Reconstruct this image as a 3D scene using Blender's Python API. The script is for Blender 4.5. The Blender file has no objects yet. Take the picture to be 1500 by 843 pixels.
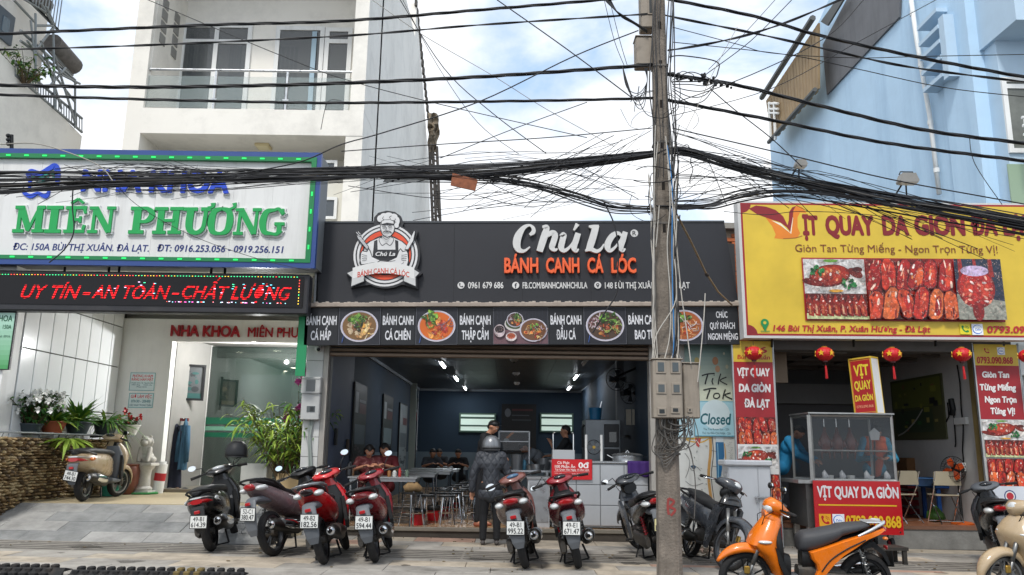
import bpy, bmesh, math, random
from mathutils import Vector, Matrix, noise
rnd = random.Random(7)
S = bpy.context.scene
COL = S.collection
R = math.radians
# ---------------------------------------------------------------- camera
F_, PT, RL, CZ = 1167., R(11.5), R(0.8), 1.35
cd = bpy.data.cameras.new('camera'); cam = bpy.data.objects.new('camera', cd); COL.objects.link(cam)
cd.sensor_width = 36; cd.lens = F_/1500*36; cd.clip_end = 3000; cd.clip_start = .05
cam.matrix_world = Matrix.Translation((0,0,CZ)) @ Matrix.Rotation(R(90)+PT, 4, 'X') @ Matrix.Rotation(RL, 4, 'Z')
S.camera = cam
# ---------------------------------------------------------------- daylight
W = bpy.data.worlds.new('World'); S.world = W; W.use_nodes = True
def world():
    nt = W.node_tree; N = nt.nodes; L = nt.links; N.clear()
    out = N.new('ShaderNodeOutputWorld'); bg = N.new('ShaderNodeBackground'); bg.inputs[1].default_value = .14
    sky = N.new('ShaderNodeTexSky'); sky.sky_type = 'NISHITA'; sky.sun_disc = False
    sky.sun_elevation = R(52); sky.sun_rotation = R(200); sky.air_density = 1.0; sky.dust_density = .6; sky.ozone_density = 2.5
    tc = N.new('ShaderNodeTexCoord'); mp = N.new('ShaderNodeMapping'); mp.inputs['Scale'].default_value = (1,1,1.7); mp.inputs['Location'].default_value = CLOUD
    L.new(tc.outputs['Generated'], mp.inputs[0])
    n1 = N.new('ShaderNodeTexNoise'); n1.inputs['Scale'].default_value = 3.1; n1.inputs['Detail'].default_value = 7; n1.inputs['Roughness'].default_value = .55; n1.inputs['Distortion'].default_value = .25
    L.new(mp.outputs[0], n1.inputs['Vector'])
    cr = N.new('ShaderNodeValToRGB'); cr.color_ramp.elements[0].position = .37; cr.color_ramp.elements[1].position = .52
    L.new(n1.outputs[0], cr.inputs[0])
    n2 = N.new('ShaderNodeTexNoise'); n2.inputs['Scale'].default_value = 5.5; n2.inputs['Detail'].default_value = 8; n2.inputs['Roughness'].default_value = .6
    L.new(mp.outputs[0], n2.inputs['Vector'])
    c2 = N.new('ShaderNodeValToRGB'); e = c2.color_ramp.elements
    e[0].position = .3; e[0].color = (3.7,4.0,4.5,1); e[1].position = .62; e[1].color = (5.5,5.55,5.6,1)
    L.new(n2.outputs[0], c2.inputs[0])
    # thin haze veil over the clear blue
    veil = N.new('ShaderNodeMix'); veil.data_type = 'RGBA'; veil.inputs['Factor'].default_value = .6
    L.new(sky.outputs[0], veil.inputs['A']); veil.inputs['B'].default_value = (2.7,3.7,4.9,1)
    mx = N.new('ShaderNodeMix'); mx.data_type = 'RGBA'
    L.new(cr.outputs[0], mx.inputs['Factor']); L.new(veil.outputs['Result'], mx.inputs['A']); L.new(c2.outputs[0], mx.inputs['B'])
    L.new(mx.outputs['Result'], bg.inputs[0]); L.new(bg.outputs[0], out.inputs[0])
CLOUD = (2.79, 7.37, 4.33)
world()
sl = bpy.data.lights.new('sun', 'SUN'); sl.energy = 1.5; sl.angle = R(10); sl.color = (1,.96,.9)
sun = bpy.data.objects.new('sun', sl); COL.objects.link(sun)
sun.rotation_euler = (R(90-52), 0, R(-20))       # high, from behind the camera and a little to the left
S.view_settings.view_transform = 'Standard'; S.view_settings.look = 'None'; S.view_settings.exposure = .78; S.view_settings.gamma = 1
try:
    S.cycles.max_bounces = 6; S.cycles.diffuse_bounces = 3; S.cycles.glossy_bounces = 3; S.cycles.transmission_bounces = 4; S.cycles.transparent_max_bounces = 8
    S.cycles.use_denoising = True; S.cycles.sample_clamp_indirect = 4; S.cycles.caustics_reflective = False; S.cycles.caustics_refractive = False
except Exception: pass
# ---------------------------------------------------------------- measuring helper: a point of the photograph at a real distance Y
SLOPE = [0, 0]     # a sign that hangs a little out of level is built level, then its root is turned
def at(px, py, Y):
    u = (px-750)/F_; v = (421.5-py)/F_
    u2 = u*math.cos(RL)-v*math.sin(RL); v2 = u*math.sin(RL)+v*math.cos(RL)
    b = math.cos(PT)-v2*math.sin(PT); c = math.sin(PT)+v2*math.cos(PT); t = Y/b
    return Vector((u2*t, Y, CZ+c*t-SLOPE[0]*(u2*t-SLOPE[1])))
def gz(x, y=10): return -.0092*x            # the pavement falls to the right
# ---------------------------------------------------------------- colours, materials
def lin(h):
    h = h.lstrip('#'); c = [int(h[i:i+2],16)/255 for i in (0,2,4)]
    return tuple(((x+.055)/1.055)**2.4 if x > .04045 else x/12.92 for x in c)+(1,)
MATS = {}
def mat(name, col, rough=.6, metal=0, var=0, vscale=3, bump=0, bscale=30, emit=0, spec=None, alpha=1, coat=0, stain=None, stain_amt=0, sscale=1.5, streak=False, trans=0, rvar=0):
    if name in MATS: return MATS[name]
    m = bpy.data.materials.new(name); MATS[name] = m; m.use_nodes = True
    nt = m.node_tree; N = nt.nodes; L = nt.links; b = N['Principled BSDF']
    c = lin(col) if isinstance(col, str) else tuple(col)+(1,)*(4-len(col))
    b.inputs['Base Color'].default_value = c; b.inputs['Roughness'].default_value = rough; b.inputs['Metallic'].default_value = metal
    if spec is not None: b.inputs['Specular IOR Level'].default_value = spec
    if coat: b.inputs['Coat Weight'].default_value = coat; b.inputs['Coat Roughness'].default_value = .06
    if alpha < 1: b.inputs['Alpha'].default_value = alpha
    if trans: b.inputs['Transmission Weight'].default_value = trans
    tc = N.new('ShaderNodeTexCoord') if (var or bump or stain_amt or rvar) else None
    cur = None
    if tc:
        geo = N.new('ShaderNodeNewGeometry'); vec = geo.outputs['Position']
    if var:
        n = N.new('ShaderNodeTexNoise'); n.inputs['Scale'].default_value = vscale; n.inputs['Detail'].default_value = 6; n.inputs['Roughness'].default_value = .65
        L.new(vec, n.inputs['Vector'])
        mr = N.new('ShaderNodeMapRange'); mr.inputs[1].default_value = .3; mr.inputs[2].default_value = .7; mr.inputs[3].default_value = 1-var; mr.inputs[4].default_value = 1+var*.6
        L.new(n.outputs[0], mr.inputs[0])
        mx = N.new('ShaderNodeMix'); mx.data_type = 'RGBA'; mx.blend_type = 'MULTIPLY'; mx.inputs['Factor'].default_value = 1
        mx.inputs['A'].default_value = c; L.new(mr.outputs[0], mx.inputs['B']); cur = mx.outputs['Result']
    if stain_amt:
        mp = N.new('ShaderNodeMapping'); L.new(vec, mp.inputs[0])
        mp.inputs['Scale'].default_value = (3,3,.25) if streak else (1,1,1)
        n = N.new('ShaderNodeTexNoise'); n.inputs['Scale'].default_value = sscale; n.inputs['Detail'].default_value = 8; n.inputs['Roughness'].default_value = .7
        L.new(mp.outputs[0], n.inputs['Vector'])
        mr = N.new('ShaderNodeMapRange'); mr.inputs[1].default_value = .48; mr.inputs[2].default_value = .78; mr.inputs[3].default_value = 0; mr.inputs[4].default_value = stain_amt
        L.new(n.outputs[0], mr.inputs[0])
        mx = N.new('ShaderNodeMix'); mx.data_type = 'RGBA'; L.new(mr.outputs[0], mx.inputs['Factor'])
        if cur: L.new(cur, mx.inputs['A'])
        else: mx.inputs['A'].default_value = c
        mx.inputs['B'].default_value = lin(stain); cur = mx.outputs['Result']
    if cur: L.new(cur, b.inputs['Base Color'])
    if rvar:
        n = N.new('ShaderNodeTexNoise'); n.inputs['Scale'].default_value = 9; n.inputs['Detail'].default_value = 5; L.new(vec, n.inputs['Vector'])
        mr = N.new('ShaderNodeMapRange'); mr.inputs[1].default_value = .3; mr.inputs[2].default_value = .7; mr.inputs[3].default_value = max(0.02,rough-rvar); mr.inputs[4].default_value = min(1,rough+rvar)
        L.new(n.outputs[0], mr.inputs[0]); L.new(mr.outputs[0], b.inputs['Roughness'])
    if bump:
        n = N.new('ShaderNodeTexNoise'); n.inputs['Scale'].default_value = bscale; n.inputs['Detail'].default_value = 6; L.new(vec, n.inputs['Vector'])
        bp = N.new('ShaderNodeBump'); bp.inputs['Strength'].default_value = bump; bp.inputs['Distance'].default_value = .02
        L.new(n.outputs[0], bp.inputs['Height']); L.new(bp.outputs[0], b.inputs['Normal'])
    if emit:
        b.inputs['Emission Color'].default_value = c; b.inputs['Emission Strength'].default_value = emit
    return m
def ink_mat(name, rough=.45, coat=0, emit=0):
    if name in MATS: return MATS[name]
    m = bpy.data.materials.new(name); MATS[name] = m; m.use_nodes = True
    N = m.node_tree.nodes; L = m.node_tree.links; b = N['Principled BSDF']
    a = N.new('ShaderNodeAttribute'); a.attribute_name = 'Col'
    n = N.new('ShaderNodeTexNoise'); n.inputs['Scale'].default_value = 2.2; n.inputs['Detail'].default_value = 7; g = N.new('ShaderNodeNewGeometry'); L.new(g.outputs['Position'], n.inputs['Vector'])
    mr = N.new('ShaderNodeMapRange'); mr.inputs[1].default_value = .3; mr.inputs[2].default_value = .7; mr.inputs[3].default_value = .86; mr.inputs[4].default_value = 1.05; L.new(n.outputs[0], mr.inputs[0])
    mx = N.new('ShaderNodeMix'); mx.data_type = 'RGBA'; mx.blend_type = 'MULTIPLY'; mx.inputs['Factor'].default_value = 1
    L.new(a.outputs['Color'], mx.inputs['A']); L.new(mr.outputs[0], mx.inputs['B']); L.new(mx.outputs['Result'], b.inputs['Base Color'])
    b.inputs['Roughness'].default_value = rough
    if coat: b.inputs['Coat Weight'].default_value = coat
    if emit: L.new(a.outputs['Color'], b.inputs['Emission Color']); b.inputs['Emission Strength'].default_value = emit
    return m
INK = ink_mat('printed_ink')
PHOTO = ink_mat('photo_ink',.35)
def _ph():       # the grain and small glints of a printed food photograph
    N = PHOTO.node_tree.nodes; L = PHOTO.node_tree.links; b = N['Principled BSDF']; src = b.inputs['Base Color'].links[0].from_socket; g = N.new('ShaderNodeNewGeometry')
    def nz(sc,lo,hi,a,c,d):
        n = N.new('ShaderNodeTexNoise'); n.inputs['Scale'].default_value = sc; n.inputs['Detail'].default_value = 5; n.inputs['Distortion'].default_value = d; L.new(g.outputs['Position'],n.inputs['Vector']); r = N.new('ShaderNodeMapRange'); r.inputs[1].default_value = lo; r.inputs[2].default_value = hi; r.inputs[3].default_value = a; r.inputs[4].default_value = c; L.new(n.outputs[0],r.inputs[0]); return r.outputs[0]
    m = N.new('ShaderNodeMix'); m.data_type = 'RGBA'; m.blend_type = 'MULTIPLY'; m.inputs['Factor'].default_value = 1; L.new(src,m.inputs['A']); L.new(nz(17,.3,.7,.35,1.35,.6),m.inputs['B'])
    w = N.new('ShaderNodeMix'); w.data_type = 'RGBA'; L.new(nz(31,.6,.7,0,.75,1.2),w.inputs['Factor']); L.new(m.outputs['Result'],w.inputs['A']); w.inputs['B'].default_value = (.75,.5,.42,1); L.new(w.outputs['Result'],b.inputs['Base Color'])
_ph()
# ---------------------------------------------------------------- objects
WORLD = {}
def thing(name, label, cat, loc=(0,0,0), rz=0, group=None, world=False, kind=None, rot=None):
    o = bpy.data.objects.new(name, None); COL.objects.link(o); o.empty_display_size = .2
    o.location = loc; o.rotation_euler = rot or (0,0,rz)
    if label: o['label'] = label
    if cat: o['category'] = cat
    if group: o['group'] = group
    if kind: o['kind'] = kind
    if world: WORLD[o.name] = Vector(loc)
    return o
def origin_of(p):
    while p is not None:
        if p.name in WORLD: return WORLD[p.name]
        p = p.parent
    return None
def tag(o, label=None, cat=None, group=None, kind=None):
    if label: o['label'] = label
    if cat: o['category'] = cat
    if group: o['group'] = group
    if kind: o['kind'] = kind
    return o
def link(name, me, parent=None, mats=None, loc=None, rot=None):
    o = bpy.data.objects.new(name, me); COL.objects.link(o)
    if parent is not None: o.parent = parent
    if loc is not None: o.location = loc
    if rot is not None: o.rotation_euler = rot
    return o
class MB:
    def __init__(s): s.v = []; s.f = []; s.m = []; s.c = []; s.mi = 0; s.col = None; s.X = None
    def add(s, vs, fs):
        b = len(s.v)
        if s.X is not None: vs = [s.X @ Vector(v) for v in vs]
        s.v += [tuple(v) for v in vs]
        for f in fs: s.f.append(tuple(b+i for i in f)); s.m.append(s.mi); s.c.append(s.col)
        return s
    def box(s, x0, x1, y0, y1, z0, z1, bev=0):
        if x1 < x0: x0, x1 = x1, x0
        if y1 < y0: y0, y1 = y1, y0
        if z1 < z0: z0, z1 = z1, z0
        if bev <= 0:
            return s.add([(x,y,z) for x in (x0,x1) for y in (y0,y1) for z in (z0,z1)], [(0,1,3,2),(4,6,7,5),(0,4,5,1),(2,3,7,6),(0,2,6,4),(1,5,7,3)])
        b = min(bev, (x1-x0)*.45, (y1-y0)*.45, (z1-z0)*.45); vs = []; idx = {}
        for sx in (0,1):
            for sy in (0,1):
                for sz in (0,1):
                    c = ((x0,x1)[sx], (y0,y1)[sy], (z0,z1)[sz]); d = (1-2*sx, 1-2*sy, 1-2*sz)
                    for a in range(3):
                        p = [c[k]+d[k]*b for k in range(3)]; p[a] = c[a]; idx[sx,sy,sz,a] = len(vs); vs.append(tuple(p))
        fs = []
        for a in range(3):
            o1, o2 = (a+1)%3, (a+2)%3
            for sd in (0,1):
                q = []
                for i, j in ((0,0),(1,0),(1,1),(0,1)):
                    k = [0,0,0]; k[a] = sd; k[o1] = i; k[o2] = j; q.append(idx[k[0],k[1],k[2],a])
                fs.append(tuple(q if sd else q[::-1]))
        for a in range(3):
            o1, o2 = (a+1)%3, (a+2)%3
            for i in (0,1):
                for j in (0,1):
                    k0 = [0,0,0]; k0[o1] = i; k0[o2] = j; k1 = list(k0); k1[a] = 1
                    q = [idx[tuple(k0)+(o1,)], idx[tuple(k1)+(o1,)], idx[tuple(k1)+(o2,)], idx[tuple(k0)+(o2,)]]
                    fs.append(tuple(q if (i+j)%2 == 0 else q[::-1]))
        for sx in (0,1):
            for sy in (0,1):
                for sz in (0,1):
                    q = [idx[sx,sy,sz,a] for a in range(3)]; fs.append(tuple(q if (sx+sy+sz)%2 else q[::-1]))
        return s.add(vs, fs)
    def tube(s, pts, r, n=8, cap=True):
        pts = [Vector(p) for p in pts]; rs = r if isinstance(r, (list,tuple)) else [r]*len(pts)
        vs = []; fs = []; prev = None
        for i, p in enumerate(pts):
            d = (pts[min(i+1,len(pts)-1)]-pts[max(i-1,0)])
            if d.length < 1e-9: d = Vector((0,0,1))
            d.normalize()
            if prev is None: a = Vector((0,0,1)) if abs(d.z) < .9 else Vector((1,0,0))
            else: a = prev
            u = (a-d*a.dot(d)); u.normalize(); prev = u; w = d.cross(u)
            for k in range(n):
                t = 2*math.pi*k/n; vs.append(p+(u*math.cos(t)+w*math.sin(t))*rs[i])
        for i in range(len(pts)-1):
            for k in range(n):
                a = i*n+k; b = i*n+(k+1)%n; fs.append((a,b,b+n,a+n))
        if cap: fs.append(tuple(range(n))[::-1]); fs.append(tuple((len(pts)-1)*n+k for k in range(n)))
        return s.add(vs, fs)
    def lathe(s, prof, c=(0,0,0), axis='z', n=16, cap=False):
        vs = []; fs = []
        for r, h in prof:
            for k in range(n):
                t = 2*math.pi*k/n; a, b = r*math.cos(t), r*math.sin(t)
                p = {'z':(a,b,h),'y':(b,h,a),'x':(h,a,b)}[axis]; vs.append((c[0]+p[0],c[1]+p[1],c[2]+p[2]))
        for i in range(len(prof)-1):
            for k in range(n):
                a = i*n+k; b = i*n+(k+1)%n; fs.append((a,b,b+n,a+n))
        if cap: fs.append(tuple(range(n))[::-1]); fs.append(tuple((len(prof)-1)*n+k for k in range(n)))
        return s.add(vs, fs)
    def cyl(s, c, r, h, axis='z', n=16): return s.lathe([(r,-h/2),(r,h/2)], c, axis, n, True)
    def ball(s, c, r, n=10, m=8):
        rx, ry, rz = r if isinstance(r,(tuple,list)) else (r,r,r); vs = [(c[0],c[1],c[2]-rz)]; fs = []
        for i in range(1,m):
            p = math.pi*i/m
            for k in range(n):
                t = 2*math.pi*k/n; vs.append((c[0]+rx*math.sin(p)*math.cos(t), c[1]+ry*math.sin(p)*math.sin(t), c[2]-rz*math.cos(p)))
        vs.append((c[0],c[1],c[2]+rz)); T = len(vs)-1
        for k in range(n): fs.append((0,1+(k+1)%n,1+k)); fs.append((T,1+(m-2)*n+k,1+(m-2)*n+(k+1)%n))
        for i in range(m-2):
            for k in range(n): a = 1+i*n+k; b = 1+i*n+(k+1)%n; fs.append((a,b,b+n,a+n))
        return s.add(vs, fs)
    def prism(s, poly, h0, h1, axis='y'):
        # poly: 2D points; axis y -> (x,z) extruded along y; x -> (y,z); z -> (x,y)
        n = len(poly); f = {'y':lambda p,h:(p[0],h,p[1]),'x':lambda p,h:(h,p[0],p[1]),'z':lambda p,h:(p[0],p[1],h)}[axis]
        vs = [f(p,h0) for p in poly]+[f(p,h1) for p in poly]
        fs = [tuple(range(n)), tuple(range(2*n-1,n-1,-1))]+[(i,n+i,n+(i+1)%n,(i+1)%n) for i in range(n)]
        return s.add(vs, fs)
    def loft(s, st, n=16, cap=True):
        # stations (x, z, half width, half height, angle of the section's normal in the xz plane, power[, y])
        vs = []; fs = []
        for q in st:
            x, z, a, b, ang = q[:5]; pw = q[5] if len(q) > 5 else 2.4; y0 = q[6] if len(q) > 6 else 0
            ux, uz = -math.sin(ang), math.cos(ang)
            for k in range(n):
                t = 2*math.pi*k/n; c_, s_ = math.cos(t), math.sin(t)
                yy = a*math.copysign(abs(c_)**(2/pw), c_); hh = b*math.copysign(abs(s_)**(2/pw), s_)
                vs.append((x+ux*hh, y0+yy, z+uz*hh))
        for i in range(len(st)-1):
            for k in range(n):
                a = i*n+k; b = i*n+(k+1)%n; fs.append((a,a+n,b+n,b))
        if cap: fs.append(tuple(range(n))); fs.append(tuple((len(st)-1)*n+k for k in range(n))[::-1])
        return s.add(vs, fs)
    def mesh(s, name, mats, smooth=False, org=None):
        me = bpy.data.meshes.new(name)
        vs = s.v if org is None else [(x-org[0],y-org[1],z-org[2]) for x,y,z in s.v]
        me.from_pydata(vs, [], s.f)
        ms = mats if isinstance(mats,(list,tuple)) else [mats]
        for m in ms: me.materials.append(m)
        if len(ms) > 1: me.polygons.foreach_set('material_index', s.m)
        if smooth:
            me.polygons.foreach_set('use_smooth', [True]*len(s.f))
            if smooth is not True: 
                try: me.set_sharp_from_angle(angle=R(smooth))
                except Exception: pass
        if any(c is not None for c in s.c):
            at_ = me.color_attributes.new('Col','FLOAT_COLOR','CORNER'); k = 0; d = []
            for f, c in zip(s.f, s.c):
                d += list(c or (1,1,1,1))*len(f)
            at_.data.foreach_set('color', d)
        me.validate(); me.update()
        return me
    def build(s, name, mats, parent=None, smooth=False, label=None, cat=None, group=None, kind=None, sub=0, fixn=False):
        org = origin_of(parent) if parent is not None else None
        me = s.mesh(name, mats, smooth, org)
        if fixn:
            bm = bmesh.new(); bm.from_mesh(me); bmesh.ops.recalc_face_normals(bm, faces=bm.faces); bm.to_mesh(me); bm.free()
        o = link(name, me, parent)
        if sub:
            md = o.modifiers.new('sub','SUBSURF'); md.levels = sub; md.render_levels = sub
        return tag(o, label, cat, group, kind)
def rect(name, m, parent, x0, x1, y0, y1, z0, z1, bev=0, **k): return MB().box(x0,x1,y0,y1,z0,z1,bev).build(name, m, parent, **k)
def kids(o): return [c for c in bpy.data.objects if c.parent == o]
def copy_tree(o, parent=None, kmap=None):
    if kmap is None:
        kmap = {}
        for c in bpy.data.objects:
            if c.parent: kmap.setdefault(c.parent.name, []).append(c)
    c = o.copy(); COL.objects.link(c)
    if parent is not None: c.parent = parent
    for ch in kmap.get(o.name, []): copy_tree(ch, c, kmap)
    return c
# ---------------------------------------------------------------- lettering
_tc = bpy.data.curves.new('lettering','FONT'); _to = bpy.data.objects.new('lettering_source', _tc); COL.objects.link(_to)
TCACHE = {}
def glyphs(s, bold=0, shear=0, ext=0, spacing=1, res=3):
    k = (s,bold,shear,ext,spacing)
    if k in TCACHE: return TCACHE[k]
    _tc.body = s; _tc.offset = 0 if bold > .015 else bold; _tc.shear = shear; _tc.extrude = ext; _tc.space_character = spacing; _tc.resolution_u = res
    dg = bpy.context.evaluated_depsgraph_get(); dg.update()
    e = _to.evaluated_get(dg); m = e.to_mesh()
    vs = [tuple(v.co) for v in m.vertices]; fs = [tuple(p.vertices) for p in m.polygons]; e.to_mesh_clear()
    if bold > .015:         # heavier weight: the outline laid again, shifted a little each way
        b = bold*.8; sh = [(-b,0),(b,0),(0,-b*.8),(0,b*.8)]+([(-b*.7,-b*.6),(b*.7,b*.6),(-b*.7,b*.6),(b*.7,-b*.6)] if bold > .035 else [])
        V, Fc = [], []; n = len(vs)
        for i, (dx, dy) in enumerate(sh):
            V += [(x+dx,y+dy,z+(i*.05 if z >= 0 else 0)) for x,y,z in vs]; Fc += [tuple(q+i*n for q in f) for f in fs]
        vs, fs = V, Fc
    TCACHE[k] = (vs, fs); return vs, fs
CAP = .682
class Print:
    '''flat print: coloured shapes, each laid a hair above the one before it. Board coordinates: u to the right, v up, in metres'''
    def __init__(s, step=.00022): s.mb = MB(); s.h = 0; s.step = step
    def poly(s, pts, col, lift=True):
        if lift: s.h += s.step
        s.mb.col = lin(col) if isinstance(col,str) else col
        s.mb.add([(p[0], -s.h, p[1]) for p in pts], [tuple(range(len(pts)))]); return s
    def box(s, u0, v0, u1, v1, col): return s.poly([(u0,v0),(u1,v0),(u1,v1),(u0,v1)], col)
    def ell(s, u, v, ru, rv, col, n=20, rot=0):
        c, q = math.cos(rot), math.sin(rot); P = []
        for k in range(n):
            a, b = ru*math.cos(2*math.pi*k/n), rv*math.sin(2*math.pi*k/n); P.append((u+a*c-b*q, v+a*q+b*c))
        return s.poly(P, col)
    def stroke(s, pts, w, col):
        ws = w if isinstance(w,(list,tuple)) else [w]*len(pts); Lf = []; Rt = []
        for i, p in enumerate(pts):
            a = pts[max(i-1,0)]; b = pts[min(i+1,len(pts)-1)]; d = Vector((b[0]-a[0], b[1]-a[1])); d.normalize(); n = Vector((-d.y, d.x))*ws[i]/2
            Lf.append((p[0]+n.x, p[1]+n.y)); Rt.append((p[0]-n.x, p[1]-n.y))
        s.h += s.step; s.mb.col = lin(col) if isinstance(col,str) else col
        for i in range(len(pts)-1): s.poly([Lf[i],Rt[i],Rt[i+1],Lf[i+1]], s.mb.col, False)
        return s
    def text(s, t, u0, u1, vb, cap, col, bold=.02, shear=0, align=None, spacing=1, maxw=None):
        vs, fs = glyphs(t, bold, shear, 0, spacing); xs = [v[0] for v in vs]
        if not xs: return s
        a, b = min(xs), max(xs); sy = cap/CAP
        if u1 is None: sx = sy*.9; u1 = u0+(b-a)*sx
        sx = (u1-u0)/(b-a)
        s.h += s.step; s.mb.col = lin(col) if isinstance(col,str) else col
        s.mb.add([(u0+(v[0]-a)*sx, -s.h-v[2]*.002, vb+v[1]*sy) for v in vs], fs); s.h += .0008 if bold > .015 else 0; return s
    def build(s, name, parent, O, rx=0, rz=0, m=None, label=None, kind=None):
        M_ = Matrix.Translation(O) @ Matrix.Rotation(rz,4,'Z') @ Matrix.Rotation(rx,4,'X')
        s.mb.v = [tuple(M_ @ Vector(v)) for v in s.mb.v]
        return s.mb.build(name, m or [INK,PHOTO], parent, label=label, kind=kind)
def letters(t, parent, m, px0, px1, pyb, pcap, Y, bold=.02, shear=0, depth=.03, name='lettering', spacing=1, side=None, dy=0):
    '''raised lettering whose box is measured in the photograph and built at its real distance Y'''
    a = at(px0,pyb,Y); b = at(px1,pyb,Y); ct = at((px0+px1)/2,pyb-pcap,Y); cb = at((px0+px1)/2,pyb,Y)
    vs, fs = glyphs(t, bold, shear, .5 if depth else 0, spacing); xs = [v[0] for v in vs]; x0, x1 = min(xs), max(xs)
    sx = (b.x-a.x)/(x1-x0); sy = (ct.z-cb.z)/CAP
    mb = MB(); mb.add([(a.x+(v[0]-x0)*sx, Y+dy-depth*(v[2]+.5) if depth else Y+dy-.003, cb.z+v[1]*sy) for v in vs], fs)
    return mb.build(name, m, parent)
# common materials
white = mat('white_paint','#e6e7e5',.55,var=.06,vscale=2,stain='#8d8b84',stain_amt=.35,streak=True)
steel = mat('stainless_steel','#b9bcbf',.33,.85,var=.12,vscale=6,rvar=.12)
chrome = mat('chrome','#e2e4e6',.12,1)
rubber = mat('tyre_rubber','#1b1b1c',.85,var=.25,vscale=20,stain='#5c5146',stain_amt=.35,sscale=6)
blackp = mat('black_plastic','#121314',.5,var=.2,vscale=12,rvar=.15)
glass = mat('window_glass','#58646a',.06,spec=.6,alpha=.55)
blackm = mat('black_metal','#1a1b1d',.45,.3)
concrete = mat('concrete','#8f8b84',.9,var=.22,vscale=4,bump=.4,bscale=40,stain='#4e4a44',stain_amt=.5)
# ================================================================ SETTING
def atX(px, py, X):
    # where the photograph's ray meets the plane x = X
    p = at(px,py,10); t = X/p.x
    return Vector((X, 10*t, CZ+(p.z-CZ)*t))
asphalt = mat('asphalt','#3b3a39',.9,var=.3,vscale=6,bump=.5,bscale=90)
slabA = mat('slab_grey','#a29d95',.8,var=.3,vscale=3,bump=.25,bscale=50,stain='#4a463f',stain_amt=.8,sscale=1.3)
slabB = mat('slab_sand','#b5a997',.8,var=.3,vscale=4,bump=.25,bscale=50,stain='#57514a',stain_amt=.8,sscale=1.3)
slabC = mat('slab_rose','#b3917f',.8,var=.3,vscale=3,bump=.25,bscale=50,stain='#5a4e46',stain_amt=.8,sscale=1.3)
slate = mat('slate_slab','#868786',.7,var=.35,vscale=3,bump=.35,bscale=25,stain='#4c4f52',stain_amt=.6,sscale=2,rvar=.15)
slate2 = mat('slate_slab_pale','#9b9a97',.7,var=.3,vscale=3,bump=.35,bscale=25,stain='#5d605f',stain_amt=.5,sscale=2,rvar=.15)
grout = mat('joint_mortar','#4f4b46',.95,var=.3,vscale=9)
road = MB().box(-80,80,-30,8.72,-1.2,-.17).build('road', asphalt, kind='structure')
MB().box(-300,300,12.75,600,-1.2,-.06).build('ground', mat('bare_ground','#6d665c',.95,var=.3), kind='structure')
pav = MB().box(-11,12,8.9,12.76,-.5,-.02).build('pavement', grout, kind='structure'); pav.rotation_euler.y = .0092
def slab_mesh(w, d, m, h=.05):
    return MB().box(.003,w-.003,.003,d-.003,-h,0,.004).mesh('slab', m)
SLAB = {}
def put_slab(x, y, w, d, m, parent, z=0, name='slab'):
    k = (round(w,3),round(d,3),m.name)
    if k not in SLAB: SLAB[k] = slab_mesh(w,d,m)
    o = link(name, SLAB[k], parent, loc=(x,y,z+rnd.uniform(-.002,.002))); o.rotation_euler = (rnd.uniform(-.003,.003),rnd.uniform(-.002,.002),0); return o
def pick(): return rnd.choices([slabA,slabB,slabC],[5.2,3.4,1.5])[0]
rows = [(8.9,.42,1.2,None),(9.32,.42,1.2,None),(9.74,.42,.9,None),(10.16,.18,.9,None),(11.29,.42,.9,None),(11.71,.5,.9,None),(12.21,.53,.9,None)]
for i, (y, d, w, _) in enumerate(rows):
    x = -10.4+(i%2)*w*.5
    while x < 10.6:
        if not (y > 11.25 and x < -3.9): put_slab(x, y, w, d, slabA if i < 1 else pick(), pav)
        x += w
# oil stains, scuffs and litter on the paving
r_ = random.Random(31); oil = mat('oil_stain','#2a2622',.6,alpha=.42,var=.3); mb = MB()
for k in range(26):
    cx, cy, rr = r_.uniform(-6,6.5), r_.uniform(9.1,12.3), r_.uniform(.04,.2); n = 14
    if cx < -3.6 and cy > 11.2: continue
    mb.add([(cx+rr*r_.uniform(.6,1.3)*math.cos(a_*6.283/n),cy+rr*r_.uniform(.5,1.1)*math.sin(a_*6.283/n),.0045+k*.00012) for a_ in range(n)],[tuple(range(n))])
mb.build('oil_stains', oil, pav, kind='stuff')
mb = MB()
for k in range(120): x, y = r_.uniform(-6.5,7), r_.choice([r_.uniform(10.4,11.2),r_.uniform(12.2,12.7),r_.uniform(8.95,12.7)]); mb.ball((x,y,.008),(r_.uniform(.008,.03),r_.uniform(.006,.02),.006),5,3)
mb.build('litter', mat('litter_brown','#6f6146',.9,var=.5,vscale=6), pav, kind='stuff')
# drain: a grate of long bars over a channel filled dark, painting in the shade of the slots
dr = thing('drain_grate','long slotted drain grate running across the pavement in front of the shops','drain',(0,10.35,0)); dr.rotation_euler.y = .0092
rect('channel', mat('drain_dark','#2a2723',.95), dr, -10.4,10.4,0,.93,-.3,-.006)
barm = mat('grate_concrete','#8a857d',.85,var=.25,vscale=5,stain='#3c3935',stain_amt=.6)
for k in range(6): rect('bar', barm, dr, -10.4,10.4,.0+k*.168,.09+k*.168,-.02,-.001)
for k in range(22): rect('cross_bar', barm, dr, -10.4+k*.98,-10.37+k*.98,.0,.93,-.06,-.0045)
kb = thing('kerb','pale concrete kerb between the pavement and the road','kerb',(0,8.8,0)); kb.rotation_euler.y = .0092
for k in range(21): rect('kerb_stone', slabA, kb, -10.4+k,-9.41+k,-.09,.09,-.5,0,.015)
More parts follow.
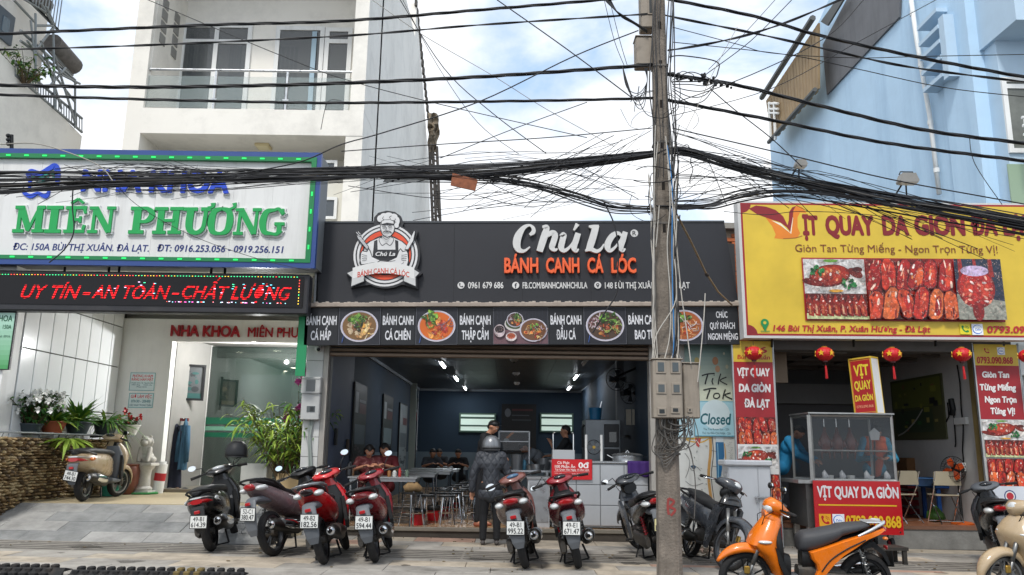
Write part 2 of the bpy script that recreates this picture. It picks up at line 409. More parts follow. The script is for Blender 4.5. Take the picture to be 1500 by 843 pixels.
# rubber kerb ramps with studs, bottom left
def rubber_ramp(x0, x1, yel, label):
    t = thing('kerb_ramp', label, 'kerb ramp', (x0,8.59,gz(x0)-.01), group='rubber kerb ramps at the pavement edge')
    mb = MB(); mb.prism([(-.06,-.17),(.3,-.17),(.3,.0),(.16,.03),(.0,-.1)],0,x1-x0,'x'); mb.build('ramp_body', rubber, t)
    n = int((x1-x0)/.105)
    ym = mat('yellow_rubber','#75643a',.9,var=.4,stain='#2c2a26',stain_amt=.6)
    for k in range(n):
        isy = yel and yel[0] <= k < yel[1]
        m2 = MB(); m2.box(.02+k*.105,.085+k*.105,.2,.29,-.02,.052,.012).build('stud', ym if isy else rubber, t)
        for j in range(2): MB().box(.02+k*.105,.085+k*.105,.02+j*.09,.08+j*.09,-.12+j*.06,.0+j*.03,.01).build('stud', ym if isy else rubber, t)
rubber_ramp(-6.3,-4.62,None,'black studded rubber kerb ramp in the left corner of the pavement edge')
rubber_ramp(-4.55,-2.75,(10,13),'studded rubber kerb ramp with a worn yellow patch beside the road')
# ramp up to the clinic and its terrace
TZ = .46
rp = thing('driveway', None, None, (0,0,0), kind='structure', world=True)
MB().prism([(11.3,-.4),(11.3,.02),(12.62,TZ-.03),(12.62,-.4)],-11,-3.3,'x').build('ramp_base', grout, rp)
sl_a = math.atan2(TZ-.05,1.32)
for i in range(4):
    x = -11+(.37 if i%2 else 0); w = .86
    while x < -3.3:
        ww = min(w, -3.3-x)
        if ww > .1:
            y = 11.3+i*.33; o = put_slab(x, y, round(ww,2), .34, slate if rnd.random() < .6 else slate2, rp, z=.05+i*.33*math.tan(sl_a)); o.rotation_euler.x = sl_a
        x += w
terr = mat('terrace_terrazzo','#b3a587',.6,var=.12,vscale=30,bump=.1,bscale=120,stain='#857a63',stain_amt=.35)
te = MB().box(-9.5,-3.16,12.6,15.72,-.4,TZ).build('terrace', terr, kind='structure')
MB().box(-8.0,-3.16,15.72,24,-.4,TZ+.06).build('clinic_floor', mat('clinic_floor_tile','#7d7668',.35,var=.1), kind='structure')
# ================================================================ CLINIC, ground floor
cl = thing('clinic_building','white dental clinic building with tiled side wall and open balcony above the green lettered sign','building',(-5.5,15.7,0),world=True)
cw = mat('clinic_wall','#e4e4e0',.6,var=.05,stain='#9a978e',stain_amt=.2,streak=True)
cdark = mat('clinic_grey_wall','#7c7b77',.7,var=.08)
MB().box(-8.5,-7.73,12.15,12.5,-.2,4.1).build('pillar', white, cl)
WX = -7.72
MB().box(WX-.25,WX-.03,12.5,15.9,0,4.4).build('side_wall', mat('panel_gap','#33332f',.9), cl)
tile_w = mat('wall_panel','#e6e9ea',.18,var=.04,vscale=1.5,stain='#8f9496',stain_amt=.15)
zz = [TZ+.9,1.93,2.83,3.62,4.3]
yy = [12.5+.02+.4*k for k in range(9)]
for a in range(8):
    for b in range(4):
        MB().box(WX-.03,WX,yy[a]+.010,yy[a+1]-.010,zz[b]+.009,zz[b+1]-.009,.004).build('wall_panel', tile_w, cl)
BY = 15.72
xd = at(243,600,BY).x; xr = -3.2
hz0 = at(320,501,BY).z; hz1 = at(320,470,BY).z
MB().box(WX-.2,xd,BY,BY+.2,TZ,hz0).build('wall', cw, cl)
MB().box(WX-.2,xr,BY+.003,BY+.2,hz0,hz1+.02).build('header', cw, cl)
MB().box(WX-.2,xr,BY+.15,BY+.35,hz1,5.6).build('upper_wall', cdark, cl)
MB().box(-8.3,-3.15,12.2,BY+.15,4.12,4.3).build('canopy_slab', cw, cl)
# deeper entrance: grey side wall, glass front
GY = 17.3; gx0 = at(302,600,GY).x
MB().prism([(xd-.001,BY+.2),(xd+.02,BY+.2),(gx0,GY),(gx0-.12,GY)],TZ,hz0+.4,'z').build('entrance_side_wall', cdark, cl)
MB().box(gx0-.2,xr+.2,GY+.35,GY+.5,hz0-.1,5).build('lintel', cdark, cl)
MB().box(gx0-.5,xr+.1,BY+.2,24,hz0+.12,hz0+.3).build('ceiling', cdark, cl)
MB().box(gx0-.12,gx0,GY,GY+.08,TZ,hz0+.2).build('door_frame', cw, cl)
MB().box(gx0-.1,gx0,GY+.1,24,TZ,4.2).build('room_wall', mat('clinic_room_wall','#98a29b',.7), cl)
MB().box(gx0,xr+.4,23.9,24,TZ,4.2).build('room_wall', mat('clinic_room_wall',''), cl)
MB().box(-3.3,-3.16,12.9,24,TZ-.4,4.2).build('room_wall', cw, cl)
gl = MB().box(gx0,xr,GY+.02,GY+.035,TZ+.06,hz0+.1).build('glass_front', mat('shop_glass','#1d2b26',.04,spec=.6,alpha=.5), cl)
grn = mat('green_film','#0b4f38',.35)
for a, b in ((612,622),(625,631),(634,641)):
    MB().box(gx0+.01,xr,GY+.008,GY+.016,at(330,b,GY).z,at(330,a,GY).z).build('green_stripe', grn if a != 625 else mat('pale_film','#5d8a75',.4), gl)
lampw = mat('downlight_glow','#fff6dc',.5,emit=9)
for i, (px, py, Y) in enumerate([(297,503.5,16.2),(377,511,16.6),(333,517,19),(364,529,21),(431,535,22),(416,543,23)]):
    p = at(px,py,Y); t = thing('downlight','lit round downlight '+['over the clinic entrance recess','in front of the clinic glass, brightest of them','seen through the clinic glass at its left','second behind the clinic glass from the left','behind the clinic glass near the flowers','farthest inside the clinic room'][i],'ceiling light',(p.x,Y,hz0+.119),group='clinic ceiling lights')
    MB().lathe([(.12,0),(.12,-.012),(.09,-.012)],n=16).build('trim', white, t); MB().cyl((0,0,-.006),.09,.008,n=16).build('diffuser', lampw, t)
l = bpy.data.lights.new('clinic_light','POINT'); l.energy = 80; l.shadow_soft_size = .04; lo = bpy.data.objects.new('clinic_light',l); COL.objects.link(lo); lo.location = (-5,20.5,hz0-.3)
for x_,y_ in ((-5.2,16.2),(-4.1,16.5)):
    l = bpy.data.lights.new('clinic_light','POINT'); l.energy = 110; l.shadow_soft_size = .04; lo = bpy.data.objects.new('clinic_light',l); COL.objects.link(lo); lo.location = (x_,y_,hz0-.1)
# pictures on the clinic walls
def picture(label, px0, py0, px1, py1, Y, cols, rz=0, group=None):
    a = at(px0,py0,Y); b = at(px1,py1,Y); c = at((px0+px1)/2,(py0+py1)/2,Y); w = (b.x-a.x)/max(.3,math.cos(rz)); h = a.z-b.z
    t = thing('framed_picture', label, 'picture', c, rz, group)
    mb = MB(); e = .045
    for q in ((-w/2,w/2,-h/2,-h/2+e),(-w/2,w/2,h/2-e,h/2),(-w/2,-w/2+e,-h/2+e,h/2-e),(w/2-e,w/2,-h/2+e,h/2-e)): mb.box(q[0],q[1],-.03,0,q[2],q[3])
    mb.build('frame', blackm, t)
    pr = Print(); pr.box(-w/2+e,-h/2+e,w/2-e,h/2-e,cols[0]); r_ = random.Random(label)
    pr.box(-w/2+e,-h/2+e,w/2-e,-h/2+e+h*.14,cols[2])
    for k in range(14): pr.ell(r_.uniform(-w*.22,w*.22), r_.uniform(-h*.25,h*.33), w*r_.uniform(.05,.16), h*r_.uniform(.03,.09), cols[1+k%2] if k % 3 else cols[0], 9)
    pr.build('print', t, (0,-.005,0))
picture('tall framed photograph leaning on the slanted grey wall of the clinic entrance',266,534,294,587,16.5,['#4a4d4f','#2c3033','#24504d'],.5)
picture('framed bluish photograph behind the clinic glass at the left',303,551,318,600,17.9,['#5b6d6e','#2c3c46','#9aa5a0'],.9,'pictures behind the clinic glass')
picture('framed brown photograph behind the clinic glass, right of the bluish one',322,556,342,596,18.2,['#75695a','#3c3832','#a89478'],.75,'pictures behind the clinic glass')
def notice(px0,py0,px1,py1,label,lines):
    a = at(px0,py0,BY); b = at(px1,py1,BY); t = thing('notice', label, 'notice', ((a.x+b.x)/2,BY-.006,(a.z+b.z)/2)); w = b.x-a.x; h = a.z-b.z
    MB().box(-w/2,w/2,-.008,.004,-h/2,h/2).build('board', white, t)
    pr = Print(); pr.box(-w/2,-h/2,w/2,h/2,'#4f9fa6'); pr.box(-w/2+.012,-h/2+.012,w/2-.012,h/2-.012,'#cfdfdf')
    for s, f, cap, c, ww in lines: pr.text(s,-w*ww/2,w*ww/2,h*(f-.5),cap,c,.03)
    pr.build('print', t, (0,-.0095,0))
notice(192,546,226,573,'upper white notice with red heading on the wall beside the clinic door',[('PHÒNG KHÁM',.74,.05,'#c8202c',.8),('RĂNG HÀM MẶT',.55,.05,'#c8202c',.86),('Chuyên khoa  Bs. Nguyên Bảo',.4,.022,'#2c6d77',.9),('Nhổ răng      Chỉnh nha',.29,.022,'#2c6d77',.8),('Phục hình',.18,.022,'#2c6d77',.4)])
notice(190,576,224,598,'lower white notice with opening hours beside the clinic door',[('GIỜ LÀM VIỆC',.66,.06,'#c8202c',.84),('07H30 - 20H00',.36,.05,'#1d7077',.78),('CÁC NGÀY TRONG TUẦN',.12,.032,'#2c6d77',.88)])
red = mat('red_acrylic','#a31823',.35)
ht = thing('lettering_header','raised red clinic name on the white beam above the glass entrance','sign',at(350,495,BY),world=True)
letters('NHA KHOA',ht,red,250,352,493,15,BY,.05,depth=.03)
letters('MIÊN PHƯƠNG',ht,red,363,475,494.5,13.5,BY,.018,depth=.03)
# green side banner at the edge of the noodle shop
gb = thing('green_banner','narrow green edge of a banner hanging beside the noodle shop pillar','banner',at(442,505,12.35),world=True)
a = at(438,464,12.3); b = at(448,551,12.3); MB().box(a.x,b.x-.02,12.3,12.33,b.z,a.z).build('sheet', mat('green_sheet','#1b8a57',.5), gb)
# fragment of a green notice on the left pillar
gn = thing('green_notice','small green and white sign cut by the left edge on the clinic pillar','sign',at(5,500,12.1),world=True)
a = at(-30,456,12.1); b = at(13,542,12.1); MB().box(a.x,b.x,12.1,12.14,b.z,a.z).build('board', blackm, gn)
pr = Print(); w = b.x-a.x; h = a.z-b.z; n = 12
for k in range(n): c0 = Vector(lin('#b9e0cf')).lerp(Vector(lin('#4d9b5c')), k/(n-1)); pr.box(.02, h*(1-(k+1)/n)+.01*(k==n-1), w-.02, h*(1-k/n)-.02*(k==0), tuple(c0))
pr.text('NHA KHOA', .02, w-.05, h*.83, .09,'#0d5a3a',.03); pr.text('150A',w-.18,w-.05,h*.7,.06,'#0d5a3a',.02); pr.text('Tel: 0916',w-.24,w-.05,h*.55,.035,'#2c5a4a',.0)
pr.build('print', gn, (a.x,12.098,b.z))
# ---------------------------------------------------------------- clinic: upper floors
UY = 15.6
up = thing('balcony_house','white upper storeys with a glass railed balcony and pale doors above the dental sign','building',(-5.5,UY,6),world=True)
wh2 = mat('house_white','#ebe7de',.6,var=.07,vscale=.5,stain='#8f8c85',stain_amt=.45,sscale=.8)
wh3 = mat('house_cream','#d3d0c4',.65,var=.05,stain='#9d988a',stain_amt=.25)
RXw = at(532,180,UY).x; LX0 = at(182,190,UY).x; LX1 = at(206,190,UY).x
zs0 = at(350,197,UY).z; zs1 = at(350,160,UY).z
MB().box(LX0,LX1,UY,UY+1.5,5.4,14).build('pier', wh2, up)
MB().box(LX1,RXw,UY-.0,UY+1.5,zs0,zs1).build('balcony_slab', wh2, up)
MB().box(LX0,RXw,UY+1.5,UY+1.7,4,14).build('back_wall', wh2, up)
MB().box(LX0-.02,LX0+.2,UY+1.5,26,3,14).build('outer_wall', wh2, up)
zr = 13.4
MB().box(LX0-.1,RXw+.05,UY-.02,UY+1.6,zr-1.1,zr+.3).build('upper_balcony', wh3, up)
MB().box(LX0,RXw,UY+.4,UY+1.5,4.0,zs0-.9).build('lower_storey', wh3, up)
# right side wall as seen: far edge steps back towards the ground
tp = atX(610,5,RXw); md = atX(628,240,RXw); bt = atX(645,330,RXw)
poly = [(UY+1.5,3),(UY+1.5,14),(tp.y,14),(tp.y,tp.z),(md.y,md.z),(bt.y,3)]
MB().prism([(p[0],p[1]) for p in poly],RXw-.2,RXw,'x').build('side_wall', wh2, up)
mb = MB()
for q in range(34):
    f = q/33; y = tp.y+(bt.y-tp.y)*f; z = tp.z+(bt.z-tp.z)*f
    mb.box(RXw-.05,RXw+.03,y-.08,y+.09,z-.12,z+.1)
mb.build('tile_edging', mat('dark_tile','#4a4743',.8,var=.3), up)
for k in range(9):
    p = atX(590+k*2.6,-6+k*2.6,RXw)
# front strip right of the balcony (pier) and lower windows
MB().box(at(516,100,UY).x,RXw+.004,UY,UY+1.505,zs1+.001,zr-1.11).build('pier', wh2, up)
MB().box(RXw-.35,RXw+.002,UY+.01,UY+1.503,3.2,zs0-.002).build('pier', wh2, up)
def window(parent, x0, x1, z0, z1, Y, panes=1, fm=white, gm=None, fr=.05, trans=None):
    mb = MB(); mb.box(x0,x1,Y-.05,Y,z0,z0+fr); mb.box(x0,x1,Y-.05,Y,z1-fr,z1); mb.box(x0,x0+fr,Y-.05,Y,z0+fr,z1-fr); mb.box(x1-fr,x1,Y-.05,Y,z0+fr,z1-fr)
    for k in range(1,panes): xm = x0+(x1-x0)*k/panes; mb.box(xm-fr/2,xm+fr/2,Y-.05,Y,z0+fr,z1-fr)
    if trans: mb.box(x0+fr,x1-fr,Y-.048,Y-.002,trans-fr/2,trans+fr/2)
    w = mb.build('window', fm, parent)
    for k in range(panes):
        a = x0+fr+(x1-x0-fr)*k/panes*1.0; b_ = x0+(x1-x0)*(k+1)/panes-fr/2
        if trans:
            MB().box(a,b_,Y-.022,Y-.015,trans+fr/2,z1-fr).build('pane', gm, w); MB().box(a,b_,Y-.022,Y-.015,z0+fr,trans-fr/2).build('pane', gm, w)
        else: MB().box(a,b_,Y-.022,Y-.015,z0+fr,z1-fr).build('pane', gm, w)
    return w
dglass = mat('dark_glass','#5a5f62',.05,spec=.8,alpha=.6)
WY = UY+1.5
# double door with top lights, wide window, door at right
dx0, dx1 = at(262,100,WY).x, at(366,100,WY).x; zt = at(315,36,WY).z; zb = at(315,160,WY).z-.6; ztr = at(315,62,WY).z
window(up, dx0,dx1,zb,zt,WY,2,white,dglass,.1,ztr)
window(up, at(401,100,WY).x,at(473,100,WY).x,zb,at(436,40,WY).z,WY,1,white,dglass,.1)
window(up, at(474,100,WY).x,at(514,100,WY).x,zb,at(495,42,WY).z,WY,1,white,dglass,.1,at(495,62,WY).z)
MB().box(at(455,100,WY).x,at(462,100,WY).x,WY-.06,WY-.052,zb,at(458,48,WY).z).build('curtain', mat('curtain_blue','#9fb6c4',.8), up)
for x0_,w_c in ((dx0+.12,.35),(dx1-.5,.3),(at(405,100,WY).x,.5)):
    for k in range(5): MB().box(x0_+k*w_c/5,x0_+(k+.8)*w_c/5,WY-.010,WY-.004,zb+.1,ztr-.1).build('curtain_fold', mat('curtain_white','#b5b5b0',.9), up)
MB().box(LX1,LX1+.03,UY+.1,WY,zs1,zr-1).build('reveal', wh2, up)
for py in (8,25,42,60): 
    for q, xx in ((0,.3),(1,.9)):
        z = at(230,py,UY+.5).z; MB().box(LX1+.02,LX1+.05,UY+xx,UY+xx+.25,z-.12,z+.1).build('vent_slot', mat('vent_dark','#8b8a86',.8), up)
for a, b in ((236,262),(290,322)):
    window(up, at(468,a,UY+.4).x,at(495,a,UY+.4).x,at(480,b,UY+.4).z,at(480,a,UY+.4).z,UY+.399,1,white,mat('office_glass','#4f555a',.1),.06)
p = at(386,214,UY+.6); lp = thing('ceiling_lamp','small square cream lamp under the white balcony','ceiling light',(p.x,UY+.6,zs0))
MB().box(-.15,.15,-.15,.15,-.06,0,.01).build('housing', mat('lamp_cream','#d8c79a',.5), lp); MB().box(-.12,.12,-.12,.12,-.07,-.06).build('diffuser', mat('lamp_cream2','#e8dcb4',.5), lp)
# balcony railing: posts, glass, handrail
rl = thing('balcony_railing','stainless balcony railing with clear glass panels on the white upper floor','railing',at(370,160,UY+.08),world=True)
zt = at(370,104,UY+.08).z; x0 = at(207,104,UY+.08).x; x1 = at(533,104,UY+.08).x
MB().tube([(x0,UY+.08,zt),(x1,UY+.08,zt)],.028).build('handrail', steel, rl)
xs = [at(p,130,UY+.08).x for p in (210,315,420,525)]
for x in xs: MB().box(x-.02,x+.02,UY+.06,UY+.1,zs1,zt-.02).build('post', steel, rl)
for x in xs:
    for q in (.25,.6): MB().box(x-.06,x+.06,UY+.05,UY+.075,zs1+q*.9,zs1+q*.9+.03).build('clamp', steel, rl)
rg = mat('rail_glass','#aab8b6',.04,spec=.5,alpha=.22)
for a, b in zip(xs,xs[1:]): MB().box(a+.04,b-.04,UY+.075,UY+.087,zs1+.05,zt-.14).build('glass_panel', rg, rl)
# torn tarpaulin and scaffold frame on the back edge
tpz = thing('tarpaulin_frame','ragged brown tarpaulin over a thin frame behind the white side wall','tarpaulin',(RXw+.3,26.5,8),world=True)
Yt = 26.5; mb = MB(); r_ = random.Random(3); cols = []
g = [[None]*6 for _ in range(12)]
for i in range(12):
    for j in range(6):
        f = i/11; px = 627+j*(3.5-1.7*abs(f-.4)*1.2)+math.sin(i*1.3)*1.2; py = 166+i*5.2+r_.uniform(-1,1); g[i][j] = at(px,py,Yt+r_.uniform(-.15,.15))
mb.add([v for row in g for v in row],[(i*6+j,i*6+j+1,(i+1)*6+j+1,(i+1)*6+j) for i in range(11) for j in range(5)]); mb.build('cloth', mat('tarp_brown','#8a7c69',.9,var=.35,vscale=2), tpz)
for px in (629,634,640): MB().tube([at(px,215,Yt),at(px+5,330,Yt)],.05,6).build('pole', mat('rusty_steel','#6a6159',.8,var=.3), tpz)
for k in range(12): MB().tube([at(629+k*.5,222+k*9,Yt),at(641+k*.4,229+k*9,Yt)],.035,5).build('brace', mat('rusty_steel',''), tpz)
# ---------------------------------------------------------------- left neighbour
lb = thing('corner_house','white neighbouring house with a steel roof deck and water tanks at the left edge','building',(-9.6,15,4),world=True)
LX = -9.45
c1 = atX(120,200,LX); c0 = atX(20,138,LX); cc = atX(-60,90,LX)
MB().prism([(13.2,0),(13.2,c0.z+.6),(c1.y,c1.z),(c1.y,0)],LX-4,LX,'x').build('wall', wh2, lb)
# taller front block
e1 = atX(62,120,LX-.6); 
f0 = atX(52,20,LX-.7); 
MB().box(LX-5,LX-.7,12,atX(60,100,LX-.7).y,6,14).build('upper_block', wh2, lb)
yw = LX-.7
wa, wb_ = atX(-8,30,yw), atX(13,68,yw)
mb = MB().box(yw-.01,yw+.05,wa.y,wb_.y,wb_.z,wa.z+.35); w_ = mb.build('window', mat('grey_frame','#5b6670',.5), lb)
MB().box(yw+.05,yw+.06,wa.y+.15,wb_.y-.15,wb_.z+.15,wa.z+.2).build('pane', mat('blue_glass','#5d7484',.1,spec=.7), w_)
# deck rails along the sloped parapet and frames
sg = mat('galvanised','#8f9495',.45,.6,var=.2)
def bar(parent, a, b, r=.03, name='rail', m=None): MB().tube([a,b],r,6).build(name, m or sg, parent)
rr = thing('roof_deck_frame','galvanised steel roof deck frame with railings on the white corner house','steel frame',(LX,16,8),world=True)
def B(px,py,dx=0): return atX(px,py,LX+dx)
for (a, b) in [((22,92),(120,174)),((22,110),(120,194)),((30,60),(112,122)),((30,45),(110,118))]: bar(rr,B(*a),B(*b))
for k in range(27):
    f = k/26; a = (22+98*f, 92+82*f); bar(rr,B(*a),B(a[0],a[1]+20),.012,'baluster')
for (a, b) in [((78,38),(80,160)),((110,118),(110,188)),((52,20),(52,120)),((52,75),(80,38)),((80,38),(52,38)),((68,10),(80,38)),((60,5),(80,40)),((40,60),(110,150)),((80,82),(110,180)),((60,60),(90,160)),((96,100),(70,130)),((80,105),(117,123)),((20,0),(50,32)),((28,-5),(70,20)),((45,30),(52,95))]: bar(rr,B(*a,.05),B(*b,.05),.025,'brace')
for (px0,py0,px1,py1,r,lbl) in [(76,62,108,98,.2,'rolled brown awning on the roof deck frame'),(52,-6,66,10,.18,'rolled awning at the top edge above the roof deck')]:
    a = atX(px0,py0,LX-.3); b = atX(px1,py1,LX-.3); t = thing('rolled_awning',lbl,'awning',(a+b)/2,world=True,group='rolled awnings over the roof deck')
    MB().tube([a,a.lerp(b,.5),b],r,14).build('roll', mat('awning_brown','#6e6a66',.7,.2,var=.35,vscale=8), t, smooth=40); MB().tube([a+Vector((0,0,-r)),b+Vector((0,0,-r))],.03,6).build('pole', sg, t)
for dz in (1.6,3.2):
    for dx in (0,.0): bar(rr,B(22,110)+Vector((0,0,dz)),B(70,150)+Vector((0,0,dz))); bar(rr,B(22,110)+Vector((0,0,dz+.8)),B(70,150)+Vector((0,0,dz+.8)))
    for k in range(12): q = B(22,110).lerp(B(70,150),k/11)+Vector((0,0,dz)); bar(rr,q,q+Vector((0,0,.8)),.012,'baluster')
# small antenna mount on the far left
am = thing('wall_bracket','dark cable bracket standing above the left end of the dental sign','bracket',at(15,220,12.3),world=True)
MB().tube([at(17,222,12.3),at(17,198,12.3)],.03,8).build('post', blackm, am)
for py in (199,205,211): MB().ball(at(12,py,12.25),.035).build('insulator', blackm, am)
# ================================================================ BLUE HOUSE
bh = thing('blue_house','tall light blue rendered house with a long side wall beyond the yellow sign','building',(9.3,18,0),world=True)
blue = mat('blue_render','#bad7ee',.75,var=.06,vscale=1.2,bump=.5,bscale=2.2,stain='#8fb0cc',stain_amt=.55,sscale=.6,streak=True)
blue2 = mat('blue_render_deep','#b9d0e2',.7,var=.05)
BX = 9.3
q0 = atX(1128,210,BX); q1 = atX(1198,128,BX); q2 = atX(1200,35,BX); q3 = atX(1345,0,BX)
fy = atX(1440,200,BX).y
MB().prism([(fy,0),(fy,16),(q3.y,16),(q2.y+.3,q2.z),(q1.y,q1.z),(q0.y,q0.z),(q0.y,0)],BX,BX+3,'x').build('side_wall', blue, bh)
a = atX(1395,200,BX).y; MB().box(BX-.08,BX,fy,a,0,16).build('wall_strip', blue, bh)
pg = [atX(*p,BX-.06) for p in ((1205,66),(1240,0),(1290,-50),(1320,-50),(1317,25),(1211,139))]
MB().prism([(p.y,p.z) for p in pg],BX-.06,BX-.015,'x').build('render_patch', mat('grey_render','#6f7073',.85,var=.2,vscale=.8,stain='#4c4d50',stain_amt=.6,streak=True), bh)
# corrugated lean-to with single ribs
lt = thing('corrugated_shed','brown corrugated sheet shed hanging on the back end of the blue wall','shed',(BX,27,12),world=True)
pp = [atX(*p,BX-.5) for p in ((1122,148),(1199,33),(1199,129),(1130,207))]
cor = mat('corrugated_brown','#9c8462',.7,var=.2,vscale=2,stain='#6b583f',stain_amt=.6,streak=True)
for k in range(18):
    f0_, f1_ = k/18, (k+.86)/18
    T0 = pp[0].lerp(pp[1],f0_); T1 = pp[0].lerp(pp[1],f1_); B0 = pp[3].lerp(pp[2],f0_); B1 = pp[3].lerp(pp[2],f1_); d = Vector((.06 if k%2 else .1,0,0))
    mb = MB(); mb.add([T0,T1,B1,B0,T0+d,T1+d,B1+d,B0+d],[(0,1,2,3),(7,6,5,4),(0,4,5,1),(1,5,6,2),(2,6,7,3),(3,7,4,0)]); mb.build('sheet', cor, lt, fixn=True)
MB().tube([pp[0]+Vector((-.15,0,.1)),pp[1]+Vector((-.15,0,.15))],.09,6).build('roof_edge', mat('shed_dark','#5b5d5c',.7), lt)
MB().tube([pp[3]+Vector((-.1,0,-.05)),pp[2]+Vector((-.1,0,-.05))],.07,6).build('base_rail', mat('shed_dark',''), lt)
for px in (1127,1134): MB().tube([atX(px,150,BX-.6),atX(px+2,205,BX-.6)],.05,6).build('post', white, lt)
for py in (152,160,166): MB().tube([atX(1126,py,BX-.6),atX(1140,py,BX-.6)],.04,6).build('rung', white, lt)
vb = [atX(*p,BX-.35) for p in ((1212,38),(1235,0),(1225,0),(1202,32))]
MB().prism([(p.y,p.z) for p in vb],BX-.35,BX-.3,'x').build('roof_sheet', mat('shed_dark',''), lt)
# white down pipe and louvre frame
pipe = thing('drain_pipe','white plastic down pipe running down the blue wall','pipe',(BX-.1,19,7),world=True)
MB().tube([atX(1332,-20,BX-.1),atX(1343,60,BX-.1),atX(1362,170,BX-.1),atX(1376,285,BX-.1)],.05,10).build('pipe_run', white, pipe, smooth=True)
for py, px in ((20,1337),(95,1349),(180,1363),(250,1372)): MB().lathe([(.062,-.05),(.062,.05)],tuple(atX(px,py,BX-.1)),n=10).build('collar', white, pipe)
lv = thing('louvre_frame','blue concrete louvre frame standing proud of the side wall','louvre',(BX-.2,19,9),world=True)
yA, yB = atX(1375,80,BX-.3).y, atX(1348,80,BX-.3).y
for a, b in (((1347,40),(1372,30)),((1347,66),(1377,50)),((1347,88),(1377,73)),((1347,112),(1377,96)),((1350,136),(1383,120))):
    z = atX(*a,BX-.3).z; MB().box(BX-.32,BX,yA-.1,yB,z-.05,z+.04).build('louvre', blue2, lv)
MB().box(BX-.3,BX,yA-.3,yA-.1,atX(1378,122,BX-.3).z,atX(1374,28,BX-.3).z).build('frame', blue2, lv)
# street facade with balcony, door and white rails
zb0 = at(1470,37,fy-1).z
MB().box(BX+.12,BX+5,fy-1.2,fy,zb0,zb0+1.4).build('balcony', blue2, bh)
MB().box(BX+.2,BX+5,fy-.4,fy,0,zb0-.001).build('front_wall', blue2, bh)
zf = at(1470,240,fy-.5).z
fx0 = at(1472,180,fy-.4).x
w_ = window(bh, fx0,fx0+1.6,at(1480,225,fy-.4).z,at(1480,115,fy-.4).z,fy-.401,2,white,mat('curtain_glass','#6b6e68',.2,var=.3),.09,at(1480,128,fy-.4).z)
ra = thing('balcony_rail','white painted balcony rail in front of the blue house door','railing',(fx0,fy-1,8),world=True)
for py in (172,184,197,210): z = at(1475,py,fy-.9).z; MB().tube([(fx0,fy-.9,z),(fx0+1.6,fy-.9,z)],.03,6).build('rail', white, ra)
for k in range(5): MB().tube([(fx0+.05+k*.35,fy-.9,at(1475,224,fy-.9).z),(fx0+.05+k*.35,fy-.9,at(1475,172,fy-.9).z)],.025,6).build('baluster', white, ra)
MB().box(at(1478,250,fy-.45).x,BX+5,fy-.43,fy-.4,3,at(1478,240,fy-.45).z).build('lower_window', mat('green_pane','#8fa58b',.3), bh)
# ================================================================ between: brick piece right of the noodle sign
bw = thing('brick_wall','narrow orange brick wall showing between the dark sign and the yellow sign','wall',(3.9,13.2,3.5),world=True)
MB().box(3.66,4.6,13.25,13.4,2.5,5.1).build('mortar', mat('mortar','#9c8a78',.95), bw)
brm = mat('orange_brick','#b5673e',.85,var=.25,vscale=7)
r_ = random.Random(5)
for i in range(26):
    for j in range(4):
        x = 3.66+j*.215+(.1 if i%2 else 0); z = 3.1+i*.075
        if x < 4.5: MB().box(x,x+.2,13.21+r_.uniform(-.008,.008),13.3,z,z+.062).build('brick', brm, bw)
MB().box(3.6,4.7,13.1,13.4,5.1,5.2).build('coping', concrete, bw)
# ================================================================ NOODLE SHOP
FY = 12.8
SX0, SX1 = -2.98, 2.3
FL = .15; CE = 3.25; BK = 26.
ns = thing('noodle_shop','dark blue walled open fronted noodle shop under the long charcoal sign','building',(-.3,FY,0),world=True)
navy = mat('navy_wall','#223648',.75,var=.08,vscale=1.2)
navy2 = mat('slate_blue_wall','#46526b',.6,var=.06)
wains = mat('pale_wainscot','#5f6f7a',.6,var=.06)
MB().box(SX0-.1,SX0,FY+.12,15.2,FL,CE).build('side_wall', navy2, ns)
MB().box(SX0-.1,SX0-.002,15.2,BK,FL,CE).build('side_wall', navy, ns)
MB().box(SX0,SX0+.012,15.2,BK,FL,1.25).build('wainscot', wains, ns)
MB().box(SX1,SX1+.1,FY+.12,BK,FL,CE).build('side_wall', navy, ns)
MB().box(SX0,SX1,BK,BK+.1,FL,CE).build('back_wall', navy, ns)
MB().box(SX0+.012,SX1,BK-.012,BK-.001,FL,1.25).build('wainscot', wains, ns)
MB().box(SX0,SX1,FY+.3,BK,CE+.02,CE+.1).build('ceiling_deck', mat('ceiling_dark','#30363a',.5), ns)
for i in range(12):
    for j in range(4):
        w = (SX1-SX0)/4; MB().box(SX0+j*w+.005,SX0+(j+1)*w-.005,FY+.35+i*1.08,FY+1.42+i*1.08,CE,CE+.015).build('ceiling_panel', mat('ceiling_panel','#454b4e',.35,var=.1), ns)
MB().box(SX0,SX0+.05,FY+.3,BK,CE-.07,CE).build('cornice', mat('cornice_grey','#7f8890',.6), ns)
MB().box(SX0+.05,SX1,BK-.05,BK-.012,CE-.07,CE).build('cornice', mat('cornice_grey',''), ns)
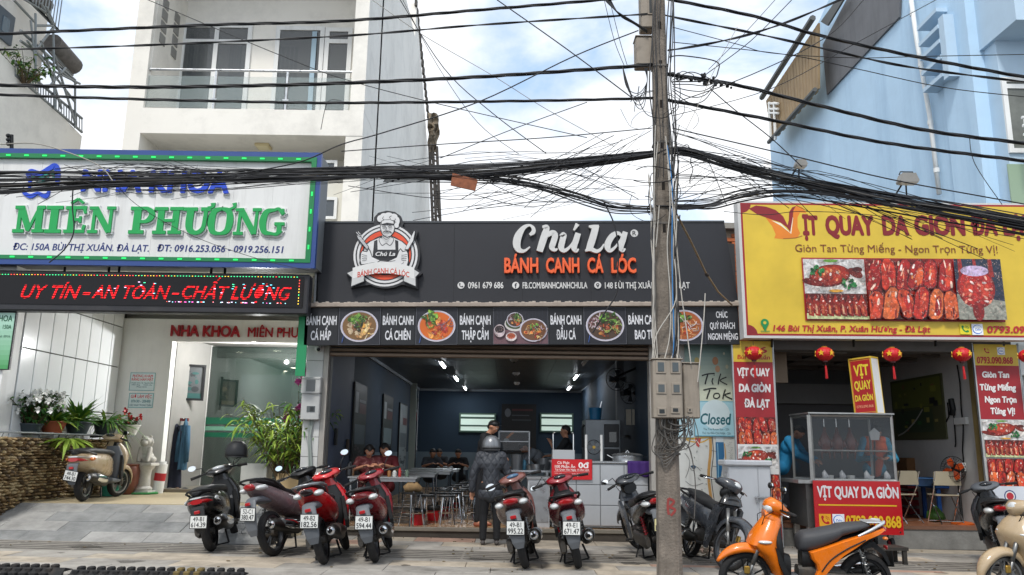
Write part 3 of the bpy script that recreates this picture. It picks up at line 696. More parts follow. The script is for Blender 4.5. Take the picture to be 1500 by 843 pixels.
# floor, tiles, step
MB().box(SX0-.1,SX1+.2,FY,BK,-.3,FL-.012).build('floor_slab', grout, ns)
ftile = mat('floor_tile','#a5835f',.3,var=.18,vscale=2.5,rvar=.15,stain='#5b4a3b',stain_amt=.4)
tw = .44
TM = MB().box(.003,tw-.003,.003,tw-.003,-.012,0,.002).mesh('floor_tile', ftile)
for i in range(14):
    for j in range(12): link('floor_tile', TM, ns, loc=(SX0+j*tw+.3,0+.02+i*tw,FL+rnd.uniform(-.001,.001)))
for o in kids(ns):
    if o.name.startswith('floor_tile'): o.location.z -= 0
MB().box(SX0,SX1,FY+.02+14*tw,BK,FL-.01,FL-.001).build('rear_floor', ftile, ns)
MB().box(SX0-.2,SX1+.16,FY-.05,FY+.02,FL-.05,FL+.012,.008).build('step_edge', mat('step_stone','#7c7569',.5,var=.2), ns)
MB().box(SX0-.2,SX1+.2,FY-.02,FY+.0,-.2,FL-.05).build('step_riser', mat('step_riser','#4b443c',.85,var=.3), ns)
# rolled shutter above the opening
zsh0 = at(700,525.5,FY).z; zsh1 = at(700,503,FY).z+.12
shm = mat('shutter_brown','#8b7867',.45,.3,var=.15,vscale=3)
for k in range(5):
    z = zsh0+k*(zsh1-zsh0)/5; mb = MB(); h = (zsh1-zsh0)/5
    mb.prism([(FY-.0,z+.004),(FY-.035,z+h*.25),(FY-.035,z+h*.75),(FY,z+h-.004),(FY+.03,z+h-.004),(FY+.03,z+.004)],SX0+.02,SX1,'x'); mb.build('slat', shm, ns)
MB().box(SX0-.1,SX1+.1,FY-.1,FY+.35,zsh1,zsh1+.6).build('shutter_box', mat('box_dark','#2b2e33',.6), ns)
gx = at(472,600,FY).x; gx2 = at(482,600,FY).x
MB().box(gx,gx2-.03,FY-.1,FY+.1,FL,zsh1).build('guide_rail', mat('rail_grey','#a8a39b',.5,.3,var=.15), ns)
MB().box(gx2-.03,gx2,FY+.0,FY+.1,FL,zsh0).build('guide_rail', mat('rail_dark','#5c5a58',.5), ns)
rx0 = at(951,600,FY).x
MB().box(rx0,rx0+.1,FY-.08,FY+.12,FL,zsh1).build('guide_rail', mat('rail_grey',''), ns)
# left pillar in white tiles
px0 = at(447,600,FY).x; bx = gx
MB().box(px0,bx,FY-.1,FY+.3,-.1,zsh1+.5).build('pillar', mat('mortar_pale','#8e8c88',.8), ns)
ptile = mat('pillar_tile','#c9c9c6',.4,var=.07,vscale=4,stain='#8a877f',stain_amt=.3)
z = 0
while z < 3.0: MB().box(px0+.004,bx-.004,FY-.112,FY-.1,z+.004,z+.296,.003).build('wall_tile', ptile, ns); z += .3
# mural wall on the right
mx1 = at(1080,650,FY).x
muralw = mat('mural_plaster','#cfcfc9',.75,var=.06,vscale=2,bump=.2,bscale=12,stain='#7f7b72',stain_amt=.5,streak=True)
MB().box(rx0+.1,mx1+.05,FY-.02,FY+.4,.02,3.1).build('mural_wall', muralw, ns)
MB().box(rx0-.0,mx1+.08,FY-.04,FY+.3,-.3,.12).build('plinth', mat('plinth_brown','#6b5d4e',.9,var=.3), ns)
# body of the building behind the signs
MB().box(-3.1,3.65,FY-.1,FY+3,3.2,4.72).build('parapet', mat('parapet_dark','#3c3d40',.7), ns)
MB().box(SX0-.1,4.2,FY+3,BK,3.4,3.6).build('roof', mat('roof_grey','#7b7d80',.6,var=.2), ns)
# rear windows
SYl = 25.95; gw = mat('louvre_green','#4d6a5c',.5); pale = mat('daylit_pane','#c2d6cb',.3,emit=.42)  # panes glow by themselves, standing in for daylight behind the glass
def rear_window(px0,px1,label):
    a = at(px0,605,SYl); b = at(px1,634,SYl)
    t = thing('louvre_window',label,'window',((a.x+b.x)/2,SYl,b.z),group='windows in the rear wall of the noodle shop'); w = (b.x-a.x)/2; h = a.z-b.z
    mb = MB(); e = .05; mb.box(-w,w,-.03,.03,0,e); mb.box(-w,w,-.03,.03,h-e,h); mb.box(-w,-w+e,-.03,.03,e,h-e); mb.box(w-e,w,-.03,.03,e,h-e); mb.build('frame', gw, t)
    for z0, z1 in ((e,h*.3),(h*.36,h*.7),(h*.8,h-e)): MB().box(-w+e,w-e,.0,.01,z0,z1).build('pane', pale, t)
    for z in (h*.3,h*.72): MB().box(-w+e,w-e,-.02,.02,z,z+.05).build('bar', gw, t)
rear_window(673,726,'left pale green louvred window in the rear wall of the noodle shop')
rear_window(791,840,'right pale green louvred window in the rear wall of the noodle shop')
dp = thing('menu_poster','large dark poster with chef emblem between the rear windows','poster',at(759,625,SYl),world=True)
a = at(735,592,SYl); b = at(785,665,SYl); MB().box(a.x,b.x,SYl-.04,SYl,b.z,a.z).build('board', mat('poster_black','#0e0f12',.5), dp)
pr = Print(.001); w = b.x-a.x; h = a.z-b.z
pr.ell(w*.18,h*.82,.1,.14,'#60656b',12); pr.box(w*.3,h*.86,w*.9,h*.9,'#50252a'); pr.box(w*.3,h*.76,w*.8,h*.78,'#4b4f55'); pr.box(w*.3,h*.66,w*.85,h*.69,'#3e4248'); pr.stroke([(w*.15,h*.3),(w*.38,h*.45)],.07,'#b5713f'); pr.ell(w*.15,h*.26,.09,.07,'#8a97a0'); pr.build('print', dp, (a.x,SYl-.041,b.z))
# tube lamps
tub = mat('tube_glow','#f2f7ff',.5,emit=14)
def tube_lamp(px,py,label,on=True):
    p0 = at(px,py,20); t_ = (CE-.05-CZ)/(p0.z-CZ); Y = 20*t_; X = p0.x*t_
    t = thing('tube_lamp',label,'ceiling lamp',(X,Y,CE),group='ceiling tube lamps of the noodle shop')
    MB().box(-.05,.05,-.62,.62,-.03,0,.005).build('fixture', white, t)
    MB().tube([(0,-.6,-.05),(0,.6,-.05)],.022,8).build('tube', tub if on else white, t)
    for s in (-1,1): MB().box(-.02,.02,s*.6-.02,s*.6+.02,-.07,-.03).build('holder', white, t)
    if on:
        l = bpy.data.lights.new('tube_light','AREA'); l.shape = 'RECTANGLE'; l.size = .1; l.size_y = 1.2; l.energy = 7; l.color = (.9,.96,1)
        lo = bpy.data.objects.new('tube_light',l); COL.objects.link(lo); lo.location = (X,Y,CE-.09)
for a_ in [(648,535,'nearest lit tube lamp in the left row of the noodle shop ceiling'),(668,555,'middle lit tube lamp in the left row of the ceiling'),(681,569,'farthest lit tube lamp in the left row of the ceiling'),(844,553,'nearer lit tube lamp in the right row of the ceiling'),(834,569,'farther lit tube lamp in the right row of the ceiling')]: tube_lamp(*a_)
tube_lamp(858,531,'unlit tube lamp near the fans in the right row of the ceiling',False)
for i, (px, py) in enumerate(((753,529),(756,549),(757,563))):
    p0 = at(px,py,20); t_ = (CE-.05-CZ)/(p0.z-CZ); t = thing('smoke_detector','small white ceiling sensor, '+['nearest','middle','farthest'][i]+' of the three along the ceiling middle','sensor',(p0.x*t_,20*t_,CE),group='ceiling sensors')
    MB().lathe([(.09,0),(.09,-.03),(.05,-.07),(.001,-.07)],n=14).build('cover', white, t); MB().cyl((0,0,-.08),.02,.02,n=8).build('sensor_head', blackp, t)
# wall posters inside, on the left wall
def wall_poster(pxl,pxr,pyt,pyb,label,cols,emblem=True):
    a = atX(pxl,pyt,SX0+.03); b = atX(pxr,pyt,SX0+.03); zt = (a.z+atX(pxr,pyt+ (4 if pxl<600 else 2),SX0+.03).z)/2; zb = atX(pxl,pyb,SX0+.03).z
    t = thing('wall_poster',label,'poster',(SX0+.012,(a.y+b.y)/2,zb)); w = (b.y-a.y)/2; h = zt-zb
    MB().box(0,.03,-w,w,0,h).build('board', mat('poster_black',''), t)
    pr = Print(.0008); r_ = random.Random(label); pr.box(-w*.93,.03,w*.93,h-.03,cols[0])
    pr.box(-w*.2,h*.8,w*.85,h*.83,'#8d9196'); pr.box(-w*.2,h*.68,w*.85,h*.79,'#5c1f28'); pr.box(-w*.85,h*.68,-w*.4,h*.9,'#9fa4a8'); pr.box(-w*.8,h*.35,w*.8,h*.56,cols[1])
    for k in range(16): pr.ell(r_.uniform(-w*.7,w*.7),h*r_.uniform(.05,.34),w*.16,h*.015,cols[2],8)
    pr.build('print', t, (.031,0,0), rz=R(90))
wall_poster(520,538,561,700,'nearest tall dark menu poster on the left inner wall of the noodle shop',['#15161a','#51606a','#53484a'])
wall_poster(562,576,578,690,'second tall dark menu poster on the left inner wall',['#16181c','#7d8f95','#4b4d55'])
wall_poster(586,597,590,690,'pale grey poster with a dark figure on the left inner wall',['#8d979b','#5f6a6f','#49545a'])
wall_poster(604,612,580,690,'farthest dark poster on the left inner wall',['#15171b','#333a40','#5a4a4a'])
# cctv camera on the left pillar
cc = thing('security_camera','small white dome camera on the pillar under the menu banner','camera',at(466,511,FY-.12),world=True)
p = at(466,511,FY-.14); MB().tube([p+Vector((0,.05,.06)),p+Vector((0,0,.05))],.03,10).build('mount', white, cc); MB().ball(p,.055,14,10).build('dome', white, cc, smooth=True); MB().cyl(p+Vector((.02,-.05,-.02)),.028,.03,'y',12).build('lens', blackp, cc)
# electricity meter cabinet on the left pillar
def meter_cabinet():
    a = at(445,553,FY-.13); b = at(469,616,FY-.13); w = b.x-a.x; h = a.z-b.z; t = thing('meter_cabinet','grey two tier electricity meter cabinet on the white pillar left of the noodle shop','meter box',(a.x,FY-.114,b.z))
    mg = mat('meter_grey','#b7b8b6',.5,var=.08,vscale=8,stain='#77746c',stain_amt=.4)
    MB().box(0,w,-.14,0,h*.62,h,.012).build('upper_box', mg, t); MB().box(.01,w,-.12,0,0,h*.61,.012).build('lower_box', mg, t)
    MB().box(w*.27,w*.73,-.146,-.13,h*.66,h*.93).build('window', mat('meter_glass','#3c4446',.1,spec=.8), t)
    MB().box(w*.35,w*.78,-.126,-.11,h*.18,h*.32).build('window', mat('meter_glass',''), t); MB().box(w*.52,w*.72,-.128,-.125,h*.2,h*.3).build('label_plate', mat('label_dark','#23282a',.5), t)
    for z in (h*.63,h*.97): MB().box(w*.03,w*.97,-.15,-.14,z-.012,z+.0).build('rib', mg, t)
meter_cabinet()
mb = MB(); 
for dx in (0,.03,.05): mb.tube([at(454,616,FY-.15)+Vector((dx,0,0)),at(452,640,FY-.15)+Vector((dx*.5,0,0)),at(453,700,FY-.14)+Vector((dx,0,0)),at(454,760,FY-.13)+Vector((dx,0,0))],.012,6)
o = mb.build('conduit', mat('conduit_grey','#8f9792',.6)); tag(o,'grey conduits running down the pillar below the meter cabinet','conduit')
# ================================================================ the long charcoal sign
SY = 12.35
SLOPE[:] = [.0165, 0]
sg_ = thing('shop_sign','long charcoal noodle shop sign with chef emblem and white script name','sign',(0,SY,3.5),world=True)
char = mat('charcoal_board','#222329',.5,var=.1,vscale=1.5,stain='#22242a',stain_amt=.4)
c_ = [at(470,328,SY),at(1063,325.5,SY),at(1082,444,SY),at(465,444,SY)]
zt = (c_[0].z+c_[1].z)/2; zb = (c_[2].z+c_[3].z)/2
MB().prism([(c_[0].x,zt),(c_[3].x,zb),(c_[2].x,zb),(c_[1].x,zt)],SY,SY+.3).build('board', char, sg_)
MB().box(c_[0].x-.03,c_[0].x,SY-.02,SY+.28,zb,zt).build('edge_trim', mat('alu','#a7abad',.4,.7), sg_)
MB().box(c_[0].x-.01,c_[1].x,SY-.012,SY+.31,zt,zt+.03).build('edge_trim', mat('alu_dark','#45484c',.5,.3), sg_)
for k in range(1,6): x = c_[0].x+(c_[1].x-c_[0].x)*k/6; MB().box(x-.004,x+.004,SY-.0025,SY,zb+.01,zt-.01).build('seam', mat('seam_dark','#1c1d21',.7), sg_)
def catmull(P, n=6):
    out = []; P = [P[0]]+list(P)+[P[-1]]
    for i in range(1,len(P)-2):
        for k in range(n):
            t = k/n; q = []
            for c in range(len(P[0])):
                a,b,c1,d = P[i-1][c],P[i][c],P[i+1][c],P[i+2][c]
                q.append(.5*((2*b)+(-a+c1)*t+(2*a-5*b+4*c1-d)*t*t+(-a+3*b-3*c1+d)*t**3))
            out.append(tuple(q))
    out.append(P[-2]); return out
def raised_strokes(strokes, conv, Y, depth, m, parent, name='letter'):
    '''brush strokes (x,y,width) turned into one solid letter'''
    mb = MB(); d = depth
    for st in strokes:
        P = catmull(st,6); d += .0012; Lf = []; Rt = []
        Q = [conv(p[0],p[1]) for p in P]; sc = (conv(100,0)[0]-conv(0,0)[0])/100
        for i in range(len(Q)):
            a = Q[max(i-1,0)]; b = Q[min(i+1,len(Q)-1)]; v = Vector((b[0]-a[0],b[1]-a[1])); v.normalize(); n = Vector((-v.y,v.x))*P[i][2]*sc/2
            Lf.append((Q[i][0]+n.x,Q[i][1]+n.y)); Rt.append((Q[i][0]-n.x,Q[i][1]-n.y))
        n = len(Q); vs = [(p[0],Y-d,p[1]) for p in Lf]+[(p[0],Y-d,p[1]) for p in Rt]+[(p[0],Y,p[1]) for p in Lf]+[(p[0],Y,p[1]) for p in Rt]; fs = []
        for i in range(n-1): fs += [(i,i+n,i+n+1,i+1),(i,i+1,i+2*n+1,i+2*n),(i+n,i+3*n,i+3*n+1,i+n+1)]
        fs += [(0,2*n,3*n,n),(n-1,2*n-1,4*n-1,3*n-1)]; mb.add(vs,fs)
    return mb.build(name, m, parent, fixn=True)
def conv6(x,y): p = at(720+x/4.167,290+y/4.167,SY); return (p.x,p.z)
sil = mat('letter_silver','#d2d2d0',.5,var=.08,vscale=8)
raised_strokes([[(240,232,16),(262,215,26),(262,190,20),(240,174,14),(205,188,26),(172,235,44),(160,285,46),(172,322,34),(205,330,18),(240,305,8)]],conv6,SY,.06,sil,sg_)
raised_strokes([[(318,184,14),(345,186,30),(332,230,42),(312,290,42),(298,333,38)],[(318,275,12),(345,238,22),(378,220,34),(394,236,36),(384,275,36),(374,308,34),(392,324,20),(408,316,8)]],conv6,SY,.06,sil,sg_)
raised_strokes([[(424,238,12),(446,232,34),(438,270,36),(430,308,36),(448,328,24),(480,308,16),(508,268,10)],[(535,222,34),(522,262,36),(508,306,36),(520,330,22),(536,318,8)],[(508,205,10),(532,166,26)]],conv6,SY,.06,sil,sg_)
raised_strokes([[(600,180,10),(630,184,26),(662,178,14)],[(642,184,40),(628,235,42),(610,290,42),(598,324,36)],[(576,330,12),(606,318,26),(645,332,22),(672,318,16),(690,288,8)]],conv6,SY,.06,sil,sg_)
raised_strokes([[(800,240,12),(778,222,22),(745,236,34),(718,275,38),(712,308,36),(728,328,24),(760,305,14),(790,262,8)],[(822,214,30),(806,262,36),(792,304,36),(804,328,22),(820,316,8)]],conv6,SY,.06,sil,sg_)
ora = mat('letter_orange','#ee6635',.45,var=.05)
for s, a, b in (('BÁNH',739.5,789.5),('CANH',800.5,849.5),('CÁ',861,884.5),('LÓC',896,932.5)): letters(s,sg_,ora,a,b,400.5,20.5,SY,.05,depth=.05,name='letter_group')
pr = Print(.0012); 
def brd(px,py,Y=SY): p = at(px,py,Y); return p.x, p.z
x,z = brd(931,342); pr.ell(x,z,.062,.062,'#d2d2d0',24); pr.text('R',x-.03,x+.03,z-.036,.072,'#2a2b30',.03)
def sgt(s,a,b,yb,cap,col='#d6d6d4',bold=.03): x0,z0 = brd(a,yb); x1,z1 = brd(b,yb); _,zz_ = brd((a+b)/2,yb-cap); zm = (z0+z1)/2; pr.text(s,x0,x1,zm,zz_-brd((a+b)/2,yb)[1],col,bold)
sgt('0961 679 686',686,738,422.6,8.8); sgt('FB.COM/BANHCANHCHULA',766,861,422.8,8.8); sgt('148 BÙI THỊ XUÂN, TP. ĐÀ LẠT',886.5,1011,422.8,8.6)
for px in (676,756,876):
    x,z = brd(px,418.5); pr.ell(x,z,.056,.056,'#d6d6d4',22)
    if px == 676: pr.stroke(catmull([(x-.025,z+.028),(x-.022,z),(x+.0,z-.022),(x+.028,z-.025)],4),[.012]*13,'#34363c'); pr.ell(x-.02,z+.022,.014,.012,'#34363c'); pr.ell(x+.022,z-.02,.014,.012,'#34363c')
    elif px == 756: pr.text('f',x-.018,x+.02,z-.042,.072,'#34363c',.05)
    else: pr.ell(x,z+.008,.026,.026,'#34363c'); pr.poly([(x-.024,z+.0),(x+.024,z+.0),(x,z-.04)],'#34363c'); pr.ell(x,z+.01,.011,.011,'#d6d6d4')
pr.build('print', sg_, (0,SY-.002,0))
# chef emblem
em = thing('chef_emblem','round cut out emblem of a moustached chef over a ribbon on the charcoal sign','emblem',at(563,370,SY),world=True)
E0 = at(563,365,SY-.08); e1 = at(663,365,SY-.08); es = (e1.x-E0.x)/100/6.488*1.0
def cv(x,y): return ((x-408)*es, -(y-422)*es*1.0)
ex, ez = E0.x, E0.z
def circ(cx,cy,r,n=40,a0=0,a1=360): return [cv(cx+r*math.cos(R(a0+(a1-a0)*k/n)),cy-r*math.sin(R(a0+(a1-a0)*k/n))) for k in range(n+(a1-a0<360))]
def plate(poly,h0,h1,m): MB().prism([(p[0]+ex,p[1]+ez) for p in poly],h0,h1).build('backing_plate', m, em, fixn=True)
bk_ = mat('emblem_backing','#2b2c30',.5)
plate(circ(432,486,318,48),SY-.075,SY,bk_)
plate([cv(*p) for p in ((300,170),(300,110),(340,62),(420,42),(500,55),(560,100),(585,170),(560,235),(340,235))],SY-.0762,SY,bk_)
plate([cv(*p) for p in ((50,655),(120,610),(300,570),(560,570),(720,610),(775,660),(730,700),(735,812),(600,770),(430,760),(230,775),(100,800),(95,700))],SY-.0774,SY,bk_)
plate([cv(*p) for p in ((120,240),(160,235),(300,440),(250,470))],SY-.0786,SY,bk_); plate([cv(*p) for p in ((600,440),(695,225),(725,250),(665,470))],SY-.0798,SY,bk_)
pr = Print(.0006)
wht='#dcdcdc'; dk='#25262b'; og='#e2502c'
for r_, c in ((305,wht),(285,dk),(272,wht),(250,dk),(240,og),(196,dk)): pr.poly(circ(422,482,r_,44),c)
def PP(pts,c): pr.poly([cv(*p) for p in pts],c)
def ST(pts,w,c): 
    P = catmull([cv(*p) for p in pts],5); pr.stroke(P,w*es,c)
PP([(200,600),(175,560),(215,380),(262,345),(370,305),(480,305),(580,345),(640,400),(650,560),(630,610)],dk)
PP([(205,600),(190,560),(228,390),(275,350),(360,312),(425,340),(490,312),(570,350),(622,395),(640,560),(620,605)],wht)   # shirt
PP([(310,345),(340,332),(345,430),(515,430),(508,332),(540,345),(545,500),(500,540),(350,540),(300,500)],dk)     # apron
PP([(318,350),(332,345),(335,425),(325,425)],'#3b3c42')
PP([(372,310),(422,372),(388,388),(355,330)],wht); PP([(478,310),(426,372),(462,388),(495,330)],wht); ST([(372,310),(356,335),(386,388),(424,368),(464,388),(496,335),(480,308)],5,dk)
PP([(385,280),(470,280),(470,320),(425,365),(385,320)],'#c9c9c9'); ST([(385,300),(425,330),(468,300)],4,dk)
PP([(362,160),(500,160),(505,225),(498,262),(470,300),(432,314),(395,298),(372,262),(362,220)],dk)
PP([(368,160),(495,160),(498,222),(490,258),(466,292),(432,306),(400,290),(378,258),(368,220)],wht)    # face
for (x,y,rx,ry) in ((362,125,30,34),(395,100,34,30),(440,92,42,28),(490,110,38,34),(525,150,24,40),(520,190,22,28),(430,120,70,38)): pr.ell(*cv(x,y),(rx+5)*es,(ry+5)*es,dk,18)
for (x,y,rx,ry) in ((362,125,30,34),(395,100,34,30),(440,92,42,28),(490,110,38,34),(525,150,24,40),(520,190,22,28),(430,120,70,38)): pr.ell(*cv(x,y),rx*es,ry*es,wht,18)
PP([(372,150),(400,136),(460,134),(496,150),(498,188),(372,188)],dk); PP([(378,154),(402,141),(458,139),(490,154),(492,176),(430,166),(378,180)],wht)
ST([(395,105),(385,125),(400,140)],5,dk); ST([(470,98),(450,112),(462,130)],5,dk); ST([(510,128),(500,150),(515,165)],5,dk)
for x in (402,458): ST([(x-20,207),(x,200),(x+18,207)],6,dk); ST([(x-14,220),(x+14,220)],5,dk)
ST([(428,212),(420,242),(436,246)],4,dk); ST([(392,264),(412,250),(430,256),(450,250),(474,266)],9,dk); ST([(408,274),(430,279),(452,274)],3,dk); ST([(378,235),(388,280),(432,302)],3,'#77787c')
pr.text('Chú La',*[cv(328,0)[0],cv(516,0)[0]],cv(0,493)[1],38*es,wht,.04,.25)
# knife and bottle
PP([(602,436),(694,238),(702,246),(690,350),(640,436),(625,440)],dk); PP([(608,430),(692,248),(696,262),(682,345),(636,428)],wht)
PP([(255,445),(150,330),(132,262),(160,250),(185,300),(265,405)],dk); PP([(250,432),(160,325),(150,300),(180,305),(258,405)],'#b9babc')
for a_ in (((140,262),(165,290)),((155,255),(178,282)),((150,300),(190,290)),((170,330),(205,315)),((190,355),(225,338))): ST([a_[0],((a_[0][0]+a_[1][0])/2,(a_[0][1]+a_[1][1])/2),a_[1]],5,wht)
# forearms and hands
PP([(185,470),(200,440),(245,450),(262,420),(280,440),(300,500),(380,535),(350,575),(200,600),(180,560)],dk); PP([(193,472),(204,450),(250,458),(264,430),(275,450),(296,506),(370,540),(330,565),(200,575),(190,540)],wht)
PP([(640,470),(630,440),(590,450),(565,420),(545,445),(525,505),(440,545),(240,570),(190,600),(640,605)],dk); PP([(632,470),(622,450),(585,458),(565,432),(552,452),(532,512),(450,552),(300,575),(230,592),(625,596),(640,540)],wht)
for k in range(4): ST([(200+k*2,480+k*20),(225,488+k*18),(250,490+k*14)],4,dk); ST([(628-k*2,480+k*20),(600,488+k*18),(575,490+k*14)],4,dk)
ST([(210,590),(300,562),(420,560),(520,540)],4,dk); ST([(600,560),(560,585),(520,590)],4,dk)
# ribbon
PP([(60,660),(110,705),(105,800),(235,745),(235,640),(120,630)],dk); PP([(70,662),(118,705),(112,788),(228,740),(228,640),(120,640)],'#c9cac9')
PP([(760,660),(722,700),(728,802),(600,745),(600,640),(700,620)],dk); PP([(748,662),(712,700),(716,788),(606,740),(606,640),(700,630)],'#c9cac9')
pr.poly([cv(120+580*k/20,(612-58*math.sin(math.pi*k/20))) for k in range(21)]+[cv(700-580*k/20,(716-52*math.sin(math.pi*k/20))) for k in range(21)],'#e0e0de')
s0 = len(pr.mb.v); pr.text('BÁNH CANH CÁ LÓC',cv(168,0)[0],cv(655,0)[0],cv(0,700)[1],50*es,'#c9402c',.03)
for i in range(s0,len(pr.mb.v)): 
    x_,y_,z_ = pr.mb.v[i]; t_ = (x_-cv(120,0)[0])/(cv(700,0)[0]-cv(120,0)[0]); pr.mb.v[i] = (x_,y_,z_+(52*math.sin(math.pi*t_)-18)*es)
pr.build('print', em, (ex,SY-.0805,ez))
# awning lip
lip = thing('awning_lip','thin weathered cream metal lip between the charcoal sign and the menu banner','awning',(0,SY-.1,3.5),world=True)
a = at(444,447,SY-.12); b = at(1083,447,SY-.12); lm = mat('lip_cream','#a3968a',.6,var=.25,vscale=6,stain='#5c5148',stain_amt=.6)
MB().box(a.x,b.x,SY-.12,SY+.05,zb-.075,zb-.015,.006).build('lip_board', lm, lip)
mb = MB(); r_ = random.Random(9)
for k in range(120): x = a.x+(b.x-a.x)*k/120; mb.box(x,x+.055,SY-.1,SY,zb-.016,zb-.016+r_.uniform(.004,.03),.006)
mb.build('mortar_crust', mat('crust','#b5aba0',.95,var=.2), lip)
# ---------------------------------------------------------------- menu banner with food panels
MY = 12.3
mbn = thing('menu_banner','row of black menu panels with dish names and bowl photographs above the shop opening','banner',(0,MY,3),world=True)
def bowl(pr, u, v, ru, rv, kind, seed):
    pr.mb.mi = 0
    r_ = random.Random(seed); pr.ell(u,v,ru,rv,'#d9d4dc',30); pr.ell(u,v,ru*.965,rv*.96,'#b7b4c4',30); pr.ell(u,v,ru*.9,rv*.9,{'a':'#7a5a35','b':'#d0661f','c':'#6f4a30','d':'#4d3a2c','e':'#a85a2a'}[kind],28); pr.mb.mi = 1
    def blob(col, n, s0, s1, fu=.75, fv=.75, cu=0, cv_=0, thin=1):
        for _ in range(n):
            t = r_.uniform(0,6.283); q = math.sqrt(r_.random()); s = r_.uniform(s0,s1)*ru; a_ = r_.uniform(0,3.14)
            pr.ell(u+(cu+q*fu*math.cos(t))*ru, v+(cv_+q*fv*math.sin(t))*rv, s, s*r_.uniform(.35,.8)*thin, r_.choice(col), 7, a_)
    def strand(col, n, cu, cv_, sp, w=.05):
        for _ in range(n):
            x = u+(cu+r_.uniform(-sp,sp))*ru; y = v+(cv_+r_.uniform(-sp,sp))*rv; a_ = r_.uniform(0,6.28); L_ = r_.uniform(.2,.45)*ru; b_ = r_.uniform(-1,1)
            P = catmull([(x,y),(x+L_*.5*math.cos(a_),y+L_*.5*math.sin(a_)),(x+L_*math.cos(a_+b_),y+L_*.8*math.sin(a_+b_))],3); P = [p for p in P if ((p[0]-u)/ru)**2+((p[1]-v)/rv)**2 < .86]
            if len(P) > 2: pr.stroke(P,w*ru*r_.uniform(.6,1.1),r_.choice(col))
    G = ['#3f6b25','#5c8f33','#2c4c1c','#7cab45']; M_ = ['#b98452','#d9a86a','#8c5a34','#c7b08f']; O = ['#d9632a','#e98a3a','#b23a1e','#f0a24e']; P_ = ['#8a5a66','#6d3f4a','#a9838c','#c8b6ba']; Yl = ['#e8c06a','#e2a548','#f0d694']
    if kind == 'a': strand(['#dcc59a','#e9d8b2'],16,.1,-.1,.5); blob(M_,26,.08,.2,.6,.6,.1,-.15); blob(Yl,10,.06,.14,.3,.4,.45,-.1); blob(G,26,.05,.13,.5,.25,-.1,.5); strand(G,14,-.1,.45,.3,.04); blob(['#2d3a26','#39462c'],4,.1,.16,.2,.2,0,-.05)
    if kind == 'b': strand(Yl,14,.2,-.4,.35); blob(O,26,.1,.24,.6,.6,0,-.1); blob(['#c23a22','#e35a2e'],8,.12,.2,.4,.3,.4,0); strand(P_,10,.6,.2,.25,.05); blob(G[:2]+['#8fc04a'],24,.07,.17,.4,.3,-.35,.62); strand(G,8,-.3,.3,.25,.05)
    if kind == 'c': strand(Yl,16,0,-.1,.5); blob(O+M_,22,.08,.18,.6,.5,0,-.1); blob(G,14,.06,.12,.4,.3,0,.3); strand(P_,6,.3,.3,.3)
    if kind == 'd': strand(P_+['#d8cfd2'],24,-.4,.2,.42,.05); blob(['#7a3f28','#b4562c','#cf8a4a'],24,.07,.18,.55,.4,.15,-.3); blob(G,26,.05,.14,.45,.35,.2,.5); strand(['#8fb05a','#aec97a'],12,.5,-.1,.3,.04)
    if kind == 'e': strand(['#d99a5a','#c9602c','#e9b47a'],26,.1,-.2,.5,.05); blob(O,12,.07,.14,.4,.3,0,-.3); blob(G,26,.06,.14,.55,.25,-.2,.52); strand(['#e6dcd4','#c9b8b4'],10,.3,.15,.4,.04)
bm_ = mat('menu_black','#17181d',.4,var=.1); fr = mat('acrylic_edge','#5a5c63',.3)
zt_ = zb-.077; zlo = at(760,505.5,MY).z
def X_(px): return at(px,478,MY).x
PAN = [('t',446,496,['BÁNH CANH','CÁ HẤP']),('p',496,558,'a'),('t',558,609,['BÁNH CANH','CÁ CHIÊN']),('p',609,671,'b'),('t',671,722,['BÁNH CANH','THẬP CẨM']),('p',722,804,'c'),('t',804,855,['BÁNH CANH','ĐẦU CÁ']),('p',855,918,'d'),('t',918,971,['BÁNH CANH','BAO TỬ']),('p',971,1034,'e'),('t',1034,1083,['CHÚC','QUÝ KHÁCH','NGON MIỆNG'])]
MB().box(X_(446),X_(1083),MY+.012,MY+.05,zlo,zt_).build('backboard', bm_, mbn)
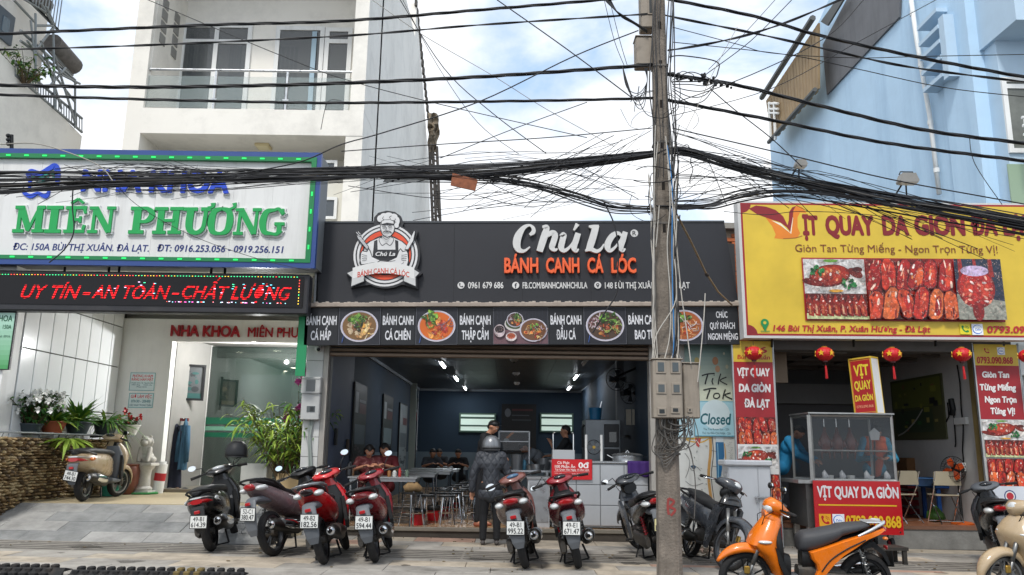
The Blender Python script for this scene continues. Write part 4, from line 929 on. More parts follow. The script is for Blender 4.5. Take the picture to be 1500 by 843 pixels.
for kind, a, b, c in PAN:
    x0, x1 = X_(a)+.004, X_(b)-.004; w = x1-x0; h = zt_-zlo-.008; z0 = zlo+.004
    MB().box(x0,x1,MY-(.012 if kind=='p' else 0),MY+.01,z0,z0+h,.002).build('menu_panel', fr if kind=='p' else bm_, mbn)
    pr = Print(.0002)
    if kind == 't':
        n = len(c)
        for i, s in enumerate(c):
            cap = h*(.235 if n==2 else .165); vb_ = h*((.54,.14)[i] if n==2 else (.71,.41,.12)[i]); wf = {'CÁ HẤP':.6,'CÁ CHIÊN':.74,'THẬP CẨM':.78,'ĐẦU CÁ':.56,'BAO TỬ':.56,'CHÚC':.35,'QUÝ KHÁCH':.76,'NGON MIỆNG':.9}.get(s,.9)
            pr.text(s,w*(1-wf)/2,w*(1+wf)/2,vb_,cap,'#d9dade',.035)
        pr.build('dish_name', mbn, (x0,MY-.001,z0))
    else:
        pr.mb.mi = 0; pr.box(.008,.008,w-.008,h-.008,'#1d1e27')
        for k in range(16): pr.box(w*(k+.3)/16,h*.1,w*(k+.45)/16,h-.01,'#262833')
        if c == 'c':
            pr.poly([(.01,.01),(w-.01,.01),(w-.01,h*.3),(.01,h*.42)],'#6d4f56'); pr.ell(w*.4,h*.55,w*.19,h*.2,'#cfcac6',20); pr.ell(w*.4,h*.58,w*.17,h*.17,'#3d4a2a',18); bowl(pr,w*.4,h*.66,w*.15,h*.2,'d',4); bowl(pr,w*.73,h*.38,w*.25,h*.31,'c',3); pr.ell(w*.12,h*.36,w*.1,h*.17,'#c9b9bd',20); pr.ell(w*.12,h*.4,w*.085,h*.1,'#2c2226',16); pr.ell(w*.33,h*.2,w*.1,h*.12,'#d8cccb',20); pr.ell(w*.33,h*.22,w*.075,h*.08,'#b5532f',14); pr.stroke([(w*.8,h*.08),(w*.97,h*.5)],.008,'#7d4a2a'); pr.stroke([(w*.84,h*.06),(w*.99,h*.42)],.008,'#7d4a2a')
        else: bowl(pr,w*.5,h*.5,w*.45,h*.42,c,hash(c)%7 if False else ord(c)); pr.stroke([(w*.1,h*.05),(w*.14,h*.25)],.012,'#3b5ea8')
        pr.build('dish_photograph', mbn, (x0,MY-.0135,z0))

for o in (sg_, em, lip, mbn):
    o.location.z += SLOPE[0]*o.location.x; o.rotation_euler.y = -SLOPE[0]
SLOPE[:] = [0, 0]
# ================================================================ DENTAL SIGN
DY = 11.95
ds = thing('dental_sign','large white clinic sign with green slab letters inside a blue frame and green light border','sign',(-5.6,DY,4),world=True)
zt = (at(100,220.5,DY).z+at(465,226,DY).z)/2; zb = (at(100,391,DY).z+at(460,393,DY).z)/2
xl = at(-60,300,DY).x; xr_ = at(468,300,DY).x
bl = mat('sign_blue','#284786',.45,var=.08); wpan = mat('sign_white','#dcdcda',.5,var=.04,stain='#8c8a84',stain_amt=.35,streak=True)
MB().box(xl,xr_,DY+.02,DY+.45,zb+.03,zt-.03).build('case', mat('case_grey','#6f7376',.6), ds)
zi1 = at(230,236,DY).z; zi0 = at(230,378,DY).z; xi = at(454,300,DY).x
MB().box(xl,xr_,DY-.06,DY+.02,zi1+.07,zt).build('frame', bl, ds); MB().box(xl,xr_,DY-.06,DY+.02,zb,zi0-.06).build('frame', bl, ds); MB().box(xi+.08,xr_,DY-.06,DY+.02,zi0-.06,zi1+.07).build('frame', bl, ds)
gm = mat('led_green_strip','#0f7a45',.4); 
MB().box(xl,xi+.08,DY-.07,DY+.02,zi1,zi1+.07).build('light_strip', gm, ds); MB().box(xl,xi+.08,DY-.07,DY+.02,zi0-.06,zi0).build('light_strip', gm, ds); MB().box(xi,xi+.08,DY-.07,DY+.02,zi0,zi1).build('light_strip', gm, ds)
x = xl
while x < xi:
    x2 = min(x+.61,xi); MB().box(x+.0008,x2-.0008,DY-.004,DY+.02,zi0,zi1,.002).build('panel', wpan, ds); x += .61
gle = mat('led_green','#18c85c',.4,emit=.7)
k = 0; x = xl+.1
while x < xi:
    for z in (zi1+.035,zi0-.03): MB().box(x,x+.07,DY-.078,DY-.07,z-.012,z+.012).build('light_dot', gle, ds)
    x += .285
z = zi0+.15
while z < zi1: MB().box(xi+.028,xi+.052,DY-.078,DY-.07,z,z+.07).build('light_dot', gle, ds); z += .285
# slab letters
Gr = mat('letter_green','#0b9e4e',.4,var=.06); Wo = mat('letter_white_edge','#dedede',.5)
def slab(ch):
    T=.13
    ring = lambda cx,rx,w: [[(cx+rx*.9,.78,w*.7),(cx+rx*.4,.97,w*.55),(cx,1-.06,w*.5),(cx-rx*.75,.86,w*.9),(cx-rx,.5,w*1.15),(cx-rx*.75,.14,w*.9),(cx,.06,w*.5),(cx+rx*.45,.05,w*.6),(cx+rx*.8,.2,w*.8)]]
    st = lambda x,w: [(x,.03,w),(x,.97,w)]
    sf = lambda a,b,y: [(a,y,T),(b,y,T)]
    if ch=='M': return 1.16,[st(.2,.13),[(.24,.95,.24),(.58,.12,.2)],[(.92,.95,.1),(.56,.06,.1)],st(.94,.24),sf(0,.42,.065),sf(.02,.36,.935),sf(.72,1.16,.065),sf(.84,1.14,.935)]
    if ch=='I': return .58,[st(.29,.27),sf(0,.58,.065),sf(0,.58,.935)]
    if ch=='E': return .84,[st(.26,.26),sf(0,.8,.065),sf(0,.8,.935),[(.3,.5,.11),(.62,.5,.11)],[(.74,.14,.12),(.78,.3,.1)],[(.72,.88,.12),(.78,.72,.1)],[(.6,.38,.09),(.6,.62,.09)]]
    if ch=='N': return 1.05,[st(.2,.12),[(.22,.95,.24),(.86,.05,.22)],st(.88,.12),sf(0,.4,.065),sf(0,.34,.935),sf(.7,1.05,.935)]
    if ch=='P': return .86,[st(.26,.26),sf(0,.54,.065),sf(0,.4,.935),[(.3,.93,.12),(.58,.93,.13),(.74,.82,.2),(.78,.69,.22),(.72,.55,.2),(.56,.45,.13),(.3,.45,.11)]]
    if ch=='H': return 1.08,[st(.26,.24),st(.82,.24),sf(0,.5,.065),sf(0,.5,.935),sf(.58,1.08,.065),sf(.58,1.08,.935),[(.3,.5,.11),(.8,.5,.11)]]
    if ch=='U': return 1.02,[[(.26,.96,.25),(.25,.4,.25),(.32,.16,.22),(.52,.06,.15),(.7,.14,.16),(.78,.35,.14),(.8,.96,.14)],sf(0,.5,.935),sf(.62,.98,.935),[(.85,.98,.1),(1.02,1.02,.1),(1.02,1.16,.17)]]
    if ch=='O': return .96,[[(.48,.96,.12),(.2,.86,.22),(.12,.5,.27),(.2,.14,.22),(.48,.04,.12),(.76,.14,.22),(.84,.5,.27),(.76,.86,.22),(.48,.96,.12)],[(.72,.92,.1),(.95,1.02,.1),(.93,1.17,.17)]]
    if ch=='G': return .98,ring(.52,.42,.24)+[[(.78,.05,.16),(.78,.42,.2)],sf(.58,.98,.42),[(.84,.76,.1),(.86,.98,.08)]]
for ch, x0, x1, yb in [('M',20.5,66,341.5),('I',67,91,341.8),('E',95,127,342),('N',130,168,342.5),('P',190,225,343),('H',225,267,343.5),('U',267,309,344),('O',305,341,344.3),('N',343,381,345),('G',381,417,345.3)]:
    w, st = slab(ch); sc = (x1-x0)/(w*(1 if ch not in 'UO' else 1))
    def cvl(u,v): p = at(x0+u*sc+v*5-2, yb-v*39.5, DY-.04); return (p.x,p.z)
    def ow(st,e): return [[(p[0],p[1],p[2]+e) for p in q] for q in st]
    def ext(q,e):
        a,b = Vector(q[0][:2]),Vector(q[-1][:2]); d0 = (Vector(q[1][:2])-a); d0.normalize(); d1 = (b-Vector(q[-2][:2])); d1.normalize()
        return [(a.x-d0.x*e,a.y-d0.y*e,q[0][2])]+q[1:-1]+[(b.x+d1.x*e,b.y+d1.y*e,q[-1][2])]
    if ch=='E' : st = st+[[(.18,1.1,.1),(.44,1.26,.1)],[(.44,1.26,.1),(.66,1.1,.1)]]
    L_ = raised_strokes([ext(q,.045) for q in ow(st,.1)],cvl,DY-.004,.03,Wo,ds,'letter')
    raised_strokes(st,cvl,DY-.036,.022,Gr,ds,'letter_face').parent = L_
letters('NHA KHOA',ds,Wo,117,337,282.5,32,DY-.004,.09,.0,.03)
letters('NHA KHOA',ds,mat('letter_blue','#1746c4',.4),118.5,335.5,281.5,29.5,DY-.036,.055,.0,.02)
# tooth emblem of blue and green strokes
def cvt(x,y): p = at(x/3,200+y/3,DY-.03); return (p.x,p.z)
raised_strokes([[(120,160,8),(135,155,26),(175,162,22),(215,140,22),(240,130,26),(252,160,22),(248,215,14)],[(120,160,18),(130,200,14),(125,235,8)],[(95,240,10),(130,262,20),(165,250,14),(200,262,20),(215,235,8)]],cvt,DY-.004,.02,MATS['letter_blue'],ds,'tooth_stroke')
raised_strokes([[(140,178,6),(180,182,9),(225,155,10),(236,185,8)],[(150,205,4),(185,200,7),(215,180,6)]],cvt,DY-.004,.03,mat('teal_ink','#1f8f84',.4),ds,'tooth_stroke')
pr = Print(.001)
def dt(s,a,b,y0,cap): 
    A = at(a,y0,DY-.01); Bq = at(b,y0,DY-.01); m_ = at((a+b)/2,y0,DY-.01); t_ = at((a+b)/2,y0-cap,DY-.01); pr.text(s,A.x,Bq.x,m_.z,t_.z-m_.z,'#1b2f74',.03,.12)
dt('ĐC: 150A BÙI THỊ XUÂN. ĐÀ LẠT.',18,218,367.5,9.5); dt('ĐT: 0916.253.056 - 0919.256.151',229.5,415,369.5,9.5)
pr.build('print', ds, (0,DY-.005,0))
for px in (95,160,175,310,330): 
    MB().tube([at(px,392,DY+.15),at(px-1,402,DY+.1)],.02,6).build('bracket', blackm, ds)
# LED board
EY = 12.0
ls = thing('led_board','long black display board with slanting red lit letters under the clinic sign','sign',(-5.6,EY,3.5),world=True)
z1 = (at(100,397,EY).z+at(455,402.5,EY).z)/2; z0 = (at(100,457,EY).z+at(447,460,EY).z)/2; xl2 = at(-40,430,EY).x; xr2 = at(452,430,EY).x
MB().box(xl2,xr2,EY,EY+.22,z0,z1,.02).build('case', mat('led_case','#26262b',.45,var=.15,stain='#55504a',stain_amt=.3), ls)
MB().box(xl2+.06,xr2-.08,EY-.012,EY,z0+.1,z1-.05).build('screen', mat('led_screen','#141215',.35,spec=.3), ls)
def led_mat(name,col,e):
    m = mat(name,col,.5,emit=e); nt = m.node_tree; N = nt.nodes; L = nt.links; b = N['Principled BSDF']; b.inputs['Base Color'].default_value = (.02,.01,.01,1)
    g = N.new('ShaderNodeNewGeometry'); sx = N.new('ShaderNodeSeparateXYZ'); L.new(g.outputs['Position'],sx.inputs[0])
    def fr_(o,f,th):
        a = N.new('ShaderNodeMath'); a.operation='MULTIPLY'; a.inputs[1].default_value=f; L.new(sx.outputs[o],a.inputs[0]); b_ = N.new('ShaderNodeMath'); b_.operation='FRACT'; L.new(a.outputs[0],b_.inputs[0]); c_ = N.new('ShaderNodeMath'); c_.operation='GREATER_THAN'; c_.inputs[1].default_value=th; L.new(b_.outputs[0],c_.inputs[0]); return c_
    q = fr_('Z',27,.38); n = N.new('ShaderNodeTexNoise'); n.inputs['Scale'].default_value=14; L.new(g.outputs['Position'],n.inputs['Vector'])
    mu = N.new('ShaderNodeMath'); mu.operation='MULTIPLY'; L.new(q.outputs[0],mu.inputs[0]); mr = N.new('ShaderNodeMapRange'); mr.inputs[1].default_value=.35; mr.inputs[2].default_value=.5; mr.inputs[3].default_value=.35*e; mr.inputs[4].default_value=e; L.new(n.outputs[0],mr.inputs[0]); L.new(mr.outputs[0],mu.inputs[1]); L.new(mu.outputs[0],b.inputs['Emission Strength']); return m
lr = led_mat('led_red','#ff2a30',1.2)
for s, a, b, yb in (('UY TÍN',30,117,437.5),('-',120,132,437.5),('AN TOÀN',134,248,438),('-',251,262,438),('CHẤT LƯỢNG',266,426,438.5)): letters(s,ls,lr,a,b,yb,19 if len(s)>1 else 22,EY-.014,.018,.32,0,'lit_word')
pr = Print(.001); r_ = random.Random(2)
xa, xb_ = xl2+.1, xr2-.12
x = xa
while x < xb_: pr.box(x,z1-.078,x+.018,z1-.068,r_.choice(['#3be08a','#3be08a','#e8c23a','#ff4a3a'])); x += .046
z = z0+.13
while z < z1-.1:
    for x in (xb_,): pr.box(x,z,x+.012,z+.018,r_.choice(['#3be08a','#e8c23a','#ff4a3a']))
    z += .045
for k in range(46): 
    x = xr2-1.5+r_.uniform(-.6,1.2)**1; pr.box(x,z0+.135,x+r_.uniform(.01,.03),z0+.145,r_.choice(['#e7d9ff','#ff6ad0','#ff5a4a','#9fe8ff']))
for k in range(26): x = r_.choice([-6,-5.6,-4.2,-3.9])+r_.uniform(-.3,.3); z = r_.uniform(z0+.25,z1-.2); pr.box(x,z,x+.03,z+.008,r_.choice(['#7de8ff','#4affb0','#ffd0ff']))
pr.build('lit_dots', ls, (0,EY-.02,0), m=ink_mat('led_ink',.5,0,1.2), kind='stuff')
# ================================================================ YELLOW DUCK SIGN
VY = 12.05
SLOPE[:] = [.006,5.5]
vs_ = thing('duck_sign','big yellow roast duck sign with dark red lettering and three food photographs','sign',(5.5,VY,4),world=True)
A1 = at(1080.5,295,VY); A2 = at(1092,495,VY); A3 = at(1500,298,VY); A4 = at(1500,499,VY)
zt = (A1.z+A3.z)/2; zb = (A2.z+A4.z)/2; xl = A1.x; xR = 9.3
yel = mat('sign_yellow','#d3b23a',.5,var=.05,vscale=.8)
MB().box(xl,xR,VY,VY+.22,zb,zt).build('case', mat('case_white','#c8c8c6',.5,var=.06), vs_)
H = zt-zb; Wd = xR-xl
def vp(px,py): p = at(px,py,VY-.012); return (p.x-xl, p.z-zb)
pr = Print(.0004)
pr.box(.045,.04,Wd-.04,H-.03,'#9c1c22'); pr.box(.075,.07,Wd-.07,H-.06,'#dcbc3c')
def qc(cx,cz,sx,sz): pr.poly([(cx,cz)]+[(cx+sx*.15*math.cos(R(k*10)),cz+sz*.15*math.sin(R(k*10))) for k in range(10)],'#8c1d24')
qc(.06,.055,1,1); qc(.06,H-.045,1,-1)
def z7(x,y): return vp(1060+x/3.409,270+y/3.409)
def VP(pts,c): pr.poly([z7(*p) for p in pts],c)
VP([(195,140),(330,240),(333,165),(345,125),(368,108),(395,115),(418,145),(385,140),(372,165),(372,215),(385,245),(368,270),(300,274),(255,270),(262,250),(245,210),(215,170)],'#e38322')
VP([(128,122),(165,106),(215,112),(262,128),(300,160),(322,205),(328,180),(330,140),(345,116),(365,108),(352,130),(348,170),(338,240),(318,215),(285,190),(230,172),(170,150)],'#8c1d24')
VP([(240,180),(290,196),(335,242),(348,165),(350,168),(340,248),(290,208)],'#efe7cf')
ST7 = lambda pts,w,c: pr.stroke(catmull([z7(*p) for p in pts],4),w,c)
ST7([(300,272),(360,268),(395,258)],.015,'#a9651e')
def vtxt(s,a,b,yb,cap,c,bold=.03,shear=0): A = vp(a,yb); Bq = vp(b,yb); m_ = vp((a+b)/2,yb); t_ = vp((a+b)/2,yb-cap); pr.text(s,A[0],Bq[0],m_[1],t_[1]-m_[1],c,bold,shear)
DR = '#84141c'
for s, a, b in (('ỊT',1177,1200),('QUAY',1210.5,1282),('DA',1294,1333),('GIÒN',1341,1415.5),('ĐÀ',1424,1463),('LẠT',1471,1517)): vtxt(s,a,b,343.5,26,DR,.075)
vtxt('Giòn Tan Từng Miếng - Ngon Trọn Từng Vị!',1165.5,1462,370,10.5,'#7a3a20',.0)
vtxt('146 Bùi Thị Xuân, P. Xuân Hương - Đà Lạt',1132,1363,486,8.3,'#b5202a',.04,.2); vtxt('0793.090.868',1446,1540,488,9.5,'#b5202a',.045,.15)
x,z = vp(1120,476); pr.ell(x,z+.03,.062,.062,'#188a4a'); pr.poly([(x-.055,z+.01),(x+.055,z+.01),(x,z-.1)],'#188a4a'); pr.ell(x,z+.03,.024,.024,'#dcbc3c'); pr.stroke([(x-.07,z-.1),(x+.07,z-.1)],.012,'#188a4a')
def phone_icon(pr,x,z,s,bg,fg):
    pr.box(x-s,z-s,x+s,z+s,bg); pr.stroke(catmull([(x-s*.45,z+s*.5),(x-s*.4,z),(x,z-s*.45),(x+s*.5,z-s*.5)],4),[s*.28]*19,fg); pr.ell(x-s*.42,z+s*.45,s*.24,s*.26,fg); pr.ell(x+s*.45,z-s*.42,s*.26,s*.22,fg)
    for k in (.3,.55): pr.stroke([(x+s*.1,z+s*(.1+k)),(x+s*(.05+k),z+s*.05+s*k*.6),(x+s*(.15+k),z+s*.05)],s*.08,fg)
def zalo_icon(pr,x,z,s):
    pr.box(x-s,z-s,x+s,z+s,'#eef2f6'); pr.ell(x,z,s*.9,s*.85,'#1f6fd0',16); pr.ell(x+s*.06,z+s*.03,s*.8,s*.72,'#f4f8fb',16); pr.text('Zalo',x-s*.5,x+s*.62,z-s*.18,s*.36,'#1f6fd0',.02)
x,z = vp(1413,482.5); phone_icon(pr,x,z,.08,'#e6d92a','#188a3a'); x,z = vp(1431,483); zalo_icon(pr,x,z,.085)
def slices(pr,u0,v0,u1,v1,seed,n=6,rowsn=2):
    pr.mb.mi = 1
    r_ = random.Random(seed); w = (u1-u0); h = (v1-v0); pr.box(u0,v0,u1,v1,'#7a1a12')
    def blade(cx,cy,ww,hh,rot,c,sh=.0):
        q = []
        for a_,b_ in ((-.9,-.8),(-.5,-1),(.4,-1),(.9,-.7),(1,.2),(.8,.75),(.2,1),(-.4,.95),(-.9,.5)):
            x,y = a_*ww,b_*hh; q.append((min(max(cx+x*math.cos(rot)-y*math.sin(rot),u0),u1),min(max(cy+x*math.sin(rot)+y*math.cos(rot),v0),v1)))
        pr.poly(q,c)
    for _ in range(14): blade(u0+w*r_.random(),v0+h*r_.random(),w*.06,h*.14,r_.uniform(-1,1),r_.choice(['#7c1a12','#a32417','#8d2a1a','#38100e']))
    for j in range(rowsn):
        for i in range(n):
            top = j < rowsn-1; cx = u0+w*(i+.5+r_.uniform(-.16,.16))/n; cy = v0+h*(rowsn-1-j+.48+r_.uniform(-.06,.06))/rowsn; ww = w/n*r_.uniform(.5,.66); hh = h/rowsn*r_.uniform(.5,.66); rot = r_.uniform(-.28,.28)+(.25*(i/n-.5) if top else 0)
            blade(cx,cy,ww,hh,rot,'#5c100d'); c = r_.choice(['#c3271a','#b01c14','#cf3419','#a81a16'] if top else ['#cf4520','#d65a28','#c02a1a','#dd6b33']); blade(cx,cy,ww*.86,hh*.93,rot,c)
            blade(cx+ww*.2,cy-hh*.1,ww*.4,hh*.6,rot,r_.choice(['#d9462a','#e0602f','#9c1510','#b8221a']))
            for _ in range(6):
                x = cx+r_.uniform(-.6,.6)*ww; y = cy+hh*r_.uniform(-.75,.75); L_ = hh*r_.uniform(.06,.26); blade(x,y,ww*r_.uniform(.05,.14),L_,rot+r_.uniform(-.4,.4),r_.choice(['#f2b9a0','#f7e5dd','#e8795a','#7d120f','#ee8a4a','#6a0f0c','#f3d0bb']))
def roast(pr,u0,v0,u1,v1,seed):
    pr.mb.mi = 1
    r_ = random.Random(seed); w = u1-u0; h = v1-v0; pr.box(u0,v0,u1,v1,'#d4d2d0'); E_ = lambda x,y,a,b,c,n=18,rot=0: pr.ell(u0+w*x,v0+h*y,w*a,h*b,c,n,rot)
    E_(.5,.34,.5,.32,'#c3c0bd'); E_(.5,.37,.46,.28,'#ded9d2'); E_(.42,.93,.2,.07,'#b9b7b3'); E_(.45,.95,.12,.045,'#6aa23c')
    E_(.42,.52,.34,.32,'#6e1710',20,.15); E_(.43,.54,.31,.28,'#a12a18',20,.15); E_(.38,.62,.2,.15,'#c4451f',16,.2); E_(.52,.5,.16,.12,'#b23620'); E_(.14,.33,.18,.1,'#7a1d12',14,-.2); E_(.84,.6,.13,.12,'#7a2417',14,-.5); E_(.88,.7,.08,.08,'#5a1a12')
    for _ in range(9): E_(r_.uniform(.25,.62),r_.uniform(.4,.75),.02,.05,r_.choice(['#f6d8c8','#ee9a6a','#fff2ea']),7,r_.uniform(-1,1))
    for cx,cy in ((.22,.66),(.72,.3)):
        for _ in range(16): E_(cx+r_.uniform(-.1,.1),cy+r_.uniform(-.13,.13),.035,.045,r_.choice(['#1d6b34','#2c8a44','#155527']),7,r_.uniform(0,3))
    E_(.5,.08,.12,.04,'#e0a33a')
def thin_slices(pr,u0,v0,u1,v1,seed):
    pr.mb.mi = 1
    r_ = random.Random(seed); w = u1-u0; h = v1-v0; pr.box(u0,v0,u1,v1,'#5a1a14'); pr.poly([(u0,v0),(u1,v0),(u1,v0+h*.12),(u0,v0+h*.22)],'#c9cf9a')
    for i in range(9):
        x = u0+w*(i+.6)/9.4; ww = w/9.4*.5
        pr.poly([(x-ww*.6,v0+h*.14),(x+ww,v0+h*.1),(x+ww*.9,v0+h*.6),(x-ww*.3,v0+h*.96),(x-ww*1.2,v0+h*.7)],r_.choice(['#9c2a1c','#b33421','#8a2017'])); pr.poly([(x-ww*.3,v0+h*.2),(x+ww*.2,v0+h*.2),(x+ww*.1,v0+h*.5),(x-ww*.5,v0+h*.6)],r_.choice(['#d98a5a','#c4603a','#e3a884']))
        pr.ell(x,v0+h*r_.uniform(.55,.8),ww*.3,h*.03,'#f5e3da',7,.5)
def hanging(pr,u0,v0,u1,v1,seed):
    pr.mb.mi = 1
    r_ = random.Random(seed); w = u1-u0; h = v1-v0; pr.box(u0,v0,u1,v1,'#2b3548'); pr.poly([(u0,v0),(u1,v0),(u1,v0+h*.3),(u0,v0+h*.42)],'#98988c'); E_ = lambda x,y,a,b,c,n=18,rot=0: pr.ell(u0+w*x,v0+h*y,w*a,h*b,c,n,rot)
    for x0_,x1_ in ((.08,.16),(.4,.46),(.72,.8)): pr.poly([(u0+w*x0_,v0+h),(u0+w*x1_,v0+h),(u0+w*(x1_+.03),v0+h*.7),(u0+w*(x0_+.0),v0+h*.7)],'#a32a24')
    E_(.42,.52,.4,.34,'#8c1a16',24); E_(.42,.53,.36,.3,'#b8271f',22); E_(.42,.8,.3,.09,'#cbb6d8'); E_(.42,.14,.12,.16,'#8c1a16'); E_(.25,.5,.1,.14,'#d2402a'); E_(.6,.48,.1,.14,'#d2402a')
    for _ in range(14): E_(r_.uniform(.12,.72),r_.uniform(.28,.7),.025,.04,r_.choice(['#f8ded6','#f5b49c','#f0967a']),7,r_.uniform(0,3))
a = vp(1180,469); b = vp(1461,381)
pr.box(a[0]-.01,a[1]-.01,b[0]+.01,b[1]+.01,'#a31d22'); u0,v0,u1,v1 = a[0]+.012,a[1]+.012,b[0]-.012,b[1]-.012
w_ = u1-u0; vm = v0+(v1-v0)*.42
roast(pr,u0,vm,u0+w_*.315,v1,1); thin_slices(pr,u0,v0,u0+w_*.315,vm,2); slices(pr,u0+w_*.315,v0,u0+w_*.76,v1,3,6,2); hanging(pr,u0+w_*.76,v0,u1,v1,4)
pr.mb.mi = 0
pr.build('sign_face', vs_, (xl,VY-.001,zb), kind=None)
vs_.rotation_euler.y = -SLOPE[0]; SLOPE[:] = [0,0]
for px in (1130,1250,1370,1470): MB().tube([at(px,497,VY+.1),at(px,507,VY+.3)],.02,6).build('bracket', blackm, vs_)
# floodlights above the duck sign
def flood(px,py,label,s=1):
    p = at(px,py,11.9); t = thing('floodlight',label,'floodlight',(p.x,11.9,p.z),group='floodlights on arms above the yellow sign')
    fm_ = mat('flood_grey','#8d8a84',.5,.5,var=.2)
    MB().tube([(-.12*s,.25,-.22*s),(-.02*s,.0,.02*s)],.014,6).build('arm', blackm, t); MB().tube([(.1*s,.25,-.2*s),(.02*s,.05,.02*s)],.014,6).build('arm', blackm, t)
    MB().prism([(-.11*s,.0),(-.07*s,.1*s),(.1*s,.1*s),(.14*s,.0),(.12*s,-.03),(-.1*s,-.03)],-.1,.06).build('housing', fm_, t); MB().box(-.09*s,.12*s,-.09,.05,-.04,-.03).build('lens', mat('flood_glass','#d0cab8',.2), t)
    MB().tube([(-.08*s,0,.1*s),(-.06*s,0,.14*s),(.1*s,0,.14*s),(.12*s,0,.08*s)],.01,5).build('cage', blackm, t)
flood(1327,267,'larger floodlight on an arm above the duck sign',1.2); flood(1171,243,'smaller floodlight on an arm near the left end of the duck sign',.7)
# ================================================================ DUCK SHOP
DSY = 12.75; dxl = at(1136,600,DSY).x; dxr = at(1437,600,DSY).x; DF = at(1350,771,DSY).z; DC = 3.05; DBK = 16.6
dk_ = thing('duck_shop','roast duck shop room with grey right wall and ribbed ceiling under the yellow sign','building',(5.7,DSY,0),world=True)
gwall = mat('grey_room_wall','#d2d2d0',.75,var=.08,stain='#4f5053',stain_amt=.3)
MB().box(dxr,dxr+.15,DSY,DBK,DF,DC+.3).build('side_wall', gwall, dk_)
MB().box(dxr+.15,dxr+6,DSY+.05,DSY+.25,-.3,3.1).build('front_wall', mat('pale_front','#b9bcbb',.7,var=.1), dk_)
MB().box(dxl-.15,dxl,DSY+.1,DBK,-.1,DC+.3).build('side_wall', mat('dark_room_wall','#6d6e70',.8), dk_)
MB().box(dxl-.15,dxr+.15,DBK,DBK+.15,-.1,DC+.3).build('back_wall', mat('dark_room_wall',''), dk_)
MB().box(dxl,dxr,DBK-.25,DBK-.001,2.35,2.75).build('back_beam', mat('beam_grey','#8a8b8c',.7,var=.1), dk_)
MB().box(dxl,dxr,DSY,DBK,DC+.1,DC+.2).build('ceiling_deck', mat('room_ceiling','#a5a19b',.8), dk_)
for k in range(5): MB().box(dxl,dxr,DSY+.25+k*.8,DSY+.33+k*.8,DC-.02,DC+.1).build('rafter', mat('rafter','#77716b',.7,var=.2), dk_)
for k in range(4): MB().box(dxl+.25+k*.9,dxl+.31+k*.9,DSY+.05,DBK,DC+.0,DC+.06).build('purlin', mat('rafter',''), dk_)
MB().box(dxl-.1,dxr+.4,DSY-.3,DSY+.0,DC-.1,DC+.25).build('lintel', mat('lintel_grey','#55524f',.8,var=.2), dk_)
for k,(x,y) in enumerate(((1190,556),(1270,551),(1150,610))): pass
MB().box(dxl-.4,dxr+6,DSY-.0,DBK,-.4,DF-.012).build('floor_slab', mat('riser_concrete','#7b7a76',.9,var=.25,vscale=5,bump=.3,stain='#4d4b47',stain_amt=.5), dk_)
rt = mat('terracotta_tile','#8a5b41',.4,var=.2,vscale=3,stain='#5a3c2c',stain_amt=.4)
TM2 = MB().box(.003,.397,.003,.397,-.012,0,.002).mesh('floor_tile', rt)
for i in range(9):
    for j in range(9): link('floor_tile', TM2, dk_, loc=(dxl-dk_.location.x+j*.4,i*.4,DF))
for o in kids(dk_):
    if o.data is TM2: pass
MB().box(7.45,12,DSY-.35,DSY,-.3,DF-.06).build('side_step', MATS['riser_concrete'], dk_)
MB().box(dxl-.2,12,DSY-.02,DSY+.02,DF-.05,DF+.0).build('step_edge', mat('edge_brown','#6b4a37',.6,var=.2), dk_)
MB().box(at(1429,600,DSY-.1).x,dxr+.02,DSY-.12,DSY,DF,DC).build('door_post', mat('brass_post','#8f7d52',.5,.3,var=.2), dk_)
# wall banner, sockets and cables inside
wb = thing('wall_banner','dim olive and dark banner on the grey inner wall of the duck shop','banner',(dxr,14.5,1.7),world=True)
a = atX(1303,540,dxr-.02); b = atX(1386,625,dxr-.02)
MB().box(dxr-.03,dxr-.005,b.y,a.y,1.63,2.75).build('sheet', mat('banner_dark','#55583c',.6), wb)
pr = Print(.001); r_ = random.Random(4); w = a.y-b.y
pr.box(.05,.55,w-.05,1.05,'#6d7434'); pr.box(.1,.1,w*.8,.5,'#3a4a33')
for k in range(22): pr.box(*(lambda x,z:(x,z,x+r_.uniform(.05,.2),z+r_.uniform(.03,.12)))(r_.uniform(.1,w-.3),r_.uniform(.1,.95)),r_.choice(['#8d9140','#26282a','#8c5a42','#3a6a3c','#25262a','#a39a5a']))
pr.stroke(catmull([(.2,.05),(.5,.12),(.9,.3),(1.2,.5)],5),.03,'#b5b5ae')
pr.build('print', wb, (dxr-.031,a.y,1.66), rz=R(-90))
wc = thing('wall_wiring','black cables and white socket on the grey wall of the duck shop','wiring',(dxr-.05,13.4,1.5),world=True)
def WX_(px,py): return atX(px,py,dxr-.03)
for P in ([(1402,535),(1406,560),(1408,600),(1411,625),(1410,660),(1412,680)],[(1396,598),(1398,620),(1400,650),(1399,655)],[(1388,590),(1390,610),(1386,618)]): MB().tube([WX_(*p) for p in P],.012,6).build('cable', blackm, wc)
MB().box(dxr-.06,dxr-.005,WX_(1417,620).y,WX_(1400,620).y,WX_(1410,622).z,WX_(1410,612).z).build('socket', white, wc)
MB().tube([WX_(1393,585),WX_(1396,600),WX_(1395,608)],.05,8).build('hook_bag', blackm, wc)
MB().box(dxr-.1,dxr-.03,WX_(1416,690).y,WX_(1409,690).y,WX_(1412,690).z,WX_(1412,678).z).build('switch_box', white, wc)
tb_ = thing('ceiling_tube','unlit white ceiling tube at the front of the duck shop','ceiling light',at(1190,515,13.2),world=True); MB().tube([at(1144,514,13.2),at(1240,516,13.2)],.022,8).build('tube', mat('tube_off','#b9bab8',.4), tb_)
